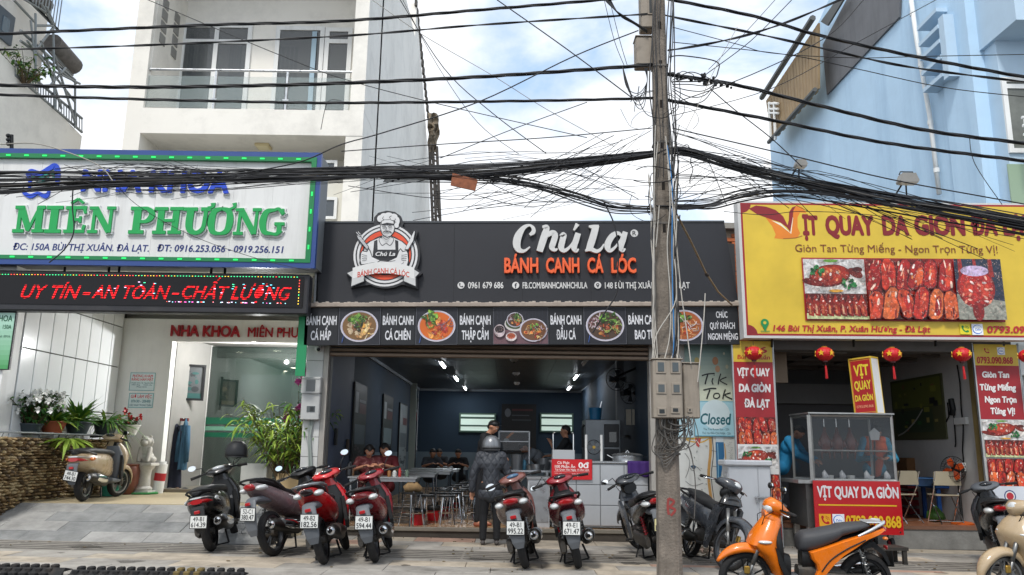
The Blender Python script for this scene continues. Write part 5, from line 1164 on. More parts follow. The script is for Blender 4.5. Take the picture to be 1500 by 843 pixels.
# banners either side
def duck_banner(px0,px1,pyt,pyb,Y,label,spec):
    x0 = at(px0,(pyt+pyb)/2,Y).x; x1 = at(px1,(pyt+pyb)/2,Y).x; z1 = at((px0+px1)/2,pyt,Y).z; z0 = at((px0+px1)/2,pyb,Y).z; w = x1-x0; h = z1-z0
    t = thing('standing_banner',label,'banner',(x0,Y,z0),group='tall red banners either side of the duck shop')
    MB().box(-.0,w,0,.025,0,h).build('sheet', mat('case_white',''), t)
    for x in (-.012,w): MB().box(x,x+.012,-.012,.03,-.05,h+.02).build('frame_bar', mat('alu',''), t)
    pr = Print(.0003); f = lambda py: (pyb-py)/(pyb-pyt)*h
    for s in spec:
        k = s[0]; pr.mb.mi = 0
        if k == 'box': pr.box(w*s[1],f(s[3]),w*s[2],f(s[4]),s[5])
        elif k == 't': pr.text(s[1],w*s[2],w*s[3],f(s[4]),s[5]*h/(pyb-pyt),s[6],s[7],.08)
        elif k == 'sl': slices(pr,w*.03,f(s[2]),w*.97,f(s[1]),s[3],5,2)
        elif k == 'ro': roast(pr,w*.03,f(s[2]),w*.97,f(s[1]),s[3])
        elif k == 'th': thin_slices(pr,w*.03,f(s[2]),w*.97,f(s[1]),s[3])
        elif k == 'ph': phone_icon(pr,w*s[1],f(s[2]),.06,'#dcbc3c','#b5202a')
        elif k == 'za': zalo_icon(pr,w*s[1],f(s[2]),.06)
        elif k == 'el': pr.ell(w*s[1],f(s[2]),s[3],s[3],s[4],20)
    pr.build('print', t, (0,-.002,0)); return t
RB='#9b1f27'
duck_banner(1078,1139,500,797,12.35,'tall red banner on the left side of the duck shop, cabinet standing before it',[('box',.02,.98,532,500,'#d8b93e'),('box',.02,.98,797,532,RB),('t','146',.3,.86,518,9,'#b5202a',.04),('t','Bùi T. Xuân',.12,.92,528,6.5,'#b5202a',.03),
 ('t','VỊT QUAY',.1,.9,553,11,'#e2dedd',.07),('t','DA GIÒN',.12,.9,577,11,'#e2dedd',.07),('t','ĐÀ LẠT',.24,.86,600,11,'#e2dedd',.07),('sl',615,655,11),('box',.02,.98,765,655,'#d9d9d6'),('ro',658,690,12),('sl',698,735,13),('box',.05,.95,790,768,'#8c1a22')])
duck_banner(1436,1503,505,735,12.45,'tall red banner on the right side of the duck shop beside the fan',[('box',.02,.98,537,505,'#d8b93e'),('box',.02,.98,617,537,RB),('ph',.3,515),('za',.62,515),('t','0793.090.868',.06,.86,534,9.5,'#b5202a',.045),
 ('t','Giòn Tan',.14,.74,555,8.5,'#e2dedd',.065),('t','Từng Miếng',.06,.86,574,8.5,'#e2dedd',.065),('t','Ngon Trọn',.14,.84,592,8.5,'#e2dedd',.065),('t','Từng Vị!',.24,.78,609,8.5,'#e2dedd',.065),('ro',618,647,21),('th',647,672,22),('sl',674,713,23),('box',.02,.98,735,713,'#c9ced6'),('el',.42,727,.09,'#3c4a7a'),('el',.42,727,.072,'#d9d9d6'),('el',.42,727,.055,'#b02a35')])
# lanterns
def lantern(px,py,label):
    p = at(px,py,12.0); t = thing('lantern',label,'lantern',p,group='red lanterns with yellow stars hanging under the duck sign')
    t.scale = (.88,)*3
    lm_ = mat('lantern_red','#c4141c',.55,var=.06); n = 16
    prof = [(.045*.9,.115),(.08,.105),(.125,.07),(.148,.02),(.15,-.01),(.135,-.05),(.095,-.09),(.045,-.115)]
    mb = MB(); vs = []; fs = []
    for r_, h in prof:
        for k in range(n*2):
            a_ = math.pi*k/n; rr_ = r_*(1 if k%2 else .955); vs.append((rr_*math.cos(a_),rr_*math.sin(a_),h))
    for i in range(len(prof)-1):
        for k in range(n*2): fs.append((i*n*2+k,(i+1)*n*2+k,(i+1)*n*2+(k+1)%(n*2),i*n*2+(k+1)%(n*2)))
    mb.add(vs,fs).build('shade', lm_, t)
    MB().cyl((0,0,.12),.05,.025).build('cap', mat('lantern_gold','#a8741f',.4,.5), t); MB().cyl((0,0,-.125),.042,.03).build('cap', mat('lantern_dark','#4a1010',.5), t)
    MB().tube([(0,0,.13),(0,0,.21)],.004,5).build('string', blackm, t)
    MB().tube([(0,0,-.14),(.005,0,-.21)],.005,5).build('string', mat('lantern_dark',''), t)
    mb = MB(); 
    for k in range(7): a_ = k*.9; mb.tube([(.005+.01*math.cos(a_),.01*math.sin(a_),-.2),(.012+.017*math.cos(a_),.017*math.sin(a_),-.42)],.006,5)
    mb.build('tassel', lm_, t, kind='stuff')
    for ang in (-.75,.45,1.7,2.9,4.1):
        c_ = Vector((math.sin(ang)*.151,-math.cos(ang)*.151,.01)); ux = Vector((math.cos(ang),math.sin(ang),0)); P = []
        for k in range(10):
            r2 = (.055 if k%2==0 else .023); a_ = math.pi/2+math.pi*k/5; P.append(c_+ux*(r2*math.cos(a_))+Vector((0,0,r2*math.sin(a_)))+Vector((math.sin(ang),-math.cos(ang),0))*.004)
        mb = MB(); mb.add(P+[p_-Vector((math.sin(ang),-math.cos(ang),0))*.01 for p_ in P],[tuple(range(10))]+[(k,k+10,(k+1)%10+10,(k+1)%10) for k in range(10)]); mb.build('star', mat('star_yellow','#e8b81e',.5), t)
for a_ in [(1104,518,'red star lantern in front of the left red banner'),(1208,519,'red star lantern hanging over the left part of the glass cart'),(1307,520,'red star lantern just right of the yellow and red light box'),(1409,520,'red star lantern before the grey wall, left of the right banner'),(1506,522,'red star lantern cut off by the right edge')]: lantern(*a_)
bx_ = thing('light_box','slanting red and yellow light box sign standing on top of the glass cart','sign',at(1276,606,12.15),rz=R(-52))
MB().box(-.24,.16,-.09,.15,.0,.86).build('case', white, bx_)
MB().box(-.245,.165,-.1,.16,.86,.885).build('rim', mat('sign_yellow',''), bx_); MB().box(-.245,.165,-.1,.16,-.02,.0).build('rim', mat('sign_yellow',''), bx_)
for s in (-.1,.145): MB().box(-.245,-.23,s,s+.015,0,.86).build('rim', mat('sign_yellow',''), bx_); MB().box(.15,.165,s,s+.015,0,.86).build('rim', mat('sign_yellow',''), bx_)
for sgn in (1,-1):
    pr = Print(.0004); w, h = .4, .86
    pr.box(0,0,w,h,'#a81d20'); pr.box(.015,.015,w-.015,h-.015,'#d8a53a'); pr.box(.022,.022,w-.022,h-.022,'#b01c20')
    pr.text('VỊT',.07,w-.06,.6,.16,'#e8d23a',.05); pr.text('QUAY',.05,w-.05,.38,.13,'#e8d23a',.05); pr.text('DA GIÒN',.04,w-.04,.2,.09,'#e8d23a',.05); pr.text('0793.090.868',.05,w-.05,.09,.04,'#e9a07a',.02)
    if sgn > 0: pr.build('face', bx_, (-.24,-.0905,0))
bx_.rotation_euler = (0,R(-3),R(-52)); bx_.scale = (.88,.88,.96)
# ---------------------------------------------------------------- glass cart
CY0, CY1 = 11.85, 12.6
ct = thing('food_cart','steel framed glass food cart with slanted red phone panel at the duck shop','cart',(5.1,11.85,0),world=True)
cx0 = at(1188,655,CY0).x; cx1 = at(1309,655,CY0).x; cz1 = at(1240,609,CY0).z; cz0 = at(1240,704,CY0).z; tz = DF*0+.0
fs_ = mat('cart_steel','#a9a9a6',.35,.7,var=.2,vscale=8)
def beam(a,b,r=.018,name='frame_bar',m=fs_,par=ct):
    a,b = Vector(a),Vector(b); MB().tube([a,b],r*1.2,4).build(name,m,par)
for x in (cx0,cx1):
    for y in (CY0,CY1): beam((x,y,cz0),(x,y,cz1))
for z in (cz0,cz1):
    for y in (CY0,CY1): beam((cx0,y,z),(cx1,y,z))
    for x in (cx0,cx1): beam((x,CY0,z),(x,CY1,z))
beam((cx0,CY0,cz1+.0),(cx0,CY0,cz0),.03)
gcart = mat('cart_glass','#39434a',.04,spec=1,alpha=.2)
MB().box(cx0+.03,cx1-.03,CY0-.004,CY0+.004,cz0+.02,cz1-.02).build('pane', gcart, ct)
for x in (cx0,cx1): MB().box(x-.004,x+.004,CY0+.04,CY1-.04,cz0+.02,cz1-.02).build('pane', gcart, ct)
MB().box(cx0-.03,cx1+.03,CY0-.04,CY1+.03,cz1+.02,cz1+.04).build('roof_plate', fs_, ct)
MB().box(cx0+.02,cx1-.02,CY0+.02,CY1-.02,cz0+.42,cz0+.43).build('shelf', mat('cart_glass',''), ct)
beam((cx0,CY0+.02,cz0+.42),(cx1,CY0+.02,cz0+.42),.01)
MB().box(cx0-.22,cx1+.02,CY0-.02,CY1+.05,cz0-.05,cz0-.0).build('worktop', fs_, ct)
MB().box(cx0-.1,cx1,CY0+.03,CY1,.32,cz0-.05).build('lower_box', mat('cart_box','#5f5e5c',.4,.5,var=.3,stain='#3a3532',stain_amt=.5), ct)
for x in (cx0-.05,cx1-.1):
    for y in (CY0+.1,CY1-.1):
        w_ = MB().cyl((x,y,.1),.085,.045,'x',18).build('caster', blackp, ct); MB().cyl((x-.0,y,.1),.045,.05,'x',12).build('hub', mat('hub_red','#8a2030',.5), w_); MB().box(x-.04,x+.04,y-.03,y+.03,.17,.32).build('fork', fs_, w_)
# red slanted panel
pt = at(1190,704,CY0-.05); pb = at(1195,766,CY0-.05); pw = at(1317,706,CY0-.05).x-pt.x; ph = .74
red_ = mat('panel_red','#b8141c',.35,coat=.3)
MB().box(pt.x,pt.x+pw,CY0-.07,CY0-.05,pt.z-ph,pt.z).build('red_panel', red_, ct)
pr = Print(.0005); pr.text('VỊT QUAY DA GIÒN',.05,pw-.03,ph*.69,.145,'#e2dfe0',.05); pr.box(.06,ph*.53,pw-.07,ph*.555,'#e8b81e'); phone_icon(pr,.14,ph*.26,.085,'#e8a81e','#b8141c'); zalo_icon(pr,.33,ph*.26,.085); pr.text('0793.090.868',.43,pw-.03,ph*.14,.15,'#e8b81e',.05)
pr.build('print', ct, (pt.x,CY0-.071,pt.z-ph))
for x in (.05,pw-.05): MB().cyl((pt.x+x,CY0-.075,pt.z-ph+.04),.012,.01,'y',10).build('screw', chrome, ct)
# roast ducks hanging inside
def hung_duck(x,label):
    t = thing('roast_duck',label,'roast duck',(x,12.3,cz1-.03),group='roast ducks hanging in the glass cart'); m_ = mat('duck_skin','#6e2814',.3,var=.4,vscale=14,coat=.4)
    MB().tube([(0,0,.02),(0,0,-.12),(.02,0,-.15)],.006,5).build('hook', chrome, t)
    MB().tube([(0,0,-.13),(.0,.0,-.2),(.0,0,-.27),(.0,0,-.36),(.0,0,-.46),(.0,0,-.52)],[.02,.028,.06,.085,.075,.02],12).build('body', m_, t, smooth=True)
    for s in (-1,1): MB().tube([(s*.06,0,-.3),(s*.1,-.02,-.38),(s*.07,-.03,-.44)],[.02,.022,.01],8).build('wing', m_, t, smooth=True); MB().tube([(s*.04,0,-.46),(s*.06,0,-.54),(s*.055,0,-.6)],[.03,.018,.01],8).build('leg', m_, t, smooth=True)
for i, px in enumerate((1208,1226,1245)): hung_duck(at(px,640,12.3).x,['left','middle','right'][i]+' roast duck of three hanging behind the cart glass')
pt_ = thing('price_tag','white house shaped tag on a stand inside the glass cart','tag',at(1281,700,12.2),world=True)
MB().tube([at(1281,702,12.2),at(1281,646,12.2)],.014,6).build('stand', blackm, pt_)
c_ = at(1281,637,12.19); MB().prism([(c_.x-.06,c_.z-.08),(c_.x+.06,c_.z-.08),(c_.x+.08,c_.z+.03),(c_.x,c_.z+.1),(c_.x-.08,c_.z+.03)],12.18,12.2).build('tag_plate', white, pt_)
for i in range(7):
    p = Vector((cx0+.25+i*.15+rnd.uniform(-.03,.03),12.1+rnd.uniform(-.1,.2),cz0)); s_ = rnd.uniform(.03,.05)
    if i%2: o = MB().lathe([(s_,0),(s_*1.3,.06),(s_*1.2,.061),(.01,.02)],n=14).build('bowl', white, None); o.location = p; tag(o,['','left small white bowl on the cart worktop','','middle small white bowl on the cart worktop','','right small white bowl on the cart worktop',''][i],'bowl','bowls on the cart worktop')
    else: o = MB().tube([(0,0,0),(.02,0,.05),(0,0,.1),(.01,.01,.14)],[.045,.05,.035,.004],8).build('plastic_bag', mat('bag_white','#c9ccd0',.3,alpha=.85), None, smooth=True); o.location = p; tag(o,['leftmost','','second','','third','','rightmost'][i]+' knotted white plastic bag from the left on the cart worktop','bag','bags on the cart worktop')
# low black bench in front of the cart
bn = thing('low_bench','low black wooden bench in front of the food cart','bench',at(1290,826,10.9),world=True); p0 = at(1268,800,10.9); p1 = at(1328,800,10.9); g0 = at(1300,827,10.9).z
blackw = mat('black_wood','#26231f',.7,var=.3,stain='#4d4a44',stain_amt=.4)
MB().box(p0.x,p1.x,10.85,11.2,p0.z-.05,p0.z-.01).build('top', blackw, bn)
for x in (p0.x+.02,p1.x-.07):
    for y in (10.86,11.13): MB().box(x,x+.05,y,y+.05,g0,p0.z-.05).build('leg', blackw, bn)
# folding chairs
def folding_chair(px,py,Y,rz,label,m):
    p = at(px,py,Y); t = thing('folding_chair',label,'chair',(p.x,Y,DF+.0),rz,'folding chairs in the duck shop')
    for s in (-1,1):
        MB().tube([(s*.2,-.22,0),(s*.2,.12,.55),(s*.2,.2,.82)],.011,8).build('leg', chrome, t); MB().tube([(s*.17,.24,0),(s*.17,-.16,.44)],.011,8).build('leg', chrome, t)
    MB().tube([(-.2,-.2,.03),(.2,-.2,.03)],.009,6).build('rail', chrome, t); MB().tube([(-.17,.22,.05),(.17,.22,.05)],.009,6).build('rail', chrome, t)
    MB().box(-.18,.18,-.22,.14,.43,.455,.012).build('seat', m, t)
    MB().prism([(-.21,.6),(.21,.6),(.2,.8),(.17,.82),(-.17,.82),(-.2,.8)],.135,.165).build('backrest', m, t); return t
beige = mat('chair_beige','#a39a84',.5,var=.08)
folding_chair(1388,780,13.3,R(175),'beige folding chair standing with its back toward the street beside the fan',beige)
folding_chair(1325,778,13.4,R(200),'folding chair half hidden behind the red cart panel',beige)
# fan
fn = thing('stand_fan','black stand fan with orange blades on the duck shop floor','fan',(at(1411,778,13.2).x,13.2,DF),R(-70))
MB().lathe([(.17,0),(.17,.02),(.12,.04),(.03,.05)],n=20).build('base', mat('fan_orange','#c25a1c',.4), fn); MB().tube([(0,0,.04),(0,0,.75)],.022,10).build('pole', blackp, fn)
MB().tube([(0,.1,.86),(0,-.04,.86)],[.07,.08],14).build('motor', blackp, fn); MB().tube([(0,0,.74),(0,0,.84)],.03,8).build('neck', blackp, fn)
mb = MB()
for k in range(28):
    a_ = 2*math.pi*k/28; mb.tube([(.03*math.cos(a_),-.19,.86+.03*math.sin(a_)),(.14*math.cos(a_),-.185,.86+.14*math.sin(a_)),(.2*math.cos(a_),-.13,.86+.2*math.sin(a_)),(.14*math.cos(a_),-.06,.86+.14*math.sin(a_))],.0025,4)
for r_ in (.2,.12): mb.tube([(r_*math.cos(2*math.pi*k/24),-.13 if r_==.2 else -.188,.86+r_*math.sin(2*math.pi*k/24)) for k in range(25)],.005,5)
mb.build('cage', blackm, fn, kind='stuff')
for k in range(4):
    a_ = k*math.pi/2+.3; P = [(.02,0),(.08,.06),(.16,.05),(.175,-.02),(.1,-.05)]; P = [(x*math.cos(a_)-y*math.sin(a_),x*math.sin(a_)+y*math.cos(a_)) for x,y in P]
    o = MB().prism([(x,.86+z) for x,z in P],-.13,-.122).build('blade', mat('fan_blade','#d8531a',.35), fn)
fn.rotation_euler.z = R(-55)
# blue plastic table, basin, boxes, bags
bt_ = thing('plastic_table','blue plastic table against the grey wall of the duck shop','table',(at(1400,760,14.2).x,14.2,DF))
bp = mat('blue_plastic','#2456a0',.4,var=.1); MB().box(-.45,.42,-.3,.3,.52,.56,.01).build('tabletop', bp, bt_)
for x in (-.42,.36):
    for y in (-.27,.22): MB().box(x,x+.06,y,y+.05,0,.52).build('leg', bp, bt_)
bs = thing('basin','pale blue plastic basin on the blue table','basin',(at(1345,722,14).x,14,DF+.561)); MB().lathe([(.001,.0),(.2,.0),(.27,.12),(.29,.12),(.29,.13),(.26,.13),(.19,.01),(.001,.01)],n=24).build('bowl', mat('basin_blue','#4f7fb5',.4), bs); MB().lathe([(.285,.12),(.3,.125),(.285,.14)],n=24).build('rim', mat('basin_blue',''), bs)
for i, (px, py, c) in enumerate(((1405,712,'#c9c9c4'),(1413,713,'#88a08f'))):
    o = MB().lathe([(.03,0),(.04,.09),(.041,.1),(.036,.1),(.028,.01)],n=12).build('cup', mat('cup%d'%i,c,.3), None); o.location = (at(px,py,14.1).x,14.1,DF+.561); tag(o,['white cup on the blue table behind the folding chair','green grey cup on the blue table behind the folding chair'][i],'cup')
for i, (px, w, h, c, lbl) in enumerate(((1342,.5,.42,'#7d5a3a','brown cardboard box stacked on a red crate in the duck shop'),)):
    o = MB().box(-w/2,w/2,-.2,.2,0,h,.01).build('cardboard_box', mat('cardboard',c,.85,var=.2), None); o.location = (at(px,700,15.2).x,15.2,DF+.6); tag(o,lbl,'box')
cr = thing('crate','dark red plastic crate under the cardboard box in the duck shop','crate',(at(1342,700,15.2).x,15.2,DF)); crm = mat('crate_red','#7a1a22',.5)
for k in range(4): MB().box(-.28,.28,-.22,-.2,.02+k*.15,.12+k*.15).build('slat', crm, cr); MB().box(-.28,-.26,-.2,.22,.02+k*.15,.12+k*.15).build('slat', crm, cr)
MB().box(-.29,.29,-.23,.23,.57,.6).build('rim', crm, cr)
o = MB().tube([(0,0,0),(0,0,.05),(0,0,.14),(.02,0,.2),(0,0,.24)],[.1,.15,.13,.05,.02],10).build('vegetable_bag', mat('bag_green','#4c7a34',.4,var=.4,vscale=20), None, smooth=True); o.location = (at(1371,760,13.7).x,13.7,DF+.002); tag(o,'green bag of vegetables under the folding chair','bag')
# ---------------------------------------------------------------- mural and posters
MYp = FY-.021
mu = thing('wall_mural','hand painted mural of legs, blue jeans and scribbles on the white wall behind the pole','mural',(0,MYp,0),world=True)
pr = Print(.0004)
def mp_(px,py): p = at(px,py,MYp); return (p.x,p.z)
def MS(pts,w,c): pr.stroke(catmull([mp_(*p) for p in pts],4),w,c)
MS([(1001,642),(1012,647),(1028,648),(1038,643)],.02,'#c89a3a'); MS([(996,640),(1012,643),(1040,640)],.03,'#d8b45c')
pr.poly([mp_(1018,642),mp_(1027,642),mp_(1024,656),mp_(1020,653)],'#b9463c'); MS([(1020,645),(1025,652)],.012,'#e8d6c8')
MS([(1040,640),(1041,660),(1038,700),(1044,745)],.045,'#c39450'); MS([(1043,640),(1045,665),(1042,700),(1048,745)],.012,'#3c3530')
pr.poly([mp_(1048,648),mp_(1060,648),mp_(1061,668),mp_(1055,703),mp_(1050,703),mp_(1049,675)],'#2f6f9c'); pr.poly([mp_(1049,640),mp_(1060,640),mp_(1059,648),mp_(1049,648)],'#cfd9dc'); MS([(1051,650),(1052,675),(1052,703)],.012,'#8fc0d8'); MS([(1061,650),(1063,672),(1060,690)],.014,'#c39450')
MS([(1048,704),(1053,706),(1058,703)],.02,'#3a2a28')
for P in ([(1003,664),(1010,675),(1008,690),(1004,700)],[(1010,685),(1015,690),(1020,684),(1026,690)],[(1004,705),(1015,712),(1030,708)],[(1000,730),(1006,735)],[(1022,700),(1026,704)],[(1042,660),(1050,662)],[(1043,683),(1050,684)],[(1000,760),(1002,780)]): MS(P,.007,'#5c5a58')
pr.poly([mp_(1011,683),mp_(1016,681),mp_(1020,684),mp_(1016,688)],'#2d4a63')
r_ = random.Random(8)
for k in range(40): x,y = r_.uniform(1000,1040),r_.uniform(650,780); a,b = mp_(x,y); pr.ell(a,b,r_.uniform(.005,.02),r_.uniform(.003,.01),r_.choice(['#8a8a84','#a9a9a2','#6a736a','#b9b3a6']),7,r_.uniform(0,3))
for k in range(14): x = 1068+r_.uniform(-3,4); y = 648+k*2.4; MS([(x-2,y),(x,y+1),(x+2,y)],.005,'#9a9a95')
pr.build('print', mu, (0,MYp,0), label='painted figures and scribbles', kind='stuff')
def poster(px0,py0,px1,py1,Y,label,draw,name='poster'):
    a = at(px0,(py0+py1)/2,Y); b = at(px1,(py0+py1)/2,Y); z1 = at((px0+px1)/2,py0,Y).z; z0 = at((px0+px1)/2,py1,Y).z; w = b.x-a.x; h = z1-z0
    t = thing(name,label,name.replace('_',' '),(a.x,Y,z0)); MB().box(0,w,0,.015,0,h).build('board', mat('case_white',''), t); pr = Print(.0004); draw(pr,w,h); pr.build('print', t, (0,-.001,0)); return t
def d_tiktok(pr,w,h):
    n = 14
    for k in range(n): c0 = Vector(lin('#7fa3a0')).lerp(Vector(lin('#cfd4bd')),min(1,k/(n*.7))); pr.box(.004,h*(1-(k+1)/n),w-.004,h*(1-k/n),tuple(c0))
    for (u,v,s,c) in ((.25,.72,.05,'#c9b36a'),(.28,.6,.04,'#d9c98a'),(.62,.72,.06,'#b9825a'),(.66,.58,.05,'#cfa07a'),(.85,.62,.03,'#d8d2b0'),(.8,.85,.02,'#e6e2c8')): pr.ell(w*u,h*v,w*s,w*s*1.4,c,12)
    T = lambda P,wd: pr.stroke(catmull([(w*x,h*y) for x,y in P],5),wd,'#1d1f1c')
    T([(.34,.46),(.46,.49),(.6,.5)],.022); T([(.46,.48),(.42,.38),(.4,.31)],.024); T([(.56,.42),(.54,.36),(.56,.31)],.02); T([(.585,.475),(.59,.465)],.02); T([(.72,.5),(.68,.4),(.66,.31)],.02); T([(.83,.44),(.7,.38),(.84,.31)],.018)
    T([(.36,.21),(.5,.24),(.62,.24)],.022); T([(.49,.22),(.45,.13),(.42,.06)],.024); T([(.66,.16),(.58,.15),(.56,.09),(.62,.07),(.68,.11),(.66,.16)],.018); T([(.8,.23),(.76,.14),(.74,.06)],.02); T([(.9,.17),(.78,.13),(.93,.06)],.018)
poster(1003,505.5,1076,590,FY-.04,'faded green poster lettered Tik Tok on the wall right of the pole',d_tiktok)
def d_closed(pr,w,h):
    pr.box(0,0,w,h,'#5fa8c0'); pr.box(.012,.012,w-.012,h-.012,'#a9d3de'); pr.ell(w*.5,h*.62,w*.34,h*.42,'#d3e3e6',28); pr.text('Closed',w*.14,w*.86,h*.34,h*.3,'#14616b',.035,.18); pr.text('The Tea Room Sun - 22h',w*.2,w*.8,h*.17,h*.06,'#2b4a52',.0); pr.text('Thứ Hai Đến Chủ Nhật - 22h',w*.17,w*.83,h*.06,h*.06,'#2b4a52',.0)
poster(1017,588,1080,639.5,FY-.05,'light blue Closed notice fixed below the green poster',d_closed)
def d_num(pr,w,h): pr.box(0,0,w,h,'#b9d6dd'); pr.text('7',w*.3,w*.6,h*.1,h*.3,'#1b2a3a',.03); pr.stroke([(w*.1,h*.5),(w*.9,h*.9)],.02,'#2a2f34'); pr.text('8',w*.7,w*.95,h*.1,h*.25,'#1b2a3a',.03)
poster(992,612,1016,641,FY-.045,'small torn blue notice half behind the pole under the meter boxes',d_num)
# street side utility cabinet
uc = thing('utility_cabinet','white metal street cabinet with louvred side and lever handle behind the orange scooter','cabinet',(0,12.2,0),world=True)
cabm = mat('cabinet_white','#c3c6ca',.45,var=.04,stain='#96989a',stain_amt=.2,streak=True)
ux0 = at(1068,740,12.15).x; ux1 = at(1131,740,12.15).x; uz1 = at(1100,683,12.15).z; ub = gz(3.7)
ud = .32
MB().box(ux0,ux1,12.15,12.15+ud,ub+.1,uz1,.006).build('body', cabm, uc); MB().box(ux0-.06,ux1+.02,12.09,12.18+ud,uz1,uz1+.085,.02).build('cap', cabm, uc); MB().box(ux0+.02,ux1-.02,12.17,12.13+ud,ub-.05,ub+.1).build('plinth', concrete, uc)
xm = at(1112,740,12.15).x
MB().box(ux0+.012,xm-.003,12.138,12.15,ub+.13,uz1-.02,.004).build('door', cabm, uc); MB().box(xm+.003,ux1-.012,12.138,12.15,ub+.13,uz1-.02,.004).build('door', cabm, uc)
for k in range(7): MB().box(ux0-.012,ux0,12.22,12.4,uz1-.1-k*.05,uz1-.075-k*.05).build('louvre', cabm, uc)
h_ = at(1110,729,12.1); MB().box(h_.x-.03,h_.x+.2,12.1,12.138,h_.z-.012,h_.z+.012).build('handle', chrome, uc); MB().box(h_.x-.02,h_.x+.0,12.09,12.138,h_.z-.08,h_.z).build('latch', chrome, uc)
# pale rounded unit right of the right banner
ac = thing('rolled_awning','white rolled awning end beside the right banner','awning',at(1480,505,12.7),world=True)
MB().tube([at(1476,512,12.7)+Vector((0,.1,0)),at(1540,514,12.7)+Vector((0,.1,0))],.16,16).build('roll', white, ac, smooth=40); MB().box(at(1470,530,12.7).x,at(1540,530,12.7).x,12.6,12.75,at(1480,550,12.7).z,at(1480,520,12.7).z).build('skirt', white, ac)
# dirt and broken paving by the pole
rb = MB(); r_ = random.Random(12)
for k in range(260):
    x = r_.uniform(2.05,3.6); y = r_.uniform(11.2,12.7)-abs(x-2.7)*.2; s = r_.uniform(.008,.035); rb.ball((x,y,gz(x)+s*.2),(s*r_.uniform(.8,1.5),s,s*.6),5,4)
rb.build('rubble', mat('rubble_brown','#6b5f50',.95,var=.4,vscale=20), None, kind='stuff', label='small broken stones and dirt on the pavement by the pole')
# ================================================================ UTILITY POLE
PY = 9.05
pb_ = at(981,846,PY); ptp = at(963,-40,PY)
pole = thing('utility_pole','weathered grey concrete utility pole covered in cables in front of the noodle shop','pole',(pb_.x,PY,gz(pb_.x)),world=True)
pm = mat('pole_concrete','#7d746a',.95,var=.35,vscale=5,bump=.6,bscale=45,stain='#40372f',stain_amt=.7,streak=True,sscale=3)
def pc(z): f = (z-pb_.z)/(ptp.z-pb_.z); return Vector((pb_.x+(ptp.x-pb_.x)*f, PY, z)), .127-.055*f
mb = MB(); vs = []; fs = []
zsn = [-.2+.35*k for k in range(24)]
for z in zsn:
    c, r = pc(z); e = r*.62
    for sx, sy in ((e,-r),(r,-e),(r,e),(e,r),(-e,r),(-r,e),(-r,-e),(-e,-r)): vs.append((c.x+sx+rnd.uniform(-.002,.002),c.y+sy,z))
for i in range(len(zsn)-1):
    for k in range(8): fs.append((i*8+k,i*8+(k+1)%8,(i+1)*8+(k+1)%8,(i+1)*8+k))
mb.add(vs,fs).build('shaft', pm, pole)
mb = MB()
for k in range(6): 
    c, r = pc(3.9+k*.52); mb = MB().box(c.x-.018,c.x+.018,c.y-r-.004,c.y-r+.01,c.z-.05,c.z+.05).build('climbing_slot', mat('slot_shade','#1f1a16',.95), pole)  # dark block on the shaft face, painting the shade of a recess
redp = mat('red_daub','#9c3a34',.8,var=.3); c, r = pc(at(985,742,PY).z)
pr = Print(.0006)
for P in ([(-.02,.09),(-.03,0),(-.02,-.08)],[(-.02,.09),(.04,.06),(-.01,.0)],[(-.01,0),(.05,-.03),(-.0,-.09)]): pr.stroke(catmull(P,4),.026,'#8f3a35')
pr.build('red_scrawl', pole, (c.x+.0,c.y-r-.003,c.z))
for py in (100,212,330,520,655,665): c, r = pc(at(970,py,PY).z); MB().box(c.x-r-.006,c.x+r+.006,c.y-r-.006,c.y+r+.006,c.z-.012,c.z+.012).build('steel_band', mat('band_steel','#6f6a64',.6,.6,var=.3), pole)
# meter boxes on the pole
gbx = mat('box_grey','#958b7e',.65,var=.12,vscale=9,stain='#4f453b',stain_amt=.6,streak=True,sscale=3)
def pole_box(px0,py0,px1,py1,Y,d,label,wins):
    a = at(px0,(py0+py1)/2,Y); b = at(px1,(py0+py1)/2,Y); z1 = at((px0+px1)/2,py0,Y).z; z0 = at((px0+px1)/2,py1,Y).z; w = b.x-a.x; h = z1-z0
    t = thing('meter_box',label,'meter box',(a.x,Y,z0),group='meter boxes strapped to the utility pole'); MB().box(0,w,0,d,0,h,.012).build('housing', gbx, t)
    MB().box(-.01,w+.01,-.015,d,h,h+.015,.005).build('lid', gbx, t)
    for u0,v0,u1,v1,k in wins:
        f = MB().box(w*u0,w*u1,-.012,0,h*v0,h*v1,.003).build('window', gbx, t)
        MB().box(w*u0+.02,w*u1-.02,-.016,-.012,h*v0+.02,h*v1-.02).build('pane', MATS['meter_glass'] if k else MATS['label_dark'], f)
    return t
pole_box(957,527,1000,613,PY-.3,.17,'grey four window meter box strapped to the front of the pole',[(.1,.76,.44,.98,1),(.6,.76,.93,.98,1),(.1,.41,.44,.6,1),(.62,.41,.95,.6,1),(.12,.05,.42,.18,0),(.58,.08,.88,.2,0)])
pole_box(1001,533,1025,613,PY-.16,.16,'narrow plain meter box at the right side of the pole',[(.2,.1,.5,.2,0)])
pole_box(932,54,957,94,PY+.02,.2,'weathered brown junction box high on the left side of the pole',[])
pole_box(939,-20,958,40,PY+.0,.2,'rusty junction box at the very top of the pole',[(.5,.3,.95,.95,0)])
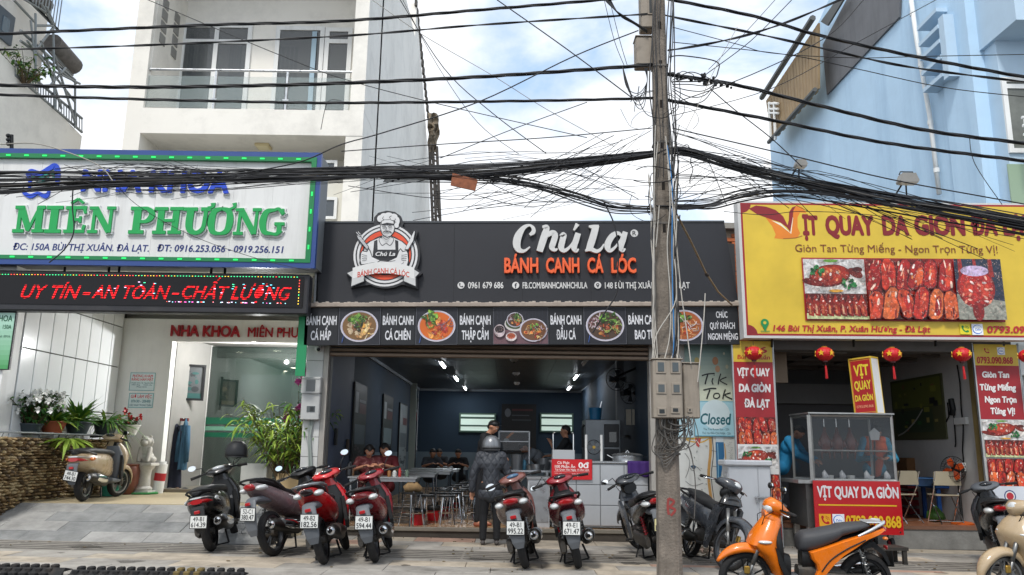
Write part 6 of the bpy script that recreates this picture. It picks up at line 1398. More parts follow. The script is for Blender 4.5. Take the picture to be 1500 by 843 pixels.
# ---------------------------------------------------------------- cables
cabk = mat('cable_black','#17181c',.55,var=.2,vscale=30)
def path(pts,Y=PY,n=8,dy=0):
    P = catmull([(p[0],p[1],(p[2] if len(p) > 2 else Y)) for p in pts],n); return [at(p[0],p[1],p[2]+dy) for p in P]
def cable(pts,r,label,n=3,Y=PY,name='power_cable',group='thick twisted power cables strung along the street'):
    P = path(pts,Y,10); t = thing(name,label,'cable',P[len(P)//2],world=True,group=group)
    D = []; L_ = 0
    Q = []
    for i in range(len(P)-1):
        k = max(1,int((P[i+1]-P[i]).length/.07))
        for j in range(k): Q.append(P[i].lerp(P[i+1],j/k))
    Q.append(P[-1]); L_ = [0]
    for i in range(1,len(Q)): L_.append(L_[-1]+(Q[i]-Q[i-1]).length)
    for s in range(n):
        MB().tube([q+Vector((0,math.cos(l*5+s*6.283/n),math.sin(l*5+s*6.283/n)))*r*(.95 if n > 1 else 0) for q,l in zip(Q,L_)],r,5,False).build('strand', cabk, t, smooth=True)
    return t
cable([(-60,51),(0,50),(300,37),(500,31),(700,15),(880,0),(930,-6)],.011,'topmost thick twisted cable on the left, rising to the pole top')
cable([(-60,74),(0,73),(200,67),(500,53),(700,37),(930,22),(958,20)],.008,'second twisted cable from the top on the left',2)
cable([(-60,124),(0,125),(200,128),(400,125),(500,122),(700,113),(930,97),(958,94)],.013,'third thick twisted cable crossing the balcony railing on the left')
cable([(-60,137),(0,139),(180,145),(350,149),(500,151),(780,148),(958,144)],.010,'fourth twisted cable, just under the balcony glass on the left')
cable([(960,-8),(990,1),(1100,23),(1200,52),(1350,85),(1500,113),(1560,122)],.012,'topmost thick twisted cable on the right, crossing the blue wall')
cable([(965,20),(990,26),(1100,48),(1200,70),(1330,98),(1500,120),(1560,126)],.009,'second twisted cable from the top on the right',2)
cable([(965,105),(985,110),(1080,125),(1200,155),(1350,190),(1500,210),(1560,216)],.013,'third thick twisted cable on the right, with a clump of clamps near the pole')
cable([(965,144),(985,148),(1150,180),(1300,210),(1500,236),(1560,243)],.012,'lowest thick twisted cable on the right, above the bundle')
cable([(978,74),(1000,71),(1050,62),(1100,50),(1160,30),(1240,-4)],.009,'twisted cable climbing from the pole to the upper right',2)
THIN = [
 ([(728,0),(830,72),(925,143)],1.4,'thin wire slanting down to the pole across the sky'),([(935,45),(840,83),(700,150),(560,195),(500,212),(430,240),(300,262)],1.5,'thin wire from the junction box down to the dental sign'),
 ([(580,-10),(650,100),(720,165),(800,225)],1.1,'thin wire dropping steeply beside the white house edge'),([(545,0),(620,52),(720,110),(800,160),(900,215)],.8,'fine pale wire slanting from the white house to the bundle'),
 ([(205,-5),(330,48),(420,85),(500,115),(640,152),(860,202)],1.0,'thin wire crossing the balcony doors downward'),([(645,232),(750,190),(860,150)],1.0,'thin wire rising toward the upper right above the noodle sign'),
 ([(500,222),(640,212),(800,202),(955,188)],1.2,'nearly level thin wire above the bundle on the left'),([(590,0),(640,95),(700,180),(760,226)],.7,'fine wire dropping beside the steep one'),
 ([(1160,0),(1100,60),(1040,105),(1030,112)],1.1,'thin wire from the top running down to the clamps'),([(1140,-5),(1090,50),(1038,102)],.8,'fine wire running down to the clamps'),
 ([(1000,200),(1020,160),(1048,100),(1080,40)],.7,'fine pale wire rising right of the pole'),([(985,152),(1100,110),(1210,55),(1265,0)],1.2,'thin wire rising right across the brown shed'),
 ([(985,170),(1130,130),(1260,60),(1375,-2)],.9,'fine wire rising right across the grey wall patch'),([(1040,130),(1075,160),(1130,203),(1175,245)],1.3,'thin wire falling from the clamps to the small floodlight'),
 ([(985,62),(1150,80),(1250,100),(1380,128),(1500,142)],1.1,'thin wire under the upper pair on the right'),([(985,40),(1080,65),(1130,78),(1250,85),(1350,83),(1500,80)],1.0,'thin grey wire crossing the white pipe'),
 ([(985,188),(1150,226),(1300,262),(1450,290),(1560,310)],1.5,'thin wire just above the right bundle'),([(985,120),(1040,118),(1052,104),(1048,90),(1000,82),(980,84)],1.5,'looped cable end beside the pole'),
 ([(885,0),(900,60),(915,98)],.8,'fine wire hanging left of the junction box'),([(893,0),(908,60),(920,100)],.8,'second fine wire hanging left of the junction box'),
 ([(0,212),(60,212),(140,240),(165,265)],1.3,'pale wire from the wall bracket to the bundle on the left'),([(470,190),(480,150),(500,148)],.8,'short stay hanging from the balcony slab'),
 ([(885,297),(900,330),(906,370),(904,405),(903,430),(885,460),(868,488)],1.7,'black cable hanging in front of the noodle sign'),([(108,262),(106,300),(108,340),(95,365),(72,385)],1.5,'cable hanging in front of the clinic letters'),
 ([(160,258),(200,300),(280,345),(380,380),(460,398)],.7,'fine wire crossing the clinic letters'),([(985,255),(1040,260),(1100,282),(1200,300),(1380,345)],.9,'fine wire crossing the duck lettering'),
 ([(1060,310),(1120,315),(1180,310),(1300,318),(1500,350)],.8,'fine level wire crossing the swan emblem'),([(1420,200),(1428,240),(1468,300)],.9,'fine stay at the far right over the blue wall'),
]
for i, (P, w, lb_) in enumerate(THIN):
    Q = path(P,PY+.1*((i%5)-2),6); o = MB().tube(Q,w*.0052,5,False).build('overhead_wire', cabk if 'pale' not in lb_ else mat('cable_pale','#9a958c',.6), None, smooth=True); tag(o,lb_,'wire','thin overhead wires')
def bundle(ctrl,n,label,seed,lo=1,hi=1):
    r_ = random.Random(seed); c0 = ctrl[len(ctrl)//2]; t = thing('cable_bundle',label,'cable bundle',at(c0[0],c0[1],PY),world=True,group='thick bundles of sagging communication cables')
    for s in range(n):
        th = r_.uniform(0,6.283); q = math.sqrt(r_.random()); P = []
        for j,(x,y,sp) in enumerate(ctrl):
            th += r_.uniform(-.5,.5); q = min(1,max(.1,q+r_.uniform(-.25,.25))); P.append((x+r_.uniform(-6,6),y+sp*1.15*q*math.sin(th)+r_.gauss(0,.8),PY+.12*q*math.cos(th)))
        MB().tube(path(P,PY,7),r_.choice([.004,.005,.007,.008,.010]),5,False).build('strand', r_.choice([cabk,cabk,cabk,mat('cable_faded','#303135',.65,var=.3),mat('cable_faded','')]) if r_.random() < .93 else mat('cable_grey','#55524e',.6), t, smooth=True)
    return t
LB = [(-70,268,14),(0,268,14),(110,265,11),(250,263,9),(400,258,9),(540,254,8),(700,251,9),(850,238,7),(935,228,5),(958,225,4)]
bundle(LB,34,'thick sagging bundle of black cables crossing the clinic sign on the left',1)
bundle([(965,226,5),(1000,222,6),(1100,249,8),(1200,273,9),(1300,292,11),(1400,310,12),(1500,328,13),(1570,338,13)],36,'thick sagging bundle of black cables crossing the top of the duck sign',2)
bundle([(560,262,5),(700,262,8),(780,272,8),(850,292,10),(900,305,7),(958,308,4)],14,'lower slack bundle of cables joining the pole below the main bundle',3)
bundle([(965,300,5),(1000,302,7),(1040,300,8),(1090,285,9),(1160,280,9),(1250,290,9),(1400,316,10),(1560,346,9)],14,'slack lower bundle on the right of the pole over the duck sign',4)
# small tie-on plate
rp_ = thing('rust_plate','rusty orange metal plate tied to the left bundle above the noodle sign','plate',at(680,267,PY-.15),world=True)
MB().prism([(p.x,p.z) for p in (at(663,254,PY-.15),at(700,264,PY-.15),at(696,280,PY-.15),at(660,272,PY-.15))],PY-.16,PY-.14).build('plate_sheet', mat('rust_orange','#8a5237',.8,var=.35,vscale=20), rp_)
for px in (668,693): MB().tube([at(px,258,PY-.15),at(px+1,246,PY-.02)],.004,5).build('tie', cabk, rp_)
# fine fan of loose wires round the bundles
mb = MB(); r_ = random.Random(21)
for k in range(34):
    x0 = r_.uniform(-40,260); P = [(x0,r_.uniform(232,300)),(x0+120,r_.uniform(238,285)),(x0+260,r_.uniform(248,272)),(x0+420,r_.uniform(244,262))]; mb.tube(path(P,PY+r_.uniform(-.3,.3),5),r_.uniform(.0022,.005),4,False)
for k in range(30):
    x0 = r_.uniform(480,800); x1 = r_.uniform(860,960); P = [(x0,r_.uniform(225,330)),((x0+x1)/2,r_.uniform(220,300)),(x1,r_.uniform(190,300))]; mb.tube(path(P,PY+r_.uniform(-.4,.4),5),r_.uniform(.002,.005),4,False)
for k in range(34):
    x0 = r_.uniform(975,1010); x1 = r_.uniform(1060,1500); y1 = 255+(x1-1060)*.2; P = [(x0,r_.uniform(180,310)),(x0+(x1-x0)*.5,r_.uniform(-14,40)+215+(x0+(x1-x0)*.5-990)*.2),(x1,y1+r_.uniform(-15,50))]; mb.tube(path(P,PY+r_.uniform(-.3,.3),5),r_.uniform(.002,.0052),4,False)
mb.build('wire_tangle', cabk, None, kind='stuff', label='loose fine wires tangled around the cable bundles')
mb = MB()
for k in range(15):      # loops hanging round the pole
    cx = 970+r_.gauss(0,26); cy = r_.uniform(90,330) if r_.random() < .6 else r_.uniform(200,320); rx_, ry_ = r_.uniform(6,42), r_.uniform(8,38); a0 = r_.uniform(0,6.28); a1 = a0+r_.uniform(2,5)
    P = [(cx+rx_*math.cos(a0+(a1-a0)*j/7)+r_.uniform(-3,3),cy+ry_*math.sin(a0+(a1-a0)*j/7)+r_.uniform(-2,2)) for j in range(8)]; mb.tube(path(P,PY-.16+r_.uniform(-.08,.34),3),r_.uniform(.0022,.006),4,False)
mb.build('wire_loops', cabk, None, kind='stuff', label='tangled loops of wire hanging round the pole top')
# clamps along the third right cable
cl_ = thing('cable_clamps','clump of black cable clamps on the twisted cable right of the pole','clamp',at(1035,120,PY),world=True)
for k in range(44):
    px = r_.uniform(985,1076); py = 110+(px-985)*.16+r_.uniform(-5,5)-(9 if k%4 == 0 and px < 1045 else 0); c = at(px,py,PY+r_.uniform(-.04,.04)); s = r_.uniform(.010,.02)
    MB().box(c.x-s,c.x+s,c.y-s,c.y+s,c.z-s*1.2,c.z+s*.8,.005).build('clamp_block', blackp, cl_)
mb = MB()
for k in range(9): f = k/9; mb.tube(path([(878+f*14,-8),(900+f*8,14+f*9),(925+f*4,30+f*6),(948,44+f*5)],PY-.05+f*.1,5),.006,5,False)
for k in range(12): px = 960+r_.uniform(-6,26); mb.tube(path([(px+2,-10),(px+r_.uniform(-4,4),60),(px+r_.uniform(-5,5),130),(px+r_.uniform(-4,6),200),(px+r_.uniform(-2,8),260)],PY-.16+r_.uniform(-.02,.2),5),r_.uniform(.004,.008),5,False)
for k in range(6): y = 118+k*3; mb.tube(path([(985,y),(1010,y-12+k*6),(1032,y-6+k*4),(1050,121)],PY-.05,5),.006,5,False)
for k in range(5): mb.tube(path([(912,98),(918+k*3,128+k*6),(935+k*2,137+k*5),(948,120),(944+k,100)],PY-.1,5),.005,5,False)
mb.build('jumper_wires', cabk, cl_, kind='stuff')
# pale service cables running down the pole
sc_ = thing('service_cables','pale and blue service cables running down the pole into the meter boxes','cable bundle',at(985,400,PY-.2),world=True)
for i in range(20):
    left = i%3 == 0; px = (957+r_.uniform(-1,5)) if left else (984+r_.uniform(-6,7)); y0 = r_.uniform(180,320); P = [(px+r_.uniform(-8,8),y0),(px+r_.uniform(-3,3),y0+60)]+[(px+r_.uniform(-3,3)+ (y-300)*.01,y) for y in (360,430,490)]+[(px+r_.uniform(-6,10),528)]
    m_ = r_.choice([mat('cable_white','#b9b4ab',.6,var=.15),mat('cable_white',''),mat('cable_grey',''),mat('cable_grey',''),cabk]) if i != 7 else mat('cable_blue','#3a7db8',.5)
    MB().tube(path(P,PY-.17-r_.uniform(0,.04),5),r_.uniform(.005,.009),5,False).build('service_cable', m_, sc_, smooth=True)
for P in ([(1012,533),(1004,470),(998,430),(985,300),(975,200)],[(955,528),(962,490),(990,440),(988,380)],[(1022,560),(1030,480),(1033,430)]): MB().tube(path(P,PY-.2,6),.007,5,False).build('service_cable', mat('cable_white',''), sc_, smooth=True)
mb = MB()
for k in range(17):      # slack under the boxes
    x0 = r_.uniform(958,1022); x1 = r_.uniform(958,1015); d = r_.uniform(8,50); P = [(x0,612),(x0+r_.uniform(-6,8),612+d*.7),((x0+x1)/2,612+d),(x1,612+d*.6),(x1,610)]; mb.tube(path(P,PY-.2+r_.uniform(-.06,.06),5),r_.uniform(.004,.009),5,False)
for k in range(5): P = [(962+k*9,630),(955+k*4,660),(975,665+k*5),(1005,650),(1018,700),(1017,760)][:r_.choice([4,6])]; mb.tube(path(P,PY-.16,5),.006,5,False)
mb.build('slack_cables', mat('cable_grey','#55524e',.6), sc_, kind='stuff')
dr_ = thing('tied_rope','tan cable tied with tape running from the pole to the noodle sign end','cable',at(1030,380,10),world=True)
MB().tube([at(990,312,PY),at(1010,350,9.8),at(1034,400,10.9),at(1052,428,11.6),at(1072,447,12.2)],.013,6).build('rope', mat('rope_tan','#9a8466',.8), dr_, smooth=True)
for f in (0,.01,.02): MB().lathe([(.02,-.02),(.03,0),(.02,.02)],tuple(at(1035+f*60,402+f*60,10.92)),n=8).build('tape_knot', mat('tape_dark','#3a3029',.7), dr_)
# ================================================================ MOTORBIKES
def paint(col, name, rough=.28): return mat('bike_'+name, col, rough, 0, var=.09, vscale=14, coat=.5, stain='#7a7267', stain_amt=.28, sscale=7, rvar=.14)
dark_metal = mat('engine_metal','#4d4b48',.5,.6,var=.35,vscale=25,stain='#6b5a48',stain_amt=.5,sscale=9)
alloy = mat('alloy_grey','#8d8d8b',.4,.8,var=.2,vscale=20)
tail_red = mat('tail_red','#a50f16',.15,coat=1); amber = mat('lens_amber','#d4701c',.15,coat=1); clearl = mat('lens_clear','#cfd2d2',.08,spec=.8,coat=1,var=.15,vscale=40); smoke = mat('lens_dark','#23272b',.08,spec=.8)
seat_m = mat('seat_vinyl','#1d1e20',.55,var=.15,vscale=30,bump=.15,bscale=160); greyp = mat('grey_plastic','#5f6368',.5,var=.15); mirror_m = mat('mirror_glass','#e6ebee',.03,1)
def bike(name, label, px, py, heading, P):
    '''scooter built about its own axes: x forward, z up, ground at 0; the photograph's point (px,py) is under the rear tyre (or the front one)'''
    z0 = P.get('z0'); rx = P.get('ref',-.6)
    a = at(px,py,10); t_ = 1
    for _ in range(4):
        zg = z0 if z0 is not None else gz(a.x*t_); t_ = (zg-CZ)/(a.z-CZ)
    X, Y = a.x*t_, 10*t_; h = R(heading)
    loc = (X-rx*math.cos(h), Y-rx*math.sin(h), zg)
    if P.get('scale'): rx *= P['scale']; loc = (X-rx*math.cos(h), Y-rx*math.sin(h), zg)
    t = thing(name, label, 'motorbike' if name == 'motorbike' else 'scooter', loc, group='scooters and motorbikes parked in front of the shops', rot=(R(P.get('lean',-4)),0,h))
    if P.get('scale'): t.scale = (P['scale'],)*3
    C = P['col']; C2 = P.get('col2',C); wr = P.get('wr',.275); tw_ = P.get('tw',.048); W_ = P.get('w',1.3); vsp = P.get('vespa',0); cub = P.get('cub',0); tz_ = P.get('tail',0)
    RXC, FXC = -.60, .66; H0 = R(90)
    sa = R(P.get('steer',12)); piv = Vector((.45,0,.8)); axs = Vector((-.42,0,.9)).normalized()
    SM = Matrix.Translation(piv) @ Matrix.Rotation(sa,4,axs) @ Matrix.Translation(-piv)
    def N_(st=False): m = MB(); m.X = SM if st else None; return m
    def wheel(cx, st, wid, disc):
        w = thing('wheel',None,None); w.parent = t
        prof = []; 
        for k in range(11): a_ = math.pi*(k/10)*1.15-.075*math.pi; prof.append((wr-wid*.95+wid*.95*math.sin(a_), -wid*math.cos(a_)))
        m = N_(st); m.lathe(prof,(cx,0,wr),'y',32); m.build('tyre', rubber, w, smooth=50, fixn=True)
        ri = wr-wid*1.5; m = N_(st); m.lathe([(ri+.012,-wid*.75),(ri-.012,-wid*.7),(ri-.02,0),(ri-.012,wid*.7),(ri+.012,wid*.75)],(cx,0,wr),'y',28); m.lathe([(ri+.014,-wid*.75),(ri+.014,wid*.75)],(cx,0,wr),'y',28)
        m.build('rim', P.get('rim',mat('rim_black','#232425',.4,.4)), w, smooth=50)
        if P.get('wire_spokes') or (cub and not P.get('cast')):
            m = N_(st)
            for k in range(18): a_ = k*math.pi/9; s = .03 if k%2 else -.03; m.tube([(cx+.03*math.cos(a_),s,wr+.03*math.sin(a_)),(cx+ri*math.cos(a_+.2),0,wr+ri*math.sin(a_+.2))],.0022,4)
            m.build('spokes', alloy, w)
        else:
            for k in range(5):
                m = N_(st); a_ = k*2*math.pi/5+.3
                for d_ in (-.16,.16): 
                    p0 = (cx+.035*math.cos(a_+d_*1.5),0,wr+.035*math.sin(a_+d_*1.5)); p1 = (cx+ri*math.cos(a_+d_),0,wr+ri*math.sin(a_+d_)); m.tube([p0,p1],.009,5)
                m.build('spoke', P.get('rim',MATS['rim_black'] if 'rim_black' in MATS else alloy), w)
        m = N_(st); m.cyl((cx,0,wr),.045,.12,'y',16); m.build('hub', dark_metal, w)
        if disc:
            m = N_(st); m.lathe([(.05,.062),(.1,.062),(.1,.066),(.05,.066)],(cx,0,wr),'y',24); m.build('brake_disc', alloy, w); m = N_(st); m.box(cx-.03,cx+.03,.05,.085,wr+.06,wr+.14,.01); m.build('caliper', mat('caliper_gold','#a8873f',.4,.7), w)
        return w
    wheel(RXC,False,tw_,False); wheel(FXC,True,tw_*.9,P.get('disc',True))
    sm = 50
    # tail and side body
    if not P.get('panel'):
        b = N_(); w1 = W_*(1.25 if vsp else 1)
        st = [(.17,.50,.05,.09),(.10,.54,.11*w1,.145),(-.10,.57,.145*w1,.15),(-.35,.62+tz_*.2,.165*w1,.14),(-.58,.685+tz_*.5,.160*w1,.115),(-.76,.74+tz_*.8,.135*w1,.085),(-.90,.785+tz_,.10*w1,.055),(-.965,.80+tz_,.06*w1,.028)] if not vsp else \
             [(.19,.48,.05,.12),(.12,.52,.12,.2),(-.05,.54,.175,.21),(-.30,.56,.215,.2),(-.55,.58,.215,.175),(-.75,.61,.185,.15),(-.90,.64,.13,.11),(-.97,.65,.07,.06)]
        b.loft([(s[0],s[1],s[2],s[3],0,2.5) for s in st],22); b.build('body_cowl', C2, t, smooth=sm)
    else:
        core = N_(); core.loft([(.08,.50,.07,.12,0),(-.1,.52,.10,.13,0),(-.35,.62,.11,.12,0),(-.6,.72,.10,.08,0),(-.78,.8,.05,.03,0)],18); core.build('inner_body', blackp, t, smooth=sm)
        pts = [(.03,.588),(-.15,.645),(-.35,.712),(-.55,.772),(-.76,.835),(-.78,.82),(-.73,.785),(-.6,.735),(-.456,.645),(-.32,.56),(-.2,.455),(-.1,.34),(-.05,.26),(.0,.24),(-.02,.34),(-.05,.40),(-.035,.47),(.01,.52)]
        for s in (-1,1):
            n = len(pts); m = N_(); cx_ = -.25; 
            outer = [(x,s*(.148-.05*max(0,(-x-.45))*1.3),z) for x,z in pts]; inner = [(x,s*.10,z) for x,z in pts]; mid = [(x+( -.3-x)*.07,s*(.166-.055*max(0,(-x-.45))*1.3),z+(.58-z)*.07) for x,z in pts]
            m.add(outer+inner+mid,[(i,(i+1)%n,n+(i+1)%n,n+i) for i in range(n)]+[(i,(i+1)%n,2*n+(i+1)%n,2*n+i) for i in range(n)]+[tuple(range(2*n,3*n))]); m.build('side_panel', C, t, smooth=35, fixn=True)
            m = N_(); q = catmull([(-.08,.40),(-.18,.52),(-.35,.63),(-.55,.72)],6); m.tube([(x,s*(.168-.05*max(0,(-x-.45))*1.3),z) for x,z in q],.007,5); m.build('trim_line', blackp, t)
    # seat
    s_ = N_(); zs = tz_*.6
    if P.get('panel'): st = [(.115,.655,.06,.05),(.10,.665,.10,.085),(.05,.68,.125,.105),(-.05,.695,.138,.10),(-.2,.74,.142,.085),(-.29,.77,.138,.07),(-.315,.785,.128,.068),(-.34,.80,.13,.062),(-.5,.83,.12,.045),(-.6,.85,.10,.03),(-.65,.855,.06,.016)]
    elif vsp: st = [(.20,.70,.05,.03),(.16,.725,.12,.05),(0,.75,.15,.055),(-.3,.765,.155,.055),(-.6,.775,.15,.055),(-.82,.77,.12,.045),(-.93,.755,.07,.03),(-.98,.74,.04,.015)]
    else: st = [(.15,.66,.04,.04),(.13,.69,.09,.06),(.02,.72,.125,.055),(-.2,.735,.13,.055),(-.34,.76,.13,.055),(-.45,.805+zs,.125,.05),(-.65,.85+zs,.115,.04),(-.82,.872+zs*1.3,.08,.026),(-.87,.875+zs*1.3,.05,.014)]
    s_.loft([(q[0],q[1],q[2],q[3],0,2.8) for q in st],20); s_.build('seat', P.get('seat',seat_m), t, smooth=sm)
    # grab rail
    gr_ = P.get('rail',blackp); m = N_(); zt_ = .79+tz_
    if P.get('panel'):
        for s in (-1,1): m.tube([(-.48,s*.145,.755),(-.62,s*.145,.82),(-.76,s*.115,.885),(-.80,s*.05,.892)],[.013,.016,.018,.014],8)
        m.box(-.80,-.60,-.09,.09,.875,.893,.008)
    elif vsp: m.tube([(-.6,.17,.72),(-.85,.15,.76),(-1.0,.08,.78),(-1.03,0,.785),(-1.0,-.08,.78),(-.85,-.15,.76),(-.6,-.17,.72)],.014,8)
    else: m.tube([(-.5,.15,.78+zs),(-.7,.18,.83+tz_),(-.88,.165,.865+tz_),(-.98,.09,.875+tz_),(-1.0,0,.877+tz_),(-.98,-.09,.875+tz_),(-.88,-.165,.865+tz_),(-.7,-.18,.83+tz_),(-.5,-.15,.78+zs)],P.get('rail_r',.015),8)
    m.build('grab_rail', gr_, t, smooth=sm)
    # lights at the tail
    if vsp:
        m = N_(); m.loft([(-.80,.62,.165,.03,0),(-.93,.64,.13,.035,0),(-1.0,.645,.07,.03,0)],18); m.build('tail_light', tail_red, t, smooth=sm)
        m = N_(); m.loft([(-.78,.665,.17,.012,0),(-.92,.685,.13,.012,0),(-.995,.69,.075,.01,0)],18); m.build('chrome_strip', clearl, t, smooth=sm)
        for s in (-1,1): m = N_(); m.ball((-.74,s*.185,.65),(.09,.02,.03),12,8); m.build('turn_signal', P.get('sig',clearl), t, smooth=True)
    elif P.get('panel'):
        m = N_(); m.box(-.82,-.76,-.08,.08,.79,.845,.02); m.build('tail_light', tail_red, t)
        for s in (-1,1): m = N_(); m.ball((-.78,s*.11,.73),(.03,.03,.02),10,6); m.build('turn_signal', amber, t, smooth=True)
    else:
        wl = W_
        m = N_(); m.loft([(-.80,.76+tz_*.8,.08*wl,.036,0),(-.90,.78+tz_,.075*wl,.04,0),(-.985,.797+tz_,.06*wl,.032,0),(-1.0,.80+tz_,.04*wl,.022,0)],20); m.build('tail_light', P.get('tl',tail_red), t, smooth=sm)
        for s in (-1,1): m = N_(); m.ball((-.86,s*.10*wl,.765+tz_),(.115,.062,.038),14,8); m.build('turn_signal', P.get('sig',clearl), t, smooth=True)
    # rear mudguard, plate, reflector
    zz_ = tz_*.5
    m = N_(); pf = [(-.70,.66),(-.93,.68+zz_),(-1.0,.62+zz_),(-1.035,.48),(-1.02,.33),(-.97,.27),(-.985,.36),(-1.0,.48),(-.96,.59+zz_),(-.88,.63),(-.70,.60)]
    if vsp: pf = [(x+.02,z-.1) if z > .5 else (x+.02,z-.06) for x,z in pf]
    if P.get('panel'): pf = [(-.55,.67),(-.68,.69),(-.80,.58),(-.85,.46),(-.825,.45),(-.76,.56),(-.66,.63),(-.55,.61)]
    m.prism([(x,z) for x,z in pf],-.07,.07) if P.get('panel') else (m.loft([(-.60,.66,.10,.02,0),(-.80,.66+zz_-(.06 if vsp else 0),.10,.05,0),(-.93,.66+zz_-(.06 if vsp else 0),.085,.04,0),(-.97,.64+zz_-(.06 if vsp else 0),.07,.02,0)],14),m.loft([(-.96,.66+zz_-(.07 if vsp else 0),.075,.025,H0),(-1.0,.56+zz_*.6,.085,.02,H0),(-1.015,.44,.085,.016,H0),(-1.0,.34,.072,.014,H0),(-.975,.27,.045,.01,H0)],14)); m.build('mudguard', P.get('mud',blackp if P.get('panel') else greyp), t, fixn=True)
    pt_ = P.get('plate'); pz = (.5 if not vsp else .40)+zz_
    if pt_:
        k_ = thing('license_plate',None,None,loc=(-.86 if P.get('panel') else -1.05 if not vsp else -1.03,0,pz),rot=(0,R(12),R(-90))); k_.parent = t
        bg = P.get('plate_bg','#dfe0dc')
        MB().box(-.105,.105,-.004,.0,-.075,.085,.004).build('plate_base', blackp, k_)
        pr = Print(.0006); pr.box(-.1,-.07,.1,.08,'#22252a'); pr.box(-.096,-.066,.096,.076,bg); pr.text(pt_[0],-.065,.065,.014,.05,'#1b1d22',.02); pr.text(pt_[1],-.085,.085,-.055,.055,'#1b1d22',.02); pr.build('plate_print', k_, (0,-.0055,0))
    m = N_(); xr = .2 if P.get('panel') else 0; m.box(-1.045+xr,-1.02+xr,-.035,.035,.60+zz_-(.1 if vsp else 0),.64+zz_-(.1 if vsp else 0),.008); m.build('reflector', tail_red, t)
    # engine, drive case, exhaust, shocks, stands
    m = N_(); m.loft([(.12,.36,.07,.08,0),(-.05,.34,.12,.11,0),(-.25,.33,.12,.11,0),(-.38,.31,.08,.08,0)],12); m.build('engine', dark_metal, t, smooth=30)
    m = N_(); m.loft([(-.05,.31,.035,.06,0,3,.13),(-.12,.30,.045,.095,0,3,.13),(-.35,.29,.045,.085,0,3,.13),(-.55,.28,.045,.095,0,3,.13),(-.68,.28,.03,.06,0,3,.13)],14); m.build('drive_case', dark_metal, t, smooth=40)
    m = N_(); m.loft([(-.15,.28,.035,.035,0,2,-.13),(-.28,.28,.065,.07,.1,2,-.17),(-.58,.33,.073,.08,.1,2,-.18),(-.80,.365,.068,.076,.1,2,-.185),(-.86,.37,.042,.045,.1,2,-.185)],16); m.build('muffler', P.get('muf',mat('muffler_dark','#3a3937',.4,.7,var=.3,vscale=15)), t, smooth=sm)
    m = N_(); m.loft([(-.34,.325,.07,.07,.1,2.2,-.188),(-.52,.345,.077,.078,.1,2.2,-.198),(-.68,.367,.068,.07,.1,2.2,-.198)],14); m.build('heat_shield', P.get('shield',chrome), t, smooth=sm)
    m = N_(); m.lathe([(.022,-.02),(.04,0),(.05,0)],(-.87,-.18,.37),'x',14); m.build('tail_pipe', chrome, t)
    for s in (-1,1):
        if s < 0 and not (cub or P.get('twin')): continue
        m = N_(); m.tube([(-.60,s*.115,.30),(-.50,s*.11,.62)],.012,8); 
        hel = [(-.60+.085*f+.024*math.cos(f*44),s*.115+.024*math.sin(f*44),.36+.24*f) for f in [i/60 for i in range(61)]]; m.tube(hel,.005,5); m.build('shock_absorber', P.get('spring',alloy), t)
    m = N_(); m.tube([(-.08,.10,.22),(-.12,.2,.05),(-.13,.215,.0)],.011,6); m.tube([(-.13,.215,.005),(-.17,.23,.0)],.014,6); m.build('side_stand', blackm, t)
    m = N_(); m.tube([(-.25,.11,.22),(-.33,.15,.05)],.013,6); m.tube([(-.25,-.11,.22),(-.33,-.15,.05)],.013,6); m.tube([(-.33,-.15,.05),(-.33,.15,.05)],.01,6); m.build('centre_stand', blackm, t)
    # floor, tunnel, leg shield
    if not cub:
        m = N_(); m.loft([(.02,.30,.10,.03,0,3),(.06,.30,.155,.045,0,3),(.25,.285,.165,.045,0,3),(.38,.30,.15,.05,0,3),(.42,.32,.10,.04,0,3)],16); m.build('floorboard', P.get('floor',greyp), t, smooth=40)
        if not vsp: m = N_(); m.loft([(.20,.42,.07,.12,0),(.33,.46,.075,.12,0),(.42,.55,.07,.14,0)],14); m.build('centre_tunnel', P.get('tunnel',blackp), t, smooth=40)
        m = N_(); H_ = R(90)
        m.loft([(.305,.28,.11,.06,H_),(.355,.42,.155,.075,H_),(.42,.55,.185,.10,H_),(.49,.65,.20,.145,H_),(.463,.742,.185,.135,H_),(.41,.84,.14,.12,H_),(.37,.93,.09,.09,H_),(.35,.97,.06,.06,H_)],22) if P.get('panel') else m.loft([(.36,.27,.12,.05,H_),(.375,.42,.185,.07,H_),(.415,.57,.215,.095,H_),(.465,.70,.215,.135,H_),(.455,.76,.195,.13,H_),(.43,.84,.155,.105,H_),(.40,.91,.10,.08,H_),(.37,.97,.07,.06,H_)],22)
        m.build('leg_shield', C, t, smooth=sm)

        m = N_(); m.loft([(.32,.30,.10,.035,H_),(.325,.45,.15,.05,H_),(.34,.60,.17,.06,H_),(.355,.74,.155,.06,H_),(.345,.86,.10,.05,H_)],18); m.build('inner_shield', P.get('inner',blackp), t, smooth=sm)
        for s in (-1,1):
            m = N_(); m.prism([(.30,.70),(.36,.62),(.36,.36),(.29,.30),(.27,.40),(.29,.55)] if not P.get('panel') else [(.40,.64),(.36,.60),(.30,.45),(.25,.36),(.31,.35),(.37,.49)],s*.15,s*.192); m.build('shield_trim', blackp, t)
            m = N_(); m.ball((.50,s*.135,.73) if not P.get('panel') else (.50,s*.165,.69),(.075,.05,.022),12,8); m.build('front_signal', P.get('fsig',clearl), t, smooth=True)
    else:
        H_ = R(90)
        for s in (-1,1):
            m = N_(); m.prism([(.48,.70),(.40,.74),(.26,.60),(.20,.42),(.18,.22),(.24,.20),(.33,.36),(.42,.52)],s*.13,s*.17); m.build('leg_shield', C, t)
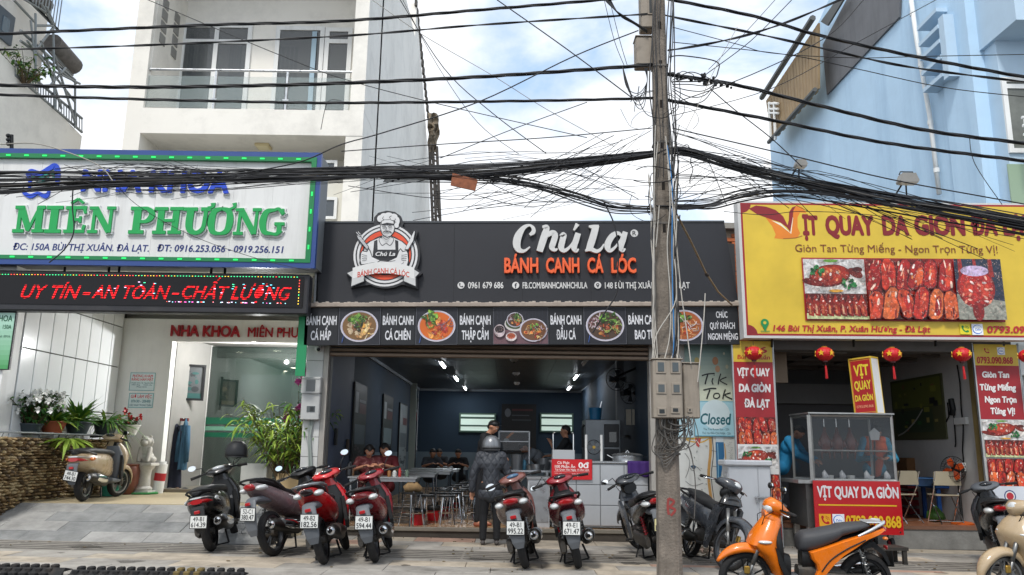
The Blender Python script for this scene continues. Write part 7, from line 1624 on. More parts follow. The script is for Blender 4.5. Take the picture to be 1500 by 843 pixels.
        m = N_(); m.loft([(.12,.56,.05,.06,.3),(.25,.58,.06,.07,0),(.42,.68,.08,.10,-.4),(.50,.78,.09,.07,-.7)],14); m.build('frame_cover', C, t, smooth=sm)
        m = N_(); m.loft([(.36,.72,.12,.03,H_),(.46,.76,.15,.075,H_),(.46,.84,.12,.06,H_),(.42,.90,.07,.04,H_)],18); m.build('front_cowl', P.get('col3',C), t, smooth=sm)
        m = N_(); m.box(.0,.30,-.10,.10,.24,.40,.04); m.build('crankcase', dark_metal, t)
        for s in (-1,1): m = N_(); m.tube([(.12,s*.08,.24),(.12,s*.24,.25)],.016,8); m.build('foot_peg', rubber, t)
    if P.get('box'): m = N_(); m.box(.12,.30,-.10,.10,.62,.76,.03); m.build('cargo_box', blackp, t)
    # front end (turned with the steering)
    for s in (-1,1):
        m = N_(True); m.tube([(FXC,s*.065,wr),(.575,s*.062,.50)],.017,8); m.tube([(.60,s*.062,.44),(.50,s*.06,.70)],.024,8); m.build('fork_leg', P.get('fork',alloy), t, smooth=True)
    m = N_(True); fr_ = wr+(.035 if not P.get('panel') else .055); vs = []; n = 18
    fa0, fa1 = (R(30),R(152)) if P.get('panel') else (R(-8),R(150)) if not cub else (R(20),R(160))
    prof = [(-.072,-.06),(-.07,-.02),(-.045,.012),(0,.022),(.045,.012),(.07,-.02),(.072,-.06)]; k_n = len(prof)
    for i in range(n+1):
        a_ = fa1+(fa0-fa1)*i/n; tp_ = 1-.75*max(0,(i/n-.62)/.38)**1.5 if not cub else 1; tpf = .55+.45*min(1,i/(n*.25))
        for y_,d_ in prof: vs.append((FXC+(fr_+d_*tp_)*math.cos(a_), y_*tpf*tp_, wr+(fr_+d_*tp_)*math.sin(a_)))
    m.add(vs,[(i*k_n+j,i*k_n+j+1,(i+1)*k_n+j+1,(i+1)*k_n+j) for i in range(n) for j in range(k_n-1)]); o = m.build('front_fender', P.get('fend',C), t, smooth=60); sd = o.modifiers.new('thick','SOLIDIFY'); sd.thickness = .006
    hc = P.get('head',C)
    m = N_(True)
    if P.get('panel'): m.loft([(.19,.95,.05,.02,.3),(.24,.975,.12,.045,.3),(.30,1.01,.14,.075,.2),(.37,1.04,.13,.085,0),(.42,1.03,.10,.07,-.2),(.45,1.01,.05,.04,-.3)],20)
    else: m.loft([(.21,.985,.06,.02,-.3),(.25,1.0,.15,.04,-.3),(.32,1.005,.19,.062,-.3),(.40,.995,.165,.08,-.4),(.47,.965,.11,.07,-.5),(.51,.94,.05,.035,-.5)],22)
    m.build('handlebar_cover', hc, t, smooth=sm)
    m = N_(True); m.loft([(.33,.88,.10,.07,0,2.2),(.40,.90,.11,.09,0,2.2),(.46,.94,.08,.07,0,2.2)],14); m.build('steering_neck', P.get('neck',blackp), t, smooth=sm)
    m = N_(True); m.ball((.475,0,.985) if not P.get('panel') else (.405,0,1.015),(.045,.085,.062) if not P.get('panel') else (.06,.115,.062),16,12); m.build('headlight', clearl, t, smooth=True)
    m = N_(True); m.ball((.265,0,1.035),(.05,.085,.03),16,8); m.build('dash', P.get('dash',smoke), t, smooth=True)
    for s in (-1,1):
        m = N_(True); m.tube([(.32,s*.10,1.005),(.30,s*.2,1.0),(.25,s*.34,.985)],.012,8); m.build('handlebar', blackm, t, smooth=True)
        m = N_(True); m.tube([(.275,s*.25,.993),(.235,s*.375,.98)],.0185,10); m.build('grip', rubber, t, smooth=True)
        m = N_(True); m.tube([(.33,s*.21,.995),(.345,s*.27,.985),(.30,s*.38,.965)],.007,6); m.build('brake_lever', P.get('lever',chrome), t, smooth=True)
        if P.get('mirrors',True) and s not in P.get('nomirror',()):
            mx_, mz_ = P.get('mir',(.30,1.17)); mw = P.get('mw',.055)
            m = N_(True); m.tube([(.31,s*.19,1.01),(.32,s*.22,1.09),(.31,s*mx_,mz_-.02)],.006,6); m.build('mirror_stem', P.get('mstem',blackm), t, smooth=True)
            m = N_(True); m.ball((.315,s*mx_,mz_),(.022,mw,mw*.68),14,10); mm = m.build('mirror', P.get('mback',blackp), t, smooth=True)
            m = N_(True); vs2 = []; 
            for k in range(18): a_ = 2*math.pi*k/18; vs2.append((.2915+.003*0,s*mx_+mw*.88*math.cos(a_),mz_+mw*.6*math.sin(a_)))
            vs3 = [(x+.012,y,z) for x,y,z in vs2]; m.add(vs2+vs3,[tuple(range(18)),tuple(range(35,17,-1))]+[(k,(k+1)%18,18+(k+1)%18,18+k) for k in range(18)]); m.build('mirror_glass', mirror_m, mm, fixn=True)
    # cables
    m = N_(True); m.tube([(.36,.1,1.0),(.48,.13,.94),(.50,.08,.84)],.005,5); m.tube([(.36,-.1,1.0),(.49,-.12,.93),(.50,-.08,.84)],.005,5); m.build('brake_hose', blackm, t, smooth=True)
    return t
cream = paint('#b59f7f','cream'); blk = paint('#141517','black',.3); brn = paint('#7d6c6e','taupe'); redb = paint('#c4141c','red'); drk = paint('#8c1a26','maroon'); bron = paint('#7c4d45','bronze'); orng = paint('#e8760c','orange'); gry = paint('#3c4046','graphite')
rimb = mat('rim_black','#232425',.4,.4)
B = {}
B['a'] = bike('scooter','cream scooter standing by the pebble wall on the clinic terrace',121,735,92,dict(col=cream,col2=cream,vespa=1,wr=.25,tw=.055,z0=TZ,lean=-3,steer=-18,plate=('48-B1','744.30'),head=cream,inner=greyp,sig=amber,mir=(.27,1.1),nomirror=(1,),floor=greyp,mud=greyp,dash=smoke,rim=alloy))
B['b'] = bike('scooter','black scooter with a helmet on its mirror and plate 49-B1 614.39',311,808,96,dict(col=blk,vespa=1,wr=.25,tw=.055,lean=-13,steer=10,plate=('49-B1','614.39'),head=blk,dash=clearl,mback=chrome,mir=(.34,1.12),mw=.06,rail=blackp,mud=mat('mud_black','#1b1c1e',.6,var=.2),floor=blackp))
B['c'] = bike('scooter','taupe brown sporty scooter with plate 52-C1 380.47 before the leafy bush',402,815,74,dict(col=blk,col2=brn,tail=.06,lean=-13,steer=14,plate=('52-C1','380.47'),w=1.1,head=blackp,mback=blackp,mud=greyp,rim=mat('rim_grey','#55575a',.35,.6),mir=(.3,1.15),nomirror=(-1,)))
B['d'] = bike('scooter','bright red and black sporty scooter with plate 49-B2 182.56',476,827,92,dict(col=redb,col2=redb,tail=.05,lean=-13,w=1.15,steer=18,plate=('49-B2','182.56'),head=redb,inner=blackp,sig=clearl,tl=mat('lens_black','#1f1012',.2,coat=.6),mback=chrome,mir=(.3,1.2),nomirror=(1,),rail=mat('rail_silver','#8d8f92',.35,.8),shield=mat('shield_bronze','#6f625c',.35,.8)))
B['e'] = bike('scooter','dark red scooter with plate 49-B1 594.44 at the left end of the shop opening',551,824,93,dict(col=drk,lean=-13,steer=16,plate=('49-B1','594.44'),head=drk,sig=clearl,mback=chrome,mir=(.3,1.2),nomirror=(1,),tl=mat('lens_smoked_red','#6b2022',.2,coat=1),rim=mat('rim_grey',''),mud=greyp))
B['f'] = bike('scooter','bronze brown scooter with plate 49-B1 995.22 behind the woman in the quilted jacket',771,833,87,dict(col=bron,col2=paint('#67504c','bronze_dark'),lean=-13,steer=14,plate=('49-B1','995.22'),head=bron,sig=clearl,mback=chrome,mir=(.31,.99),mw=.07,nomirror=(-1,),dash=mat('dash_blue','#4a6a86',.2),w=1.35,floor=bron,mud=greyp,twin=1))
B['g'] = bike('scooter','dark red scooter with plate 49-E1 671.47 in front of the steel counter',848,833,88,dict(col=drk,col2=paint('#6b2029','maroon_dark'),lean=-12,steer=8,plate=('49-E1','671.47'),head=drk,sig=clearl,mback=blackp,mir=(.36,.98),nomirror=(-1,),w=1.35,mud=greyp,twin=1))
B['h'] = bike('motorbike','black motorbike with cream plate 49-C1 118.01 half hidden by the pole',969,824,95,dict(col=gry,col2=blk,cub=1,w=1.0,wr=.29,tw=.04,lean=-12,steer=16,plate=('49-C1','118.01'),plate_bg='#d8cf9a',head=gry,mback=greyp,mir=(.36,1.08),nomirror=(-1,),spring=mat('spring_red','#8e1c24',.4),cast=1,sig=clearl,rail_r=.018))
B['i'] = bike('motorbike','black underbone motorbike facing the street beside the white cabinet',1069,838,-81,dict(col=gry,col2=gry,cub=1,wr=.29,tw=.038,ref=.66,lean=-10,steer=22,head=gry,mirrors=False,wire_spokes=0,cast=1,rim=mat('rim_grey',''),fork=alloy,col3=blk))
B['j'] = bike('scooter','bright orange scooter parked side on beside the road in front of the food cart',1093,889,181,dict(col=orng,panel=1,seat=mat('seat_grey','#3d3e41',.6,var=.12,bump=.15,bscale=160),scale=.965,ref=.66,z0=-.17,wr=.285,tw=.05,lean=-5,steer=-4,head=orng,neck=orng,inner=blackp,mback=blackp,mir=(.24,1.22),mw=.05,rail=mat('rail_white','#c9cdd0',.3,.5),plate=('49-B1','507.12'),fsig=clearl,floor=greyp,disc=True,fend=orng))
B['k'] = bike('scooter','cream scooter facing the street at the right edge',1470,884,-160,dict(col=cream,col2=cream,ref=.66,z0=-.17,lean=-6,steer=-10,head=cream,mirrors=False,wr=.26,floor=greyp,rim=alloy))
B['l'] = bike('scooter','dark scooter with black handlebar cover and red trim behind the cream one at the right',1482,838,66,dict(col=gry,col2=blk,lean=-6,steer=14,head=greyp,mirrors=False,inner=blackp,fsig=tail_red,plate=('49-D1','330.18')))
pr = Print(.0006); pr.text('Attila',0,.15,0,.04,'#d9d9d9',.012,.3); pr.build('script_badge',B['b'],(-.24,-.222,.60))
# helmet hooked on the black scooter
bpy.context.view_layer.update(); p = B['b'].matrix_world @ Vector((.33,-.27,1.21))
hm = thing('helmet','matt black open face helmet resting on the right mirror of the black scooter','helmet',p,world=True)
m = MB(); m.lathe([(.0001,.15),(.07,.14),(.12,.10),(.15,.03),(.155,-.04),(.15,-.08),(.135,-.08)],tuple(p),n=24); m.build('shell', mat('helmet_matt','#17181a',.5,var=.1), hm, smooth=True)
MB().lathe([(.157,-.085),(.16,-.075),(.157,-.065)],tuple(p),n=24).build('rim', blackp, hm); MB().tube([(p.x-.1,p.y-.1,p.z-.08),(p.x,p.y-.12,p.z-.2),(p.x+.1,p.y-.08,p.z-.08)],.008,6).build('strap', blackp, hm, smooth=True)
# ================================================================ PLANTS
leafA = mat('leaf_green','#4a7a2a',.5,var=.45,vscale=9); leafB = mat('leaf_lime','#7f9a33',.5,var=.35,vscale=9); leafC = mat('leaf_dark','#2f5a28',.5,var=.4,vscale=9); stemm = mat('stem_brown','#5a4a32',.8,var=.2)
def leaf(mb, p, d, L_, w, droop=.5, mi=0):
    d = Vector(d).normalized(); up = Vector((0,0,1)); s = d.cross(up)
    if s.length < .1: s = Vector((1,0,0))
    s.normalize(); s = (Matrix.Rotation(rnd.uniform(-.7,.7),3,d) @ s); vs = []; q = Vector(p)
    for i, f in enumerate((0,.3,.65,1)):
        ww = w*(.35,1,.8,.02)[i]; c = Vector(p)+d*L_*f+Vector((0,0,-droop*L_*f*f)); vs += [c-s*ww/2, c+s*ww/2]
    mb.mi = mi; mb.add(vs,[(0,1,3,2),(2,3,5,4),(4,5,7,6)])
def shrub(name,label,cat,base,stems,leaves_per,L_,w,mats_,height,spread,droop=.6,pot=None,group=None,flowers=None,tilt=.35,seed=1):
    r_ = random.Random(seed); t = thing(name,label,cat,base,group=group); st = MB(); lf = MB(); fl = MB()
    for k in range(stems):
        a_ = r_.uniform(0,6.283); q = spread*math.sqrt(r_.random()); top = Vector((q*math.cos(a_),q*math.sin(a_),height*r_.uniform(.55,1))); mid = top*.5+Vector((0,0,height*.12)); P = catmull([(0,0,0),tuple(mid),tuple(top)],5)
        st.tube(P,[.008*(1-.7*i/(len(P)-1)) for i in range(len(P))],5)
        for j in range(leaves_per):
            f = r_.uniform(.3,1); i = f*(len(P)-1); p = Vector(P[int(i)]).lerp(Vector(P[min(int(i)+1,len(P)-1)]),i-int(i)); an = r_.uniform(0,6.283); d = (math.cos(an),math.sin(an),r_.uniform(-.2,.9)); leaf(lf,p,d,L_*r_.uniform(.6,1.15),w*r_.uniform(.7,1.2),droop*r_.uniform(.4,1.3),r_.randrange(len(mats_)))
        if flowers and r_.random() < flowers[1]:
            c = Vector(P[-1])+Vector((r_.uniform(-.04,.04),r_.uniform(-.04,0),r_.uniform(0,.04)))
            for m_ in range(flowers[3]):
                cc = c+Vector((r_.uniform(-.05,.05),r_.uniform(-.05,.05),r_.uniform(-.05,.03))); fs = flowers[2]
                for z in range(5): a2 = z*1.2566; leaf(fl,cc,(math.cos(a2),-.5,math.sin(a2)),fs,fs*.8,.1)
    st.build('stems',stemm,t); lf.build('foliage',mats_,t,kind='stuff')
    if flowers and fl.v: fl.build('blossoms',flowers[0],t,kind='stuff')
    return t
def pot(t,r0,r1,h,m,z=0): MB().lathe([(.001,z+.01),(r0,z),(r1,z+h*.9),(r1*1.08,z+h*.9),(r1*1.08,z+h),(r1*.95,z+h),(r1*.9,z+h*.92),(.001,z+h*.9)],n=20).build('pot',m,t,smooth=40)
def blade_plant(name,label,base,n,L_,w,m,seed,up=.9,droop=.8,pt=None,group=None):
    r_ = random.Random(seed); t = thing(name,label,'plant',base,group=group); z = 0
    if pt: pot(t,*pt[:3],pt[3] if len(pt) > 3 else dpot); z = pt[2]*.9
    for k in range(n):
        mb = MB(); a_ = r_.uniform(0,6.283); el = r_.uniform(.25,1)*up; leaf(mb,(0,0,z),(math.cos(a_)*(1-el*.6),math.sin(a_)*(1-el*.6),el),L_*r_.uniform(.7,1.1),w*r_.uniform(.8,1.2),droop*r_.uniform(.3,1)); mb.build('leaf',m if k%4 else leafB,t)
    return t
tc_ = mat('terracotta','#9c4f30',.7,var=.2); dpot = mat('dark_pot','#2d3a3f',.5,var=.2); wpot = mat('white_pot','#c9c9c4',.5)
# pebble wall
pw = thing('pebble_wall','low wall of stacked brown river pebbles left of the cream scooter','wall',(-7.6,13.3,0),world=False)
WXp = -7.45; zt_w = 1.42
MB().box(-.12,.10,-1.9,2.35,-.3,zt_w-.03).build('core', mat('pebble_mortar','#2c241a',.95,var=.3), pw)
peb = [mat('pebble_%s'%n,c,.6,var=.35,vscale=25,bump=.3,bscale=60) for n,c in (('tan','#a88d63'),('brown','#7d6340'),('sand','#c0aa80'),('umber','#5c4a33'))]
PMS = []
for k in range(8):
    mb = MB(); mb.ball((0,0,0),(.5,.5,.5),8,6); r_ = random.Random(k); mb.v = [(x*(1+r_.uniform(-.12,.12)),y*(1+r_.uniform(-.12,.12)),z*(1+r_.uniform(-.15,.15))) for x,y,z in mb.v]; PMS.append(mb.mesh('pebble',peb[k%4],True))
r_ = random.Random(77); z = -.12; row = 0; cnt = 0; rest = [MB() for _ in range(4)]
while z < zt_w:
    y = -1.88+r_.uniform(0,.06); hh = r_.uniform(.042,.06)
    while y < 2.3:
        w_ = r_.uniform(.07,.13)
        gx_ = .10+r_.uniform(-.008,.018)
        if y < -.62 and z > .1:
            o = link('pebble',PMS[r_.randrange(8)],pw,loc=(gx_,y+w_/2,z+hh/2)); o.scale = (.15,w_*r_.uniform(.85,1.0),hh*r_.uniform(.85,1.12)); o.rotation_euler = (r_.uniform(-.28,.28),r_.uniform(-.3,.3),r_.uniform(-.2,.2)); cnt += 1
        else:
            m = rest[r_.randrange(4)]; m.ball((gx_+r_.uniform(-.01,.01),y+w_/2,z+hh/2+r_.uniform(-.006,.006)),(.075,w_*r_.uniform(.42,.52),hh*r_.uniform(.42,.56)),8,6)
        y += w_
    z += hh*.93; row += 1
for i, m in enumerate(rest): m.build('pebble_courses',peb[i],pw,smooth=True,kind='stuff')
for k in range(14): MB().lathe([(.001,.02),(.04,.018),(.055,0)],(0,0,0),axis='x',n=14).build('round_stone',peb[1],pw); o = bpy.data.objects[-1] if False else None
for o in [c for c in bpy.data.objects if c.parent == pw and c.name.startswith('round_stone')]: o.location = (.13,r_.uniform(-1.5,2.1),r_.uniform(.2,1.25))
# front face pebbles at the wall's street end
mb = MB(); z = -.12
while z < zt_w-.04: 
    for x in (-.1,0.0): mb.ball((x+r_.uniform(-.01,.01)+.05,-1.9,z+.03),(.06,.05,.028),7,5)
    z += .052
mb.build('pebble_courses',peb[0],pw,smooth=True,kind='stuff')
sh = thing('plant_shelf','thin metal plant shelf above the pebble wall','shelf',(-7.35,13.5,1.5))
for x in (-.14,.14): MB().tube([(x,-1.7,0),(x,2.1,0)],.012,6).build('rail',MATS['galvanised'],sh)
for k in range(9): MB().box(-.15,.15,-1.65+k*.45,-1.6+k*.45,-.0,.015).build('slat',MATS['galvanised'],sh)
for y in (-1.5,0,1.8): MB().tube([(-.14,y,0),(-.2,y,-.2)],.01,6).build('bracket',MATS['galvanised'],sh)
wf = mat('petal_white','#e2e2dd',.5); rf_ = mat('petal_red','#b5121c',.5); pk = mat('petal_pink','#c4559a',.5)
t = shrub('flower_bush','white flowering potted bush at the left end of the plant shelf','plant',(at(45,628,12.9).x,12.9,1.48),90,16,.085,.038,[leafC,leafA,leafC],.55,.42,.7,flowers=(wf,.9,.055,1),seed=3); pot(t,.1,.14,.14,dpot)
blade_plant('potted_plant','olive bladed plant in an orange terracotta pot on the shelf',(at(78,622,13.3).x,13.3,1.51),54,.44,.035,leafA,4,.9,.7,(.11,.16,.16,tc_),'potted plants along the clinic wall')
blade_plant('potted_plant','tall spiky green plant in a dark blue pot at the middle of the shelf',(at(115,618,13.8).x,13.8,1.51),80,.58,.04,leafA,5,1.1,.6,(.12,.17,.17,),'potted plants along the clinic wall')
blade_plant('potted_plant','arching spider plant in a dark pot toward the right of the shelf',(at(155,620,14.5).x,14.5,1.51),80,.62,.036,leafA,6,.75,1.15,(.12,.16,.16),'potted plants along the clinic wall')
blade_plant('potted_plant','bright green fern hanging below the plant shelf',(at(98,632,13.2).x+.05,13.2,1.42),50,.42,.055,leafB,7,.2,1.0,None,'potted plants along the clinic wall')
t = shrub('red_flower_plant','red flowering plant in a white pot at the right end of the shelf','plant',(at(191,622,15).x,15,1.52),14,7,.08,.04,[leafC,leafA],.34,.2,.6,flowers=(rf_,.9,.045,1),seed=9); pot(t,.09,.14,.15,wpot)
for o in bpy.data.objects:
    if o.parent is None and o.name.split('.')[0] in ('potted_plant','flower_bush','red_flower_plant'): o.scale = (1.22,)*3
# leafy bush with planters, bougainvillea
by = 13.25
shrub('leafy_bush','lime green long leaved bush in front of the clinic glass beside the white pillar','shrub',(at(412,700,by).x,by,TZ+.25),84,17,.24,.036,[leafA,leafB,leafB,mat('leaf_bright','#a6bd4a',.5,var=.3,vscale=9)],1.38,.95,.8,seed=11)
shrub('bougainvillea','tall thin bougainvillea with pink bracts behind the leafy bush','shrub',(at(436,700,13.5).x,13.5,TZ+.2),12,18,.09,.04,[leafC,leafA],1.95,.26,.4,flowers=(pk,1,.055,8),seed=13)
for px0,px1,py0,py1,lbl,c in ((352,392,680,706,'pale grey rectangular planter left of the leafy bush','#a9aaa5'),(404,440,694,716,'sand coloured rectangular planter under the leafy bush','#b39b74')):
    a = at(px0,py1,13.2); b = at(px1,py0,13.2); t = thing('planter',lbl,'planter',((a.x+b.x)/2,13.35,TZ)); w = (b.x-a.x)/2; h = b.z-TZ
    mp = mat('planter_'+c[1:],c,.8,var=.12); mb = MB(); mb.box(-w,w,-.17,-.13,0,h,.006); mb.box(-w,w,.13,.17,0,h,.006); mb.box(-w,-w+.04,-.13,.13,0,h); mb.box(w-.04,w,-.13,.13,0,h); mb.build('shell',mp,t); MB().box(-w+.04,w-.04,-.13,.13,0,h*.9).build('soil',mat('soil','#2e241b',.95),t)
# greenery hanging on the roof deck of the corner house
p = atX(36,128,LX+.1); shrub('deck_plant','green plant growing through the roof deck rail of the corner house','plant',tuple(p),30,9,.12,.045,[leafA,leafC,leafB],.7,.6,.8,seed=15)
# ================================================================ CLINIC THINGS
def simple(name,label,cat,base): return thing(name,label,cat,base)
t = simple('lion_statue','white stone guardian lion on a carved pedestal beside the clinic door','statue',(at(210,712,15.1).x,15.1,TZ))
stn = mat('white_stone','#c2bfb8',.7,var=.15,vscale=25,bump=.3,bscale=80)
MB().box(-.17,.17,-.17,.17,0,.06,.01).build('base',stn,t); MB().lathe([(.15,.06),(.16,.1),(.115,.14),(.11,.3),(.12,.42),(.16,.47),(.17,.5)],n=18,cap=True).build('pedestal',stn,t,smooth=40); MB().box(-.18,.18,-.18,.18,.5,.56,.01).build('plinth',stn,t)
mb = MB(); mb.ball((0,.03,.66),(.12,.14,.12)); mb.ball((0,-.02,.78),(.11,.1,.14)); mb.ball((0,-.05,.95),(.10,.10,.09)); mb.ball((0,-.13,.92),(.06,.06,.05)); mb.ball((-.07,-.05,1.03),(.03,.02,.04)); mb.ball((.07,-.05,1.03),(.03,.02,.04))
for s in (-1,1): mb.tube([(s*.08,-.06,.84),(s*.085,-.11,.7),(s*.08,-.14,.58)],[.045,.038,.04],8); mb.ball((s*.1,.06,.62),(.06,.09,.06)); mb.ball((s*.045,-.12,.98),(.022,.02,.02))
for k in range(14): a_ = k*.449; mb.ball((.105*math.cos(a_),-.03,.93+.09*math.sin(a_)),.028,6,5)
o = mb.build('lion_body',stn,t,smooth=True); rm = o.modifiers.new('remesh','REMESH'); rm.mode = 'VOXEL'; rm.voxel_size = .012; rm.use_smooth_shade = True
MB().lathe([(.26,0),(.27,.02),(.24,.035),(.001,.035)],n=20).build('green_mat',mat('fake_grass','#2a7a3c',.9,var=.3,vscale=40),t)
t = simple('ceramic_pot','tall brown ceramic pot with painted flowers between teal bin and lion','pot',(at(184,716,14.9).x,14.9,TZ)); bc = mat('ceramic_brown','#6e3a2a',.35,var=.3,vscale=12); MB().lathe([(.001,.01),(.13,0),(.2,.2),(.215,.42),(.19,.5),(.215,.53),(.19,.54),(.17,.5),(.001,.48)],n=26).build('body',bc,t,smooth=40)
for k in range(9): a_ = r_.uniform(-2.6,-.6); z = r_.uniform(.1,.35); rr = .195+.05*z; MB().ball((rr*math.cos(a_),rr*math.sin(a_),z),(.022,.022,.02),6,4).build('painted_flower',mat('flower_cream','#c9a98c',.5),t)
t = simple('plastic_bin','teal green plastic bin behind the cream scooter','bin',(at(162,722,14.4).x,14.4,TZ)); teal = mat('teal_plastic','#3fa58c',.4); MB().lathe([(.001,.01),(.13,0),(.18,.46),(.19,.46),(.19,.48),(.17,.48),(.125,.02),(.001,.02)],n=20).build('body',teal,t,smooth=40); MB().lathe([(.19,.44),(.2,.46),(.19,.48)],n=20).build('rim',teal,t)
t = simple('white_canister','white canister with a red label leaning beside the lion statue','canister',(at(231,712,15.4).x,15.4,TZ)); MB().cyl((0,0,.27),.1,.54,n=18).build('body',white,t); MB().cyl((0,0,.3),.102,.14,n=18).build('label_band',mat('label_red','#b0202a',.4),t); MB().cyl((0,0,.56),.07,.05,n=16).build('cap',white,t); t.rotation_euler = (0,R(5),0)
ck = simple('coat_rack','wall rack holding jackets on the grey clinic entrance wall','rack',(at(262,600,16.3).x,16.3,1.85)); MB().box(-.22,.22,-.02,.02,-.03,.03).build('board',mat('rack_red','#7a2a2a',.6),ck)
for k in range(3): MB().tube([(-.15+k*.15,-.02,0),(-.15+k*.15,-.09,.02)],.01,6).build('hook',chrome,ck)
def coat(px,label,c,w,h,seed):
    r_ = random.Random(seed); t = thing('hanging_jacket',label,'jacket',(at(px,600,16.2).x,16.17,1.87),group='jackets hanging in the clinic entrance'); n = 26; mb = MB(); vs = []
    prof = [(0,.03),(.04,.1),(.1,.45),(.25,.7),(.5,.85),(.8,1.0),(1,1.05)]
    for f,q in prof:
        for k in range(n): a_ = 2*math.pi*k/n; fo = 1+.16*math.sin(a_*5+seed)*f+.08*math.sin(a_*9); vs.append((w*q*fo*math.cos(a_),.11*(.4+.6*q)*fo*math.sin(a_),-h*f+.01*math.sin(a_*3)))
    mb.add(vs,[(i*n+k,i*n+(k+1)%n,(i+1)*n+(k+1)%n,(i+1)*n+k) for i in range(len(prof)-1) for k in range(n)]); mb.build('garment',mat('cloth_'+c[1:],c,.85,var=.2),t,smooth=True)
    for s in (-1,1): MB().tube([(s*w*.7,-.02,-.14),(s*w*1.05,-.04,-.5),(s*w*1.1,-.04,-.85)],[.05,.055,.05],10).build('sleeve',MATS['cloth_'+c[1:]],t,smooth=True)
coat(256,'dark navy jacket hanging at the left of the clinic rack','#141a2c',.24,1.35,2); coat(275,'blue raincoat hanging at the right of the clinic rack','#2a4f66',.08,1.0,5)
for i in range(3): o = MB().loft([(-.12,.03,.03,.03,0),(0,.04,.045,.04,0),(.1,.035,.045,.03,0),(.14,.02,.03,.015,0)],10).build('shoe',mat('shoe_%d'%i,['#3b3a38','#5a4433','#22303c'][i],.6),None,smooth=True); o.location = (at(250+i*11,702,16.0).x,16.0,TZ+.002+.0); o.rotation_euler.z = R(-80+i*20); tag(o,['left dark grey shoe on the floor under the hanging jackets','brown shoe on the floor under the hanging jackets','dark blue shoe on the floor under the blue raincoat'][i],'shoe')
# ================================================================ SHOP FURNITURE
woodt = mat('table_steel','#b3b7b9',.3,.7,var=.1)
def table(x,y,label,w=1.1,d=.65):
    t = thing('dining_table',label,'table',(x,y,FL),group='stainless dining tables in the noodle shop'); MB().box(-w/2,w/2,-d/2,d/2,.725,.75,.006).build('tabletop',woodt,t); MB().box(-w/2+.03,w/2-.03,-d/2+.03,d/2-.03,.68,.724).build('apron',woodt,t)
    for sx in (-1,1):
        for sy in (-1,1): MB().tube([(sx*(w/2-.05),sy*(d/2-.05),0),(sx*(w/2-.05),sy*(d/2-.05),.69)],.017,8).build('leg',chrome,t)
    for sy in (-1,1): MB().tube([(-(w/2-.05),sy*(d/2-.05),.15),(w/2-.05,sy*(d/2-.05),.15)],.01,6).build('stretcher',chrome,t)
    return t
TB = [(-2.0,13.22,'steel table nearest the street where two women sit'),(-1.9,15.4,'second steel table from the street in the noodle shop'),(-1.75,17.1,'third steel table from the street in the noodle shop'),(-1.7,18.9,'fourth steel table from the street in the noodle shop'),(-1.6,21,'fifth steel table, in front of the diners at the back')]
for a_ in TB: table(*a_)
def stool():
    t = thing('stool','',None,(0,0,0)); MB().lathe([(.001,.455),(.13,.455),(.145,.445),(.145,.43),(.001,.43)],n=18).build('seat',blackp,t,smooth=40)
    for k in range(4): a_ = k*math.pi/2+.78; MB().tube([(.1*math.cos(a_),.1*math.sin(a_),.43),(.165*math.cos(a_),.165*math.sin(a_),0)],.010,6).build('leg',chrome,t)
    MB().tube([(.14*math.cos(2*math.pi*k/16),.14*math.sin(2*math.pi*k/16),.18) for k in range(17)],.007,5).build('ring',chrome,t); return t
s0 = stool(); SP = []
for i, y in enumerate((13.5,14.3,15.1,15.9,16.7,17.5,18.4,19.4,20.4)):
    for x in (-1.35+.05*i,-1.0+.04*i,-.62+.02*i): SP.append((x+rnd.uniform(-.06,.06),y+rnd.uniform(-.1,.1)))
kmap = {}
for c in bpy.data.objects:
    if c.parent: kmap.setdefault(c.parent.name,[]).append(c)
ordn = ['nearest','second','third','fourth','fifth','sixth','seventh','eighth','farthest']
for i, (x, y) in enumerate(SP):
    o = s0 if i == 0 else copy_tree(s0,None,kmap); o.location = (x,y,FL); o.rotation_euler.z = rnd.uniform(0,1.5); tag(o,f"black seated chrome stool, {ordn[i//3]} row from the street, {['left','middle','right'][i%3]} of its row",'stool','chrome stools beside the dining tables')
st_ = copy_tree(s0,None,kmap); st_.location = (at(603,760,13).x,12.98,FL); st_.scale = (1.2,1.2,1.15); tag(st_,'taller chrome stool carrying a tan bag beside the first red bin','stool')
o = MB().tube([(-.13,0,.04),(-.06,0,.07),(.05,0,.08),(.14,0,.03)],[.05,.085,.08,.04],12).build('tan_bag',mat('bag_tan','#8f7450',.9,var=.3,vscale=18),None,smooth=True); o.location = (st_.location.x,12.98,FL+.525); tag(o,'crumpled tan bag lying on the tall chrome stool','bag')
def binr(px,py,Y,label):
    t = thing('waste_bin',label,'bin',(at(px,py,Y).x,Y,FL),group='red waste bins lined with black bags'); rb_ = mat('bin_red','#b01822',.4,var=.08); MB().lathe([(.001,.005),(.1,0),(.125,.2),(.13,.2)],n=20).build('bucket',rb_,t,smooth=40); MB().lathe([(.128,.17),(.138,.2),(.142,.24),(.12,.25),(.11,.18),(.001,.14)],n=20).build('bag_lining',blackp,t,smooth=True)
binr(611,770,13.25,'red waste bin nearest the street at the foot of the tables'); binr(635,760,14.1,'second red waste bin from the street'); binr(650,750,15.1,'third red waste bin from the street'); binr(664,742,16.3,'farthest red waste bin beside the stools')
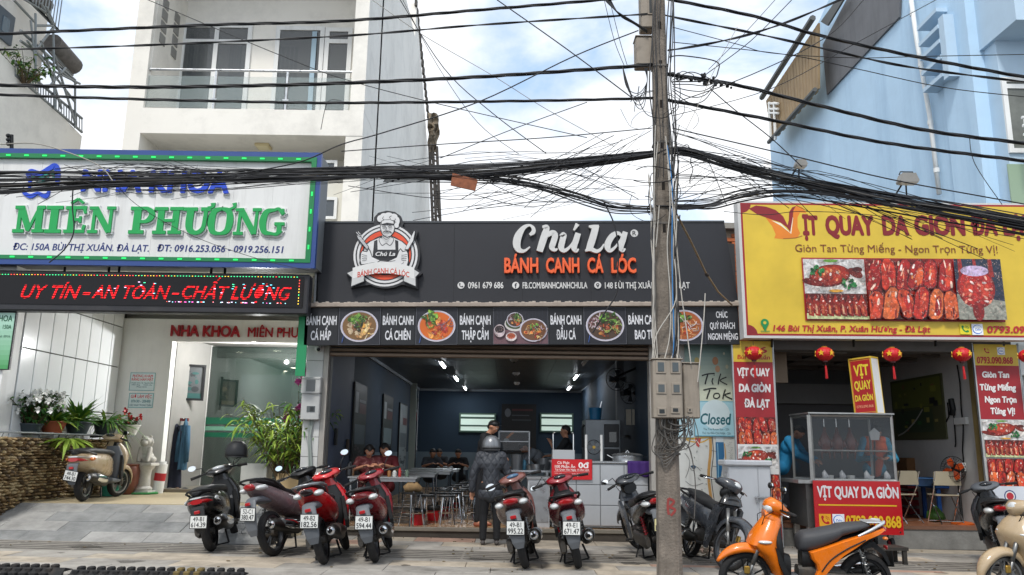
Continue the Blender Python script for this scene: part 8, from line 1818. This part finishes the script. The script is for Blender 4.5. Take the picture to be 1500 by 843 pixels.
for i,(px,py,c,h,r0) in enumerate(((572,700,'#8a5a2a',.12,.03),(579,698,'#c9c9c4',.1,.035),(586,699,'#b5302a',.14,.025),(596,700,'#5a6a5a',.11,.03),(505,700,'#1a1a1c',.2,.05),(514,700,'#6a4a2a',.16,.03),(494,700,'#2d2d30',.22,.045))):
    p = at(px,py,13.2); o = MB().lathe([(.001,0),(r0,0),(r0,h*.7),(r0*.5,h*.9),(r0*.5,h),(.001,h)],n=12).build('jar',mat('jar_%d'%i,c,.3,var=.1),None,smooth=40); o.location = (max(-2.6,min(-1.6,p.x)),13.05+.05*i,FL+.751); tag(o,['amber sauce jar','white condiment jar','red chilli jar','grey green jar','black thermos','brown bottle','dark squat jar'][i]+' on the street end table beside the seated women','jar')
# counter, kitchen
cn = thing('service_counter','long stainless counter with square pressed panels at the right of the opening','counter',(0,FY+.25,FL),world=True)
kx0 = at(809,720,FY+.2).x; kx1 = at(950,720,FY+.2).x; kz = at(880,676,FY+.2).z
pan = mat('pressed_steel','#b9bcbf',.38,.4,var=.07,vscale=2)
MB().box(kx0,kx1,FY+.22,FY+.85,FL+.02,kz-.03).build('body',mat('counter_body','#8c9093',.4,.5),cn); MB().box(kx0-.03,kx1+.02,FY+.18,FY+.88,kz-.03,kz,.006).build('top',steel,cn)
nx, nz = 4, 3; dx_ = (kx1-kx0)/nx; dz_ = (kz-.05-FL-.04)/nz
for i in range(nx):
    for j in range(nz): MB().box(kx0+i*dx_+.006,kx0+(i+1)*dx_-.006,FY+.205,FY+.22,FL+.04+j*dz_+.006,FL+.04+(j+1)*dz_-.006,.004).build('panel',pan,cn)
t = thing('side_counter','narrow lower stainless cabinet left of the long counter','counter',(0,FY+.3,FL),world=True); a = at(773,740,FY+.3).x; b = at(805,740,FY+.3).x; zz1 = at(790,702,FY+.3).z
MB().box(a,b,FY+.3,FY+.9,FL,zz1).build('body',pan,t); MB().box(a-.02,b+.02,FY+.27,FY+.92,zz1,zz1+.03,.006).build('top',steel,t); MB().box(a+.03,b-.02,FY+.29,FY+.3,FL+.08,zz1-.05,.003).build('door',steel,t)
def d_red(pr,w,h):
    pr.box(0,0,w,h,'#b8141c'); pr.box(.01,.01,w-.01,h-.01,'#c9181f'); pr.text('Cô Phát',w*.14,w*.44,h*.76,h*.13,'#f0e6e2',.02); pr.text('100 Phần Ăn',w*.08,w*.58,h*.57,h*.13,'#f0e6e2',.03); pr.text('0đ',w*.66,w*.92,h*.58,h*.26,'#f5efec',.04); pr.text('Tại Quán Vào Ngày 15 Âm Lịch',w*.08,w*.92,h*.44,h*.09,'#f0e6e2',.015); pr.box(w*.06,h*.385,w*.94,h*.395,'#f0d8d4'); pr.text('Mời mọi người ghé quán dùng bữa chay',w*.08,w*.92,h*.27,h*.06,'#f0d8d4',.0); pr.text('Xin cảm ơn',w*.3,w*.7,h*.15,h*.06,'#f0d8d4',.0)
poster(808,673,867.5,703,FY+.17,'red free meal sign reading 0đ fixed on the steel counter',d_red,'counter_sign')
t = thing('steel_box','small stainless box standing on the left end of the counter','box',(at(825,672,FY+.4).x,FY+.4,kz)); MB().box(-.18,.18,-.12,.12,0,.17,.008).build('body',pan,t)
for s in (-1,1): MB().tube([(s*.165,0,.17),(s*.165,0,.42),(s*.155,-.02,.45),(s*.14,-.02,.44)],.009,8).build('hook_post',chrome,t)
t = thing('box_fan','small square metal fan with two posts standing on the counter','fan',(at(870,672,FY+.5).x,FY+.5,kz))
for s in (-1,1): MB().tube([(s*.125,0,0),(s*.125,0,.42)],.022,8).build('post',white,t)
MB().lathe([(.11,-.03),(.12,0),(.11,.03)],(0,0,.22),'y',24).build('ring',blackm,t); 
for k in range(5): a_ = k*1.2566; MB().prism([(.02*math.cos(a_),.22+.02*math.sin(a_)),(.1*math.cos(a_-.3),.22+.1*math.sin(a_-.3)),(.1*math.cos(a_+.3),.22+.1*math.sin(a_+.3))],-.005,.005).build('blade',mat('blade_grey','#4a4d50',.4),t,fixn=True)
MB().cyl((0,-.01,.22),.025,.03,'y',12).build('hub',mat('hub_gold','#b09040',.4,.5),t)
t = thing('stock_pot','wide stainless stock pot with lid and two handles at the right end of the counter','pot',(at(919,672,FY+.55).x,FY+.55,kz)); MB().lathe([(.24,0),(.25,.02),(.25,.09),(.26,.095)],n=28,cap=True).build('body',steel,t,smooth=40); MB().lathe([(.26,.1),(.2,.125),(.05,.14),(.001,.142)],n=28).build('lid',steel,t,smooth=True); MB().tube([(-.03,0,.14),(0,0,.175),(.03,0,.14)],.008,6).build('knob',chrome,t)
for s in (-1,1): MB().tube([(s*.24,-.04,.05),(s*.33,-.03,.10),(s*.33,.03,.10),(s*.24,.04,.05)],.008,6).build('handle',chrome,t)
mb = MB(); g = 14
vs = [(at(909+ (38*i/g),0,FY+.16).x, FY+.16-.012*math.sin(i*1.7)-.01*j/6, kz+.012-(.235+.02*math.sin(i*.9))*j/6) for j in range(7) for i in range(g+1)]
mb.add(vs,[(j*(g+1)+i,j*(g+1)+i+1,(j+1)*(g+1)+i+1,(j+1)*(g+1)+i) for j in range(6) for i in range(g)]); o = mb.build('purple_cloth',mat('cloth_purple','#3a1a66',.8,var=.15),None,smooth=True); o.modifiers.new('t','SOLIDIFY').thickness = .006; tag(o,'purple cloth hanging over the front edge of the steel counter','cloth')
t = thing('noodle_boiler','tall stainless kitchen boiler with dark doors behind the counter','boiler',(0,14.6,FL),world=True); a = at(857,640,14.6).x; b = at(909,640,14.6).x; z1 = at(880,615,14.6).z
MB().box(a,b,14.6,15.2,FL,z1,.01).build('body',mat('boiler_steel','#7d8286',.35,.6,var=.15),t); MB().box(at(885,640,14.6).x,b-.03,14.56,14.6,at(890,655,14.6).z,z1-.08,.006).build('door',mat('boiler_dark','#2a2c2f',.35,.3),t); MB().box(at(892,640,14.6).x,b-.08,14.55,14.56,at(890,648,14.6).z,z1-.22).build('pane',MATS['meter_glass'],t); MB().box(at(885,640,14.6).x,b-.03,14.56,14.6,FL+.3,at(890,658,14.6).z,.006).build('door',MATS['boiler_dark'],t)
MB().tube([(a-.02,14.58,z1-.1),(a-.05,14.55,z1-.15),(a-.05,14.55,z1-.5)],.02,8).build('hose',blackm,t)
t = thing('blue_bucket','turquoise bucket with a ladle standing on the boiler','bucket',(at(872,614,14.8).x,14.8,z1)); bb = mat('bucket_blue','#1f6f9c',.4); MB().lathe([(.001,0),(.1,0),(.125,.22),(.13,.22),(.12,.22),(.001,.2)],n=20).build('body',bb,t,smooth=40); MB().tube([(.05,0,.1),(.12,0,.34)],.01,6).build('ladle',chrome,t)
t = thing('hood_duct','grey exhaust duct rising to the ceiling behind the boiler','duct',(0,15,FL),world=True); MB().box(at(904,570,15).x,at(914,570,15).x,15,15.25,1.6,CE).build('duct_pipe',mat('duct_grey','#666b70',.5,.4),t)
for (px,py,Y,lb_,rz) in ((903,556,14.4,'left black wall fan under the noodle shop ceiling',15),(921,576,14.8,'right black wall fan under the noodle shop ceiling',30)):
    p = at(px,py,Y); t = thing('wall_fan',lb_,'fan',p,R(rz),group='black wall fans above the counter'); mb = MB()
    for k in range(20): a_ = k*math.pi/10; mb.tube([(.03*math.cos(a_),-.1,.03*math.sin(a_)),(.16*math.cos(a_),-.08,.16*math.sin(a_)),(.2*math.cos(a_),0,.2*math.sin(a_))],.003,4)
    mb.tube([(.2*math.cos(k*.314),0,.2*math.sin(k*.314)) for k in range(21)],.006,5); mb.build('cage',blackm,t,kind='stuff')
    for k in range(4): a_ = k*1.57; MB().prism([(.02*math.cos(a_),.02*math.sin(a_)),(.17*math.cos(a_-.35),.17*math.sin(a_-.35)),(.17*math.cos(a_+.35),.17*math.sin(a_+.35))],-.05,-.045).build('blade',mat('blade_dark','#1c2128',.4),t,fixn=True)
    MB().tube([(0,-.02,0),(0,.18,0),(.15,.2,.1),(.5,.2,.25)],[.05,.05,.02,.02],10).build('bracket',blackm,t)
t = thing('wall_notes','two cream order sheets hanging right of the wall fans','paper',(0,15,1),world=True)
for a_,b_ in ((917,925),(926,938)): A = at(a_,600,14.9); Bq = at(b_,623,14.9); MB().box(A.x,Bq.x,14.9,14.91,Bq.z,A.z).build('sheet',mat('paper_cream','#a9a294',.8),t)
t = thing('dish_shelf','dark kitchen shelf with brown cartons at the back right','shelf',(0,16,FL),world=True); A = at(915,640,15.5); Bq = at(948,668,15.5)
for zz in (A.z,Bq.z+.05): MB().box(A.x,Bq.x,15.5,15.9,zz,zz+.03).build('board',blackw,t)
for k in range(2): MB().box(A.x+.15+k*.17,A.x+.29+k*.17,15.5,15.7,Bq.z+.081,Bq.z+.28).build('carton',mat('carton','#7d5a3c',.8),t)
t = thing('glass_case','steel framed glass food case on the serving table in the shop middle','display case',(0,14.2,FL),world=True); A = at(731,632,14.2); Bq = at(775,700,14.2)
for x in (A.x,Bq.x):
    for y in (14.2,14.65): MB().tube([(x,y,FL+.8),(x,y,A.z)],.012,6).build('frame_bar',steel,t)
for zz in (A.z,at(750,647,14.2).z):
    for y in (14.2,14.65): MB().tube([(A.x,y,zz),(Bq.x,y,zz)],.012,6).build('frame_bar',steel,t)
MB().box(A.x,Bq.x,14.2,14.205,at(750,660,14.2).z,A.z).build('pane',gcart,t); MB().box(A.x,Bq.x,14.2,14.65,at(750,647,14.2).z,at(750,647,14.2).z+.01).build('shelf',gcart,t)
t = thing('serving_table','stainless serving table crowded with pots beside the narrow cabinet','table',(0,14.0,FL),world=True); A = at(722,700,13.9); Bq = at(806,700,13.9); zs_ = FL+.86
MB().box(A.x,Bq.x,13.9,14.7,zs_-.03,zs_).build('top',steel,t)
for x in (A.x+.03,Bq.x-.07):
    for y in (13.92,14.62): MB().box(x,x+.04,y,y+.04,FL,zs_-.03).build('leg',steel,t)
MB().box(A.x+.05,Bq.x-.05,13.95,14.6,FL+.3,FL+.33).build('shelf',steel,t)
for i,(px,r0,h,c,lb_) in enumerate(((757,.11,.26,'#8e9194','tall grey stock pot on the serving table'),(768,.035,.17,'#5fa5c4','clear blue water bottle on the serving table'),(786,.14,.1,'#9a9da0','wide steel bowl on the serving table'),(797,.11,.2,'#8e9194','steel pot at the right end of the serving table'),(778,.08,.08,'#b5b0a8','small pale bowl on the serving table'))):
    o = MB().lathe([(.001,0),(r0*.9,0),(r0,h*.8),(r0*(1.05 if i != 1 else .4),h),(r0*.9 if i != 1 else .001,h),(r0*.8 if i != 1 else .001,h*.85),(.001,h*.8)],n=20).build('bottle' if i == 1 else 'cooking_pot',mat('pot_%d'%i,c,.3,.6 if i != 1 else 0,var=.1),None,smooth=40); o.location = (at(px,690,14.05).x,14.05+.08*(i%2),zs_); tag(o,lb_,'bottle' if i == 1 else 'pot')
# blue rear tiles of clutter: dark things on the left inner wall
for (px,py,lb_) in ((492,640,'black soap dispenser on the left inner wall near the opening'),(509,655,'small brown framed card on the left inner wall')):
    p = atX(px,py,SX0+.03); o = MB().box(0,.04,-.06,.06,-.14,.14,.008).build('dispenser' if px < 500 else 'framed_card',blackp if px < 500 else mat('card_brown','#4d4238',.7),None); o.location = (SX0+.013,p.y,p.z); tag(o,lb_,'dispenser' if px < 500 else 'picture')
# ================================================================ PEOPLE
skinm = mat('skin','#b98468',.55,var=.06); hairm = mat('hair_black','#181311',.55)
def blob(caps, voxel, m, name, parent, smooth_it=4):
    mb = MB()
    for c in caps:
        P, r0 = c[:-1], c[-1]
        rs = r0 if isinstance(r0,(list,tuple)) else [r0]*len(P)
        if len(P) > 1: mb.tube(P,list(rs),12)
        for p, q in zip(P,rs): mb.ball(p,q,12,8)
    me = mb.mesh(name+'_src',m); o = bpy.data.objects.new('tmp',me); COL.objects.link(o)
    a_ = o.modifiers.new('r','REMESH'); a_.mode = 'VOXEL'; a_.voxel_size = voxel; b_ = o.modifiers.new('s','SMOOTH'); b_.factor = .5; b_.iterations = smooth_it
    dg = bpy.context.evaluated_depsgraph_get(); me2 = bpy.data.meshes.new_from_object(o.evaluated_get(dg)); bpy.data.objects.remove(o)
    me2.materials.clear(); me2.materials.append(m); me2.polygons.foreach_set('use_smooth',[True]*len(me2.polygons)); me2.name = name
    return link(name,me2,parent)
def hand(w, d, curl=.5, up=Vector((0,0,1))):
    '''palm, four unequal curled fingers and a side thumb, starting at wrist w along d'''
    d = Vector(d).normalized(); s = d.cross(up); s = s.normalized() if s.length > .1 else Vector((0,1,0)); n = s.cross(d).normalized(); w = Vector(w); out = [(w,w+d*.045,.021),(w+d*.03+s*.018,w+d*.075+s*.026,.014),(w+d*.03-s*.018,w+d*.075-s*.026,.014),(w+d*.03,w+d*.08,.016)]
    for k, L_ in enumerate((.058,.068,.064,.05)):
        o = (k-1.5)*.019; b = w+d*.08+s*o; m1 = b+(d*math.cos(curl*.6)-n*math.sin(curl*.6))*L_*.5; m2 = m1+(d*math.cos(curl*1.5)-n*math.sin(curl*1.5))*L_*.35; m3 = m2+(d*math.cos(curl*2.2)-n*math.sin(curl*2.2))*L_*.25; out.append((b,m1,m2,m3,[.0095,.0088,.008,.007]))
    b = w+d*.025+s*.026; out.append((b,b+s*.022+d*.028,b+s*.026+d*.052-n*.008,[.012,.0105,.009])); return out
def person(label, loc, rz, J, top, bottom, hair='short', H=1.0, voxel=.011, sleeve='short', hem=.0, cover=None, extras=None, face=True, skin=skinm, topr=1.0, legs=True, shoes='#2a2a2c', group=None):
    t = thing('person',label,'person',loc,R(rz),group=group); V = Vector; j = {k:V(v) for k,v in J.items()}
    pel, che, nek, hd = j['pelvis'], j['chest'], j['neck'], j['head']; fw = V(J.get('face',(1,0,0))).normalized(); up = (hd-nek).normalized(); sd = fw.cross(up).normalized()
    shL, shR = j['shL'], j['shR']; hx = V((0,.085,0))
    caps = [(pel+hx*.8,pel-hx*.8,.095),(pel,(pel+che)/2,che,[.105,.10,.11]),(che+hx*.6,che-hx*.6,.10),(shL,shR,.055),(che,nek,[.08,.05]),(nek,hd-up*.06,[.046,.045])]
    caps += [(hd+up*.012,.078),(hd+up*.01-fw*.018,.078),(hd-up*.045+fw*.025,.052),(hd-up*.075+fw*.045,.03),(hd+fw*.07-up*.005,hd+fw*.085-up*.025,[.012,.014]),(hd+fw*.07-up*.052+sd*.012,hd+fw*.07-up*.052-sd*.012,.011),(hd+fw*.06+up*.028+sd*.03,hd+fw*.06+up*.028-sd*.03,.02)]
    for s in (1,-1): caps += [(hd+sd*s*.074-fw*.005,hd+sd*s*.078-fw*.012-up*.02,[.016,.012]),(hd+fw*.05+sd*s*.036-up*.02,.026)]
    for s in ('L','R'):
        caps += [(j['sh'+s],j['el'+s],j['wr'+s],[.045,.036,.025])]+hand(j['wr'+s],(j['wr'+s]-j['el'+s]),.55)
        if legs: caps += [(j['hip'+s],j['kn'+s],[.078,.055]),(j['kn'+s],j['an'+s],[.052,.034]),(j['an'+s],j['an'+s]+V((.13,0,-.04)),[.034,.028])]
    blob(caps,voxel,skin,'body',t)
    # garments
    g = []; e = .014*topr; a_ = .016*topr
    g += [(pel+hx*.9+V((0,0,hem)),pel-hx*.9+V((0,0,hem)),.095+e),(pel+V((0,0,hem)),(pel+che)/2,che,[.115+e,.105+e,.115+e]),(che+hx*.7,che-hx*.7,.105+e),(shL,shR,.058+e),(che,che.lerp(nek,.75),[.09+e,.055+e])]
    for s in ('L','R'):
        sh_,el,wr_ = j['sh'+s],j['el'+s],j['wr'+s]
        g.append((sh_,sh_.lerp(el,.75),[.05+a_,.047+a_]) if sleeve == 'short' else (sh_,el,el.lerp(wr_,.93),[.05+a_,.042+a_,.034+a_]))
    blob(g,voxel,top,'jacket' if sleeve == 'long' else 'shirt',t)
    if legs:
        g = [(pel+hx*.8-V((0,0,.02)),pel-hx*.8-V((0,0,.02)),.108)]
        for s in ('L','R'): g += [(j['hip'+s],j['kn'+s],[.092,.066]),(j['kn'+s],j['an'+s].lerp(j['kn'+s],.08),[.064,.052])]
        blob(g,voxel,bottom,'trousers',t)
        for s in ('L','R'):
            an = j['an'+s]; blob([(an+V((-.03,0,-.035)),an+V((.06,0,-.042)),an+V((.15,0,-.045)),[.036,.036,.028])],.008,mat('shoe_'+shoes[1:],shoes,.6),'shoe',t)
    # hair
    if cover != 'helmet':
        hc = [(hd+up*.03-fw*.012,.081),(hd+up*.02-fw*.03,.078),(hd+up*.06+fw*.012,.048),(hd-fw*.05-up*.03,.05)]
        if hair != 'short': hc += [(hd+sd*.06-fw*.02+up*.02,hd+sd*.066-fw*.03-up*.06,[.04,.03]),(hd-sd*.06-fw*.02+up*.02,hd-sd*.066-fw*.03-up*.06,[.04,.03]),(hd+up*.045+fw*.045,.042)]
        if hair == 'bun': hc += [(hd-fw*.1+up*.0,.035),(hd-fw*.06-up*.05,.045)]
        if hair == 'long': hc += [(hd-fw*.06,hd-fw*.07-up*.16,.05)]
        blob(hc,.009,hairm,'hair',t,2)
    if face:
        for s in (1,-1):
            c = hd+fw*.071+sd*s*.031+up*.006; MB().ball(c,(.011,.011,.008),8,6).build('eye',mat('eye_white','#d9d5cf',.2),t,smooth=True); MB().ball(c+fw*.009,(.005,.005,.005),6,5).build('iris',blackp,t,smooth=True)
            MB().tube([c+up*.02-sd*s*.014+fw*.003,c+up*.024+fw*.006,c+up*.018+sd*s*.016+fw*.0],.002,5).build('eyebrow',hairm,t)
        MB().tube([hd+fw*.079-up*.052+sd*.016,hd+fw*.083-up*.052,hd+fw*.079-up*.052-sd*.016],.005,6).build('lips',mat('lips','#8a4740',.5),t)
    if extras: extras(t,j,hd,fw,up,sd)
    return t
def stand(h=1.6, lean=0, arms=((.02,0),(.02,0)), headf=0, step=.0, drop=0):
    k = h/1.6; lx = math.sin(R(lean)); lz = math.cos(R(lean)); pz = .86*k; P = (0,0,pz); ch = (lx*.34*k,0,pz+lz*.34*k); nk = (lx*.50*k,0,pz+lz*.50*k); hf = R(lean+headf); hd = (nk[0]+math.sin(hf)*.13*k,0,nk[2]+math.cos(hf)*.13*k)
    J = dict(pelvis=P,chest=ch,neck=nk,head=hd,face=(math.cos(hf*.9),0,-math.sin(hf*.9)),shL=(lx*.45*k,.165*k,pz+lz*.45*k),shR=(lx*.45*k,-.165*k,pz+lz*.45*k),hipL=(0,.085,pz-.03),hipR=(0,-.085,pz-.03),knL=(.03+step,.095,.46*k),knR=(.02-step,-.095,.46*k),anL=(step*1.2,.10,.07),anR=(-step*1.2,-.10,.07))
    return J
def sit(h=1.6, lean=8, headf=10):
    J = stand(h,lean,headf=headf)
    dz = .50-J['pelvis'][2]
    for q in ('pelvis','chest','neck','head','shL','shR','hipL','hipR'): x,y,z = J[q]; J[q] = (x,y,z+dz)
    for s,y in (('L',.12),('R',-.12)): J['kn'+s] = (.42,y,.50); J['an'+s] = (.40,y,.07)
    return J
# woman in the quilted jacket
quilt = mat('quilted_jacket','#3b3e44',.55,var=.08)
def q_():
    nt = quilt.node_tree; N = nt.nodes; L = nt.links; b = N['Principled BSDF']; tc = N.new('ShaderNodeTexCoord'); sx = N.new('ShaderNodeSeparateXYZ'); L.new(tc.outputs['Object'],sx.inputs[0])
    def ln(sg):
        a_ = N.new('ShaderNodeMath'); a_.operation = 'MULTIPLY_ADD'; a_.inputs[1].default_value = sg; L.new(sx.outputs['Y'],a_.inputs[0]); L.new(sx.outputs['Z'],a_.inputs[2])
        m_ = N.new('ShaderNodeMath'); m_.operation = 'MULTIPLY'; m_.inputs[1].default_value = 19; L.new(a_.outputs[0],m_.inputs[0]); s_ = N.new('ShaderNodeMath'); s_.operation = 'SINE'; L.new(m_.outputs[0],s_.inputs[0]); ab = N.new('ShaderNodeMath'); ab.operation = 'ABSOLUTE'; L.new(s_.outputs[0],ab.inputs[0]); return ab
    mi = N.new('ShaderNodeMath'); mi.operation = 'MINIMUM'; L.new(ln(1.5).outputs[0],mi.inputs[0]); L.new(ln(-1.5).outputs[0],mi.inputs[1]); pw_ = N.new('ShaderNodeMath'); pw_.operation = 'POWER'; pw_.inputs[1].default_value = .4; L.new(mi.outputs[0],pw_.inputs[0])
    bp_ = N.new('ShaderNodeBump'); bp_.inputs['Strength'].default_value = .6; bp_.inputs['Distance'].default_value = .02; L.new(pw_.outputs[0],bp_.inputs['Height']); L.new(bp_.outputs[0],b.inputs['Normal'])
q_()
def helmet_x(t,j,hd,fw,up,sd):
    MB().lathe([(.0001,.14),(.06,.13),(.1,.10),(.13,.045),(.137,-.01),(.134,-.055),(.12,-.085),(.11,-.085)],tuple(hd+Vector((0,0,.0))),n=24).build('helmet_shell',mat('helmet_silver','#85878a',.3,.5,var=.1),t,smooth=True); MB().lathe([(.135,-.06),(.139,-.05),(.138,-.04)],tuple(hd),n=24).build('helmet_trim',blackp,t)
    MB().lathe([(.062,-.02),(.068,.0),(.06,.03)],tuple(j['neck']+Vector((0,0,.02))),n=16).build('collar',quilt,t,smooth=True)
J = stand(1.52,3,headf=8); J.update(elL=(.02,.25,1.0),wrL=(.05,.27,.76),elR=(.06,-.24,1.02),wrR=(.26,-.17,1.06))
lx_,ly_ = -.27,11.95
person('elderly woman seen from behind in a silver helmet and dark quilted jacket',(lx_,ly_,gz(lx_)),92,J,quilt,mat('trousers_black','#17181b',.8,var=.1),cover='helmet',sleeve='long',hem=-.1,topr=1.45,extras=helmet_x,face=False,voxel=.01,shoes='#4a4644')
# man in black behind her
def cap_x(t,j,hd,fw,up,sd): MB().ball(hd+up*.045-fw*.01,(.088,.088,.06),14,8).build('cap_crown',blackp,t,smooth=True); MB().prism([((hd+fw*.06).x,-.07),((hd+fw*.15).x,-.045),((hd+fw*.16).x,.0),((hd+fw*.15).x,.045),((hd+fw*.06).x,.07)],(hd+up*.03).z-.006,(hd+up*.03).z,'z').build('cap_brim',blackp,t)
J = stand(1.72,14,headf=22); J.update(elL=(.12,.28,1.12),wrL=(.34,.12,1.08),elR=(.16,-.28,1.12),wrR=(.36,-.12,1.08))
person('man in black shirt and cap looking down behind the quilted jacket woman',(at(702,770,13.2).x,13.2,FL),-18,J,mat('shirt_black','#101115',.8),mat('trousers_black2','#131418',.8),extras=cap_x,shoes='#8a4a30')
# boy in profile behind the counter
J = stand(1.66,4,headf=2); J.update(elL=(.2,.2,1.12),wrL=(.3,.1,1.32),elR=(.2,-.2,1.12),wrR=(.36,-.15,1.1))
person('young man in black shirt in profile behind the steel counter',(at(832,700,14.6).x,14.6,FL),172,J,MATS['shirt_black'],MATS['trousers_black2'],legs=False)
J = stand(1.6,48,headf=20); J.update(elL=(.5,.25,.98),wrL=(.68,.2,.9),elR=(.52,-.22,.98),wrR=(.7,-.15,.88))
person('worker in a grey shirt bending over the serving table pots',(at(806,700,14.9).x,15.0,FL),185,J,mat('shirt_grey','#7d8288',.85),MATS['trousers_black2'],legs=False)
# seated women by the first table
floral = mat('floral_shirt','#5c1c20',.8,var=.2,vscale=25,stain='#b98a80',stain_amt=.8,sscale=22); crim = mat('crimson_shirt','#5a1018',.8)
J = sit(1.56,12,16); J.update(elL=(.2,.24,.78),wrL=(.4,.1,.84),elR=(.2,-.24,.78),wrR=(.4,-.1,.84))
person('seated woman in a red floral shirt at the table nearest the street, left of two',(at(538,700,13.8).x,13.8,FL+.06),-75,J,floral,MATS['trousers_black2'],hair='bun',legs=False)
J = sit(1.6,8,12); J.update(elL=(.2,.24,.8),wrL=(.42,.1,.86),elR=(.2,-.24,.8),wrR=(.42,-.1,.86))
person('seated woman in a dark crimson top beside the floral shirt woman',(at(563,700,13.85).x,13.9,FL+.06),-95,J,crim,MATS['trousers_black2'],hair='long',legs=False)
J = sit(1.6,14,20); J.update(elL=(.2,.24,.78),wrL=(.42,.1,.84),elR=(.2,-.24,.78),wrR=(.42,-.1,.84))
for px,Y,rz,c,lb_ in ((630,20,-70,'#2e3238','diner in a dark grey shirt seated at the back, leftmost of three'),(645,22,-100,'#23262c','diner in a charcoal shirt seated at the back, middle of three'),(672,20.5,-95,'#14161b','diner in a black jacket seated at the back, rightmost of three')):
    person(lb_,(at(px,700,Y).x,Y,FL),rz,J,mat('shirt_'+c[1:],c,.85),MATS['trousers_black2'],legs=False,voxel=.016,face=False,group='diners seated at the back of the noodle shop')
# duck shop vendors
J = stand(1.6,24,headf=26); J.update(elL=(.3,.24,1.05),wrL=(.5,.12,.98),elR=(.32,-.22,1.05),wrR=(.5,-.1,.96))
person('vendor in a bright blue shirt leaning over the left end of the glass cart',(at(1166,700,13.0).x-.22,13.0,DF),-35,J,mat('shirt_blue','#1f7fae',.75,var=.06),MATS['trousers_black2'],sleeve='long',topr=1.3,legs=False)
def vest_x(t,j,hd,fw,up,sd): 
    V = Vector; blob([(j['pelvis'],(j['pelvis']+j['chest'])/2,j['chest'],[.135,.13,.138]),(j['chest']+V((0,.075,0)),j['chest']-V((0,.075,0)),.128),(j['shL'].lerp(j['shR'],.12),j['shR'].lerp(j['shL'],.12),.078)],.012,mat('vest_orange','#c9521c',.75,var=.1),'orange_vest',t)
J = stand(1.58,14,headf=30); J.update(elL=(.14,.28,1.0),wrL=(.36,.1,1.02),elR=(.14,-.28,1.0),wrR=(.36,-.1,1.02))
person('vendor in an orange vest over blue sleeves working behind the cart glass',(at(1283,700,12.95).x,12.98,DF),-95,J,mat('shirt_teal','#2a7f9c',.8),MATS['trousers_black2'],sleeve='long',extras=vest_x,legs=False)
bpy.data.objects.remove(_to)
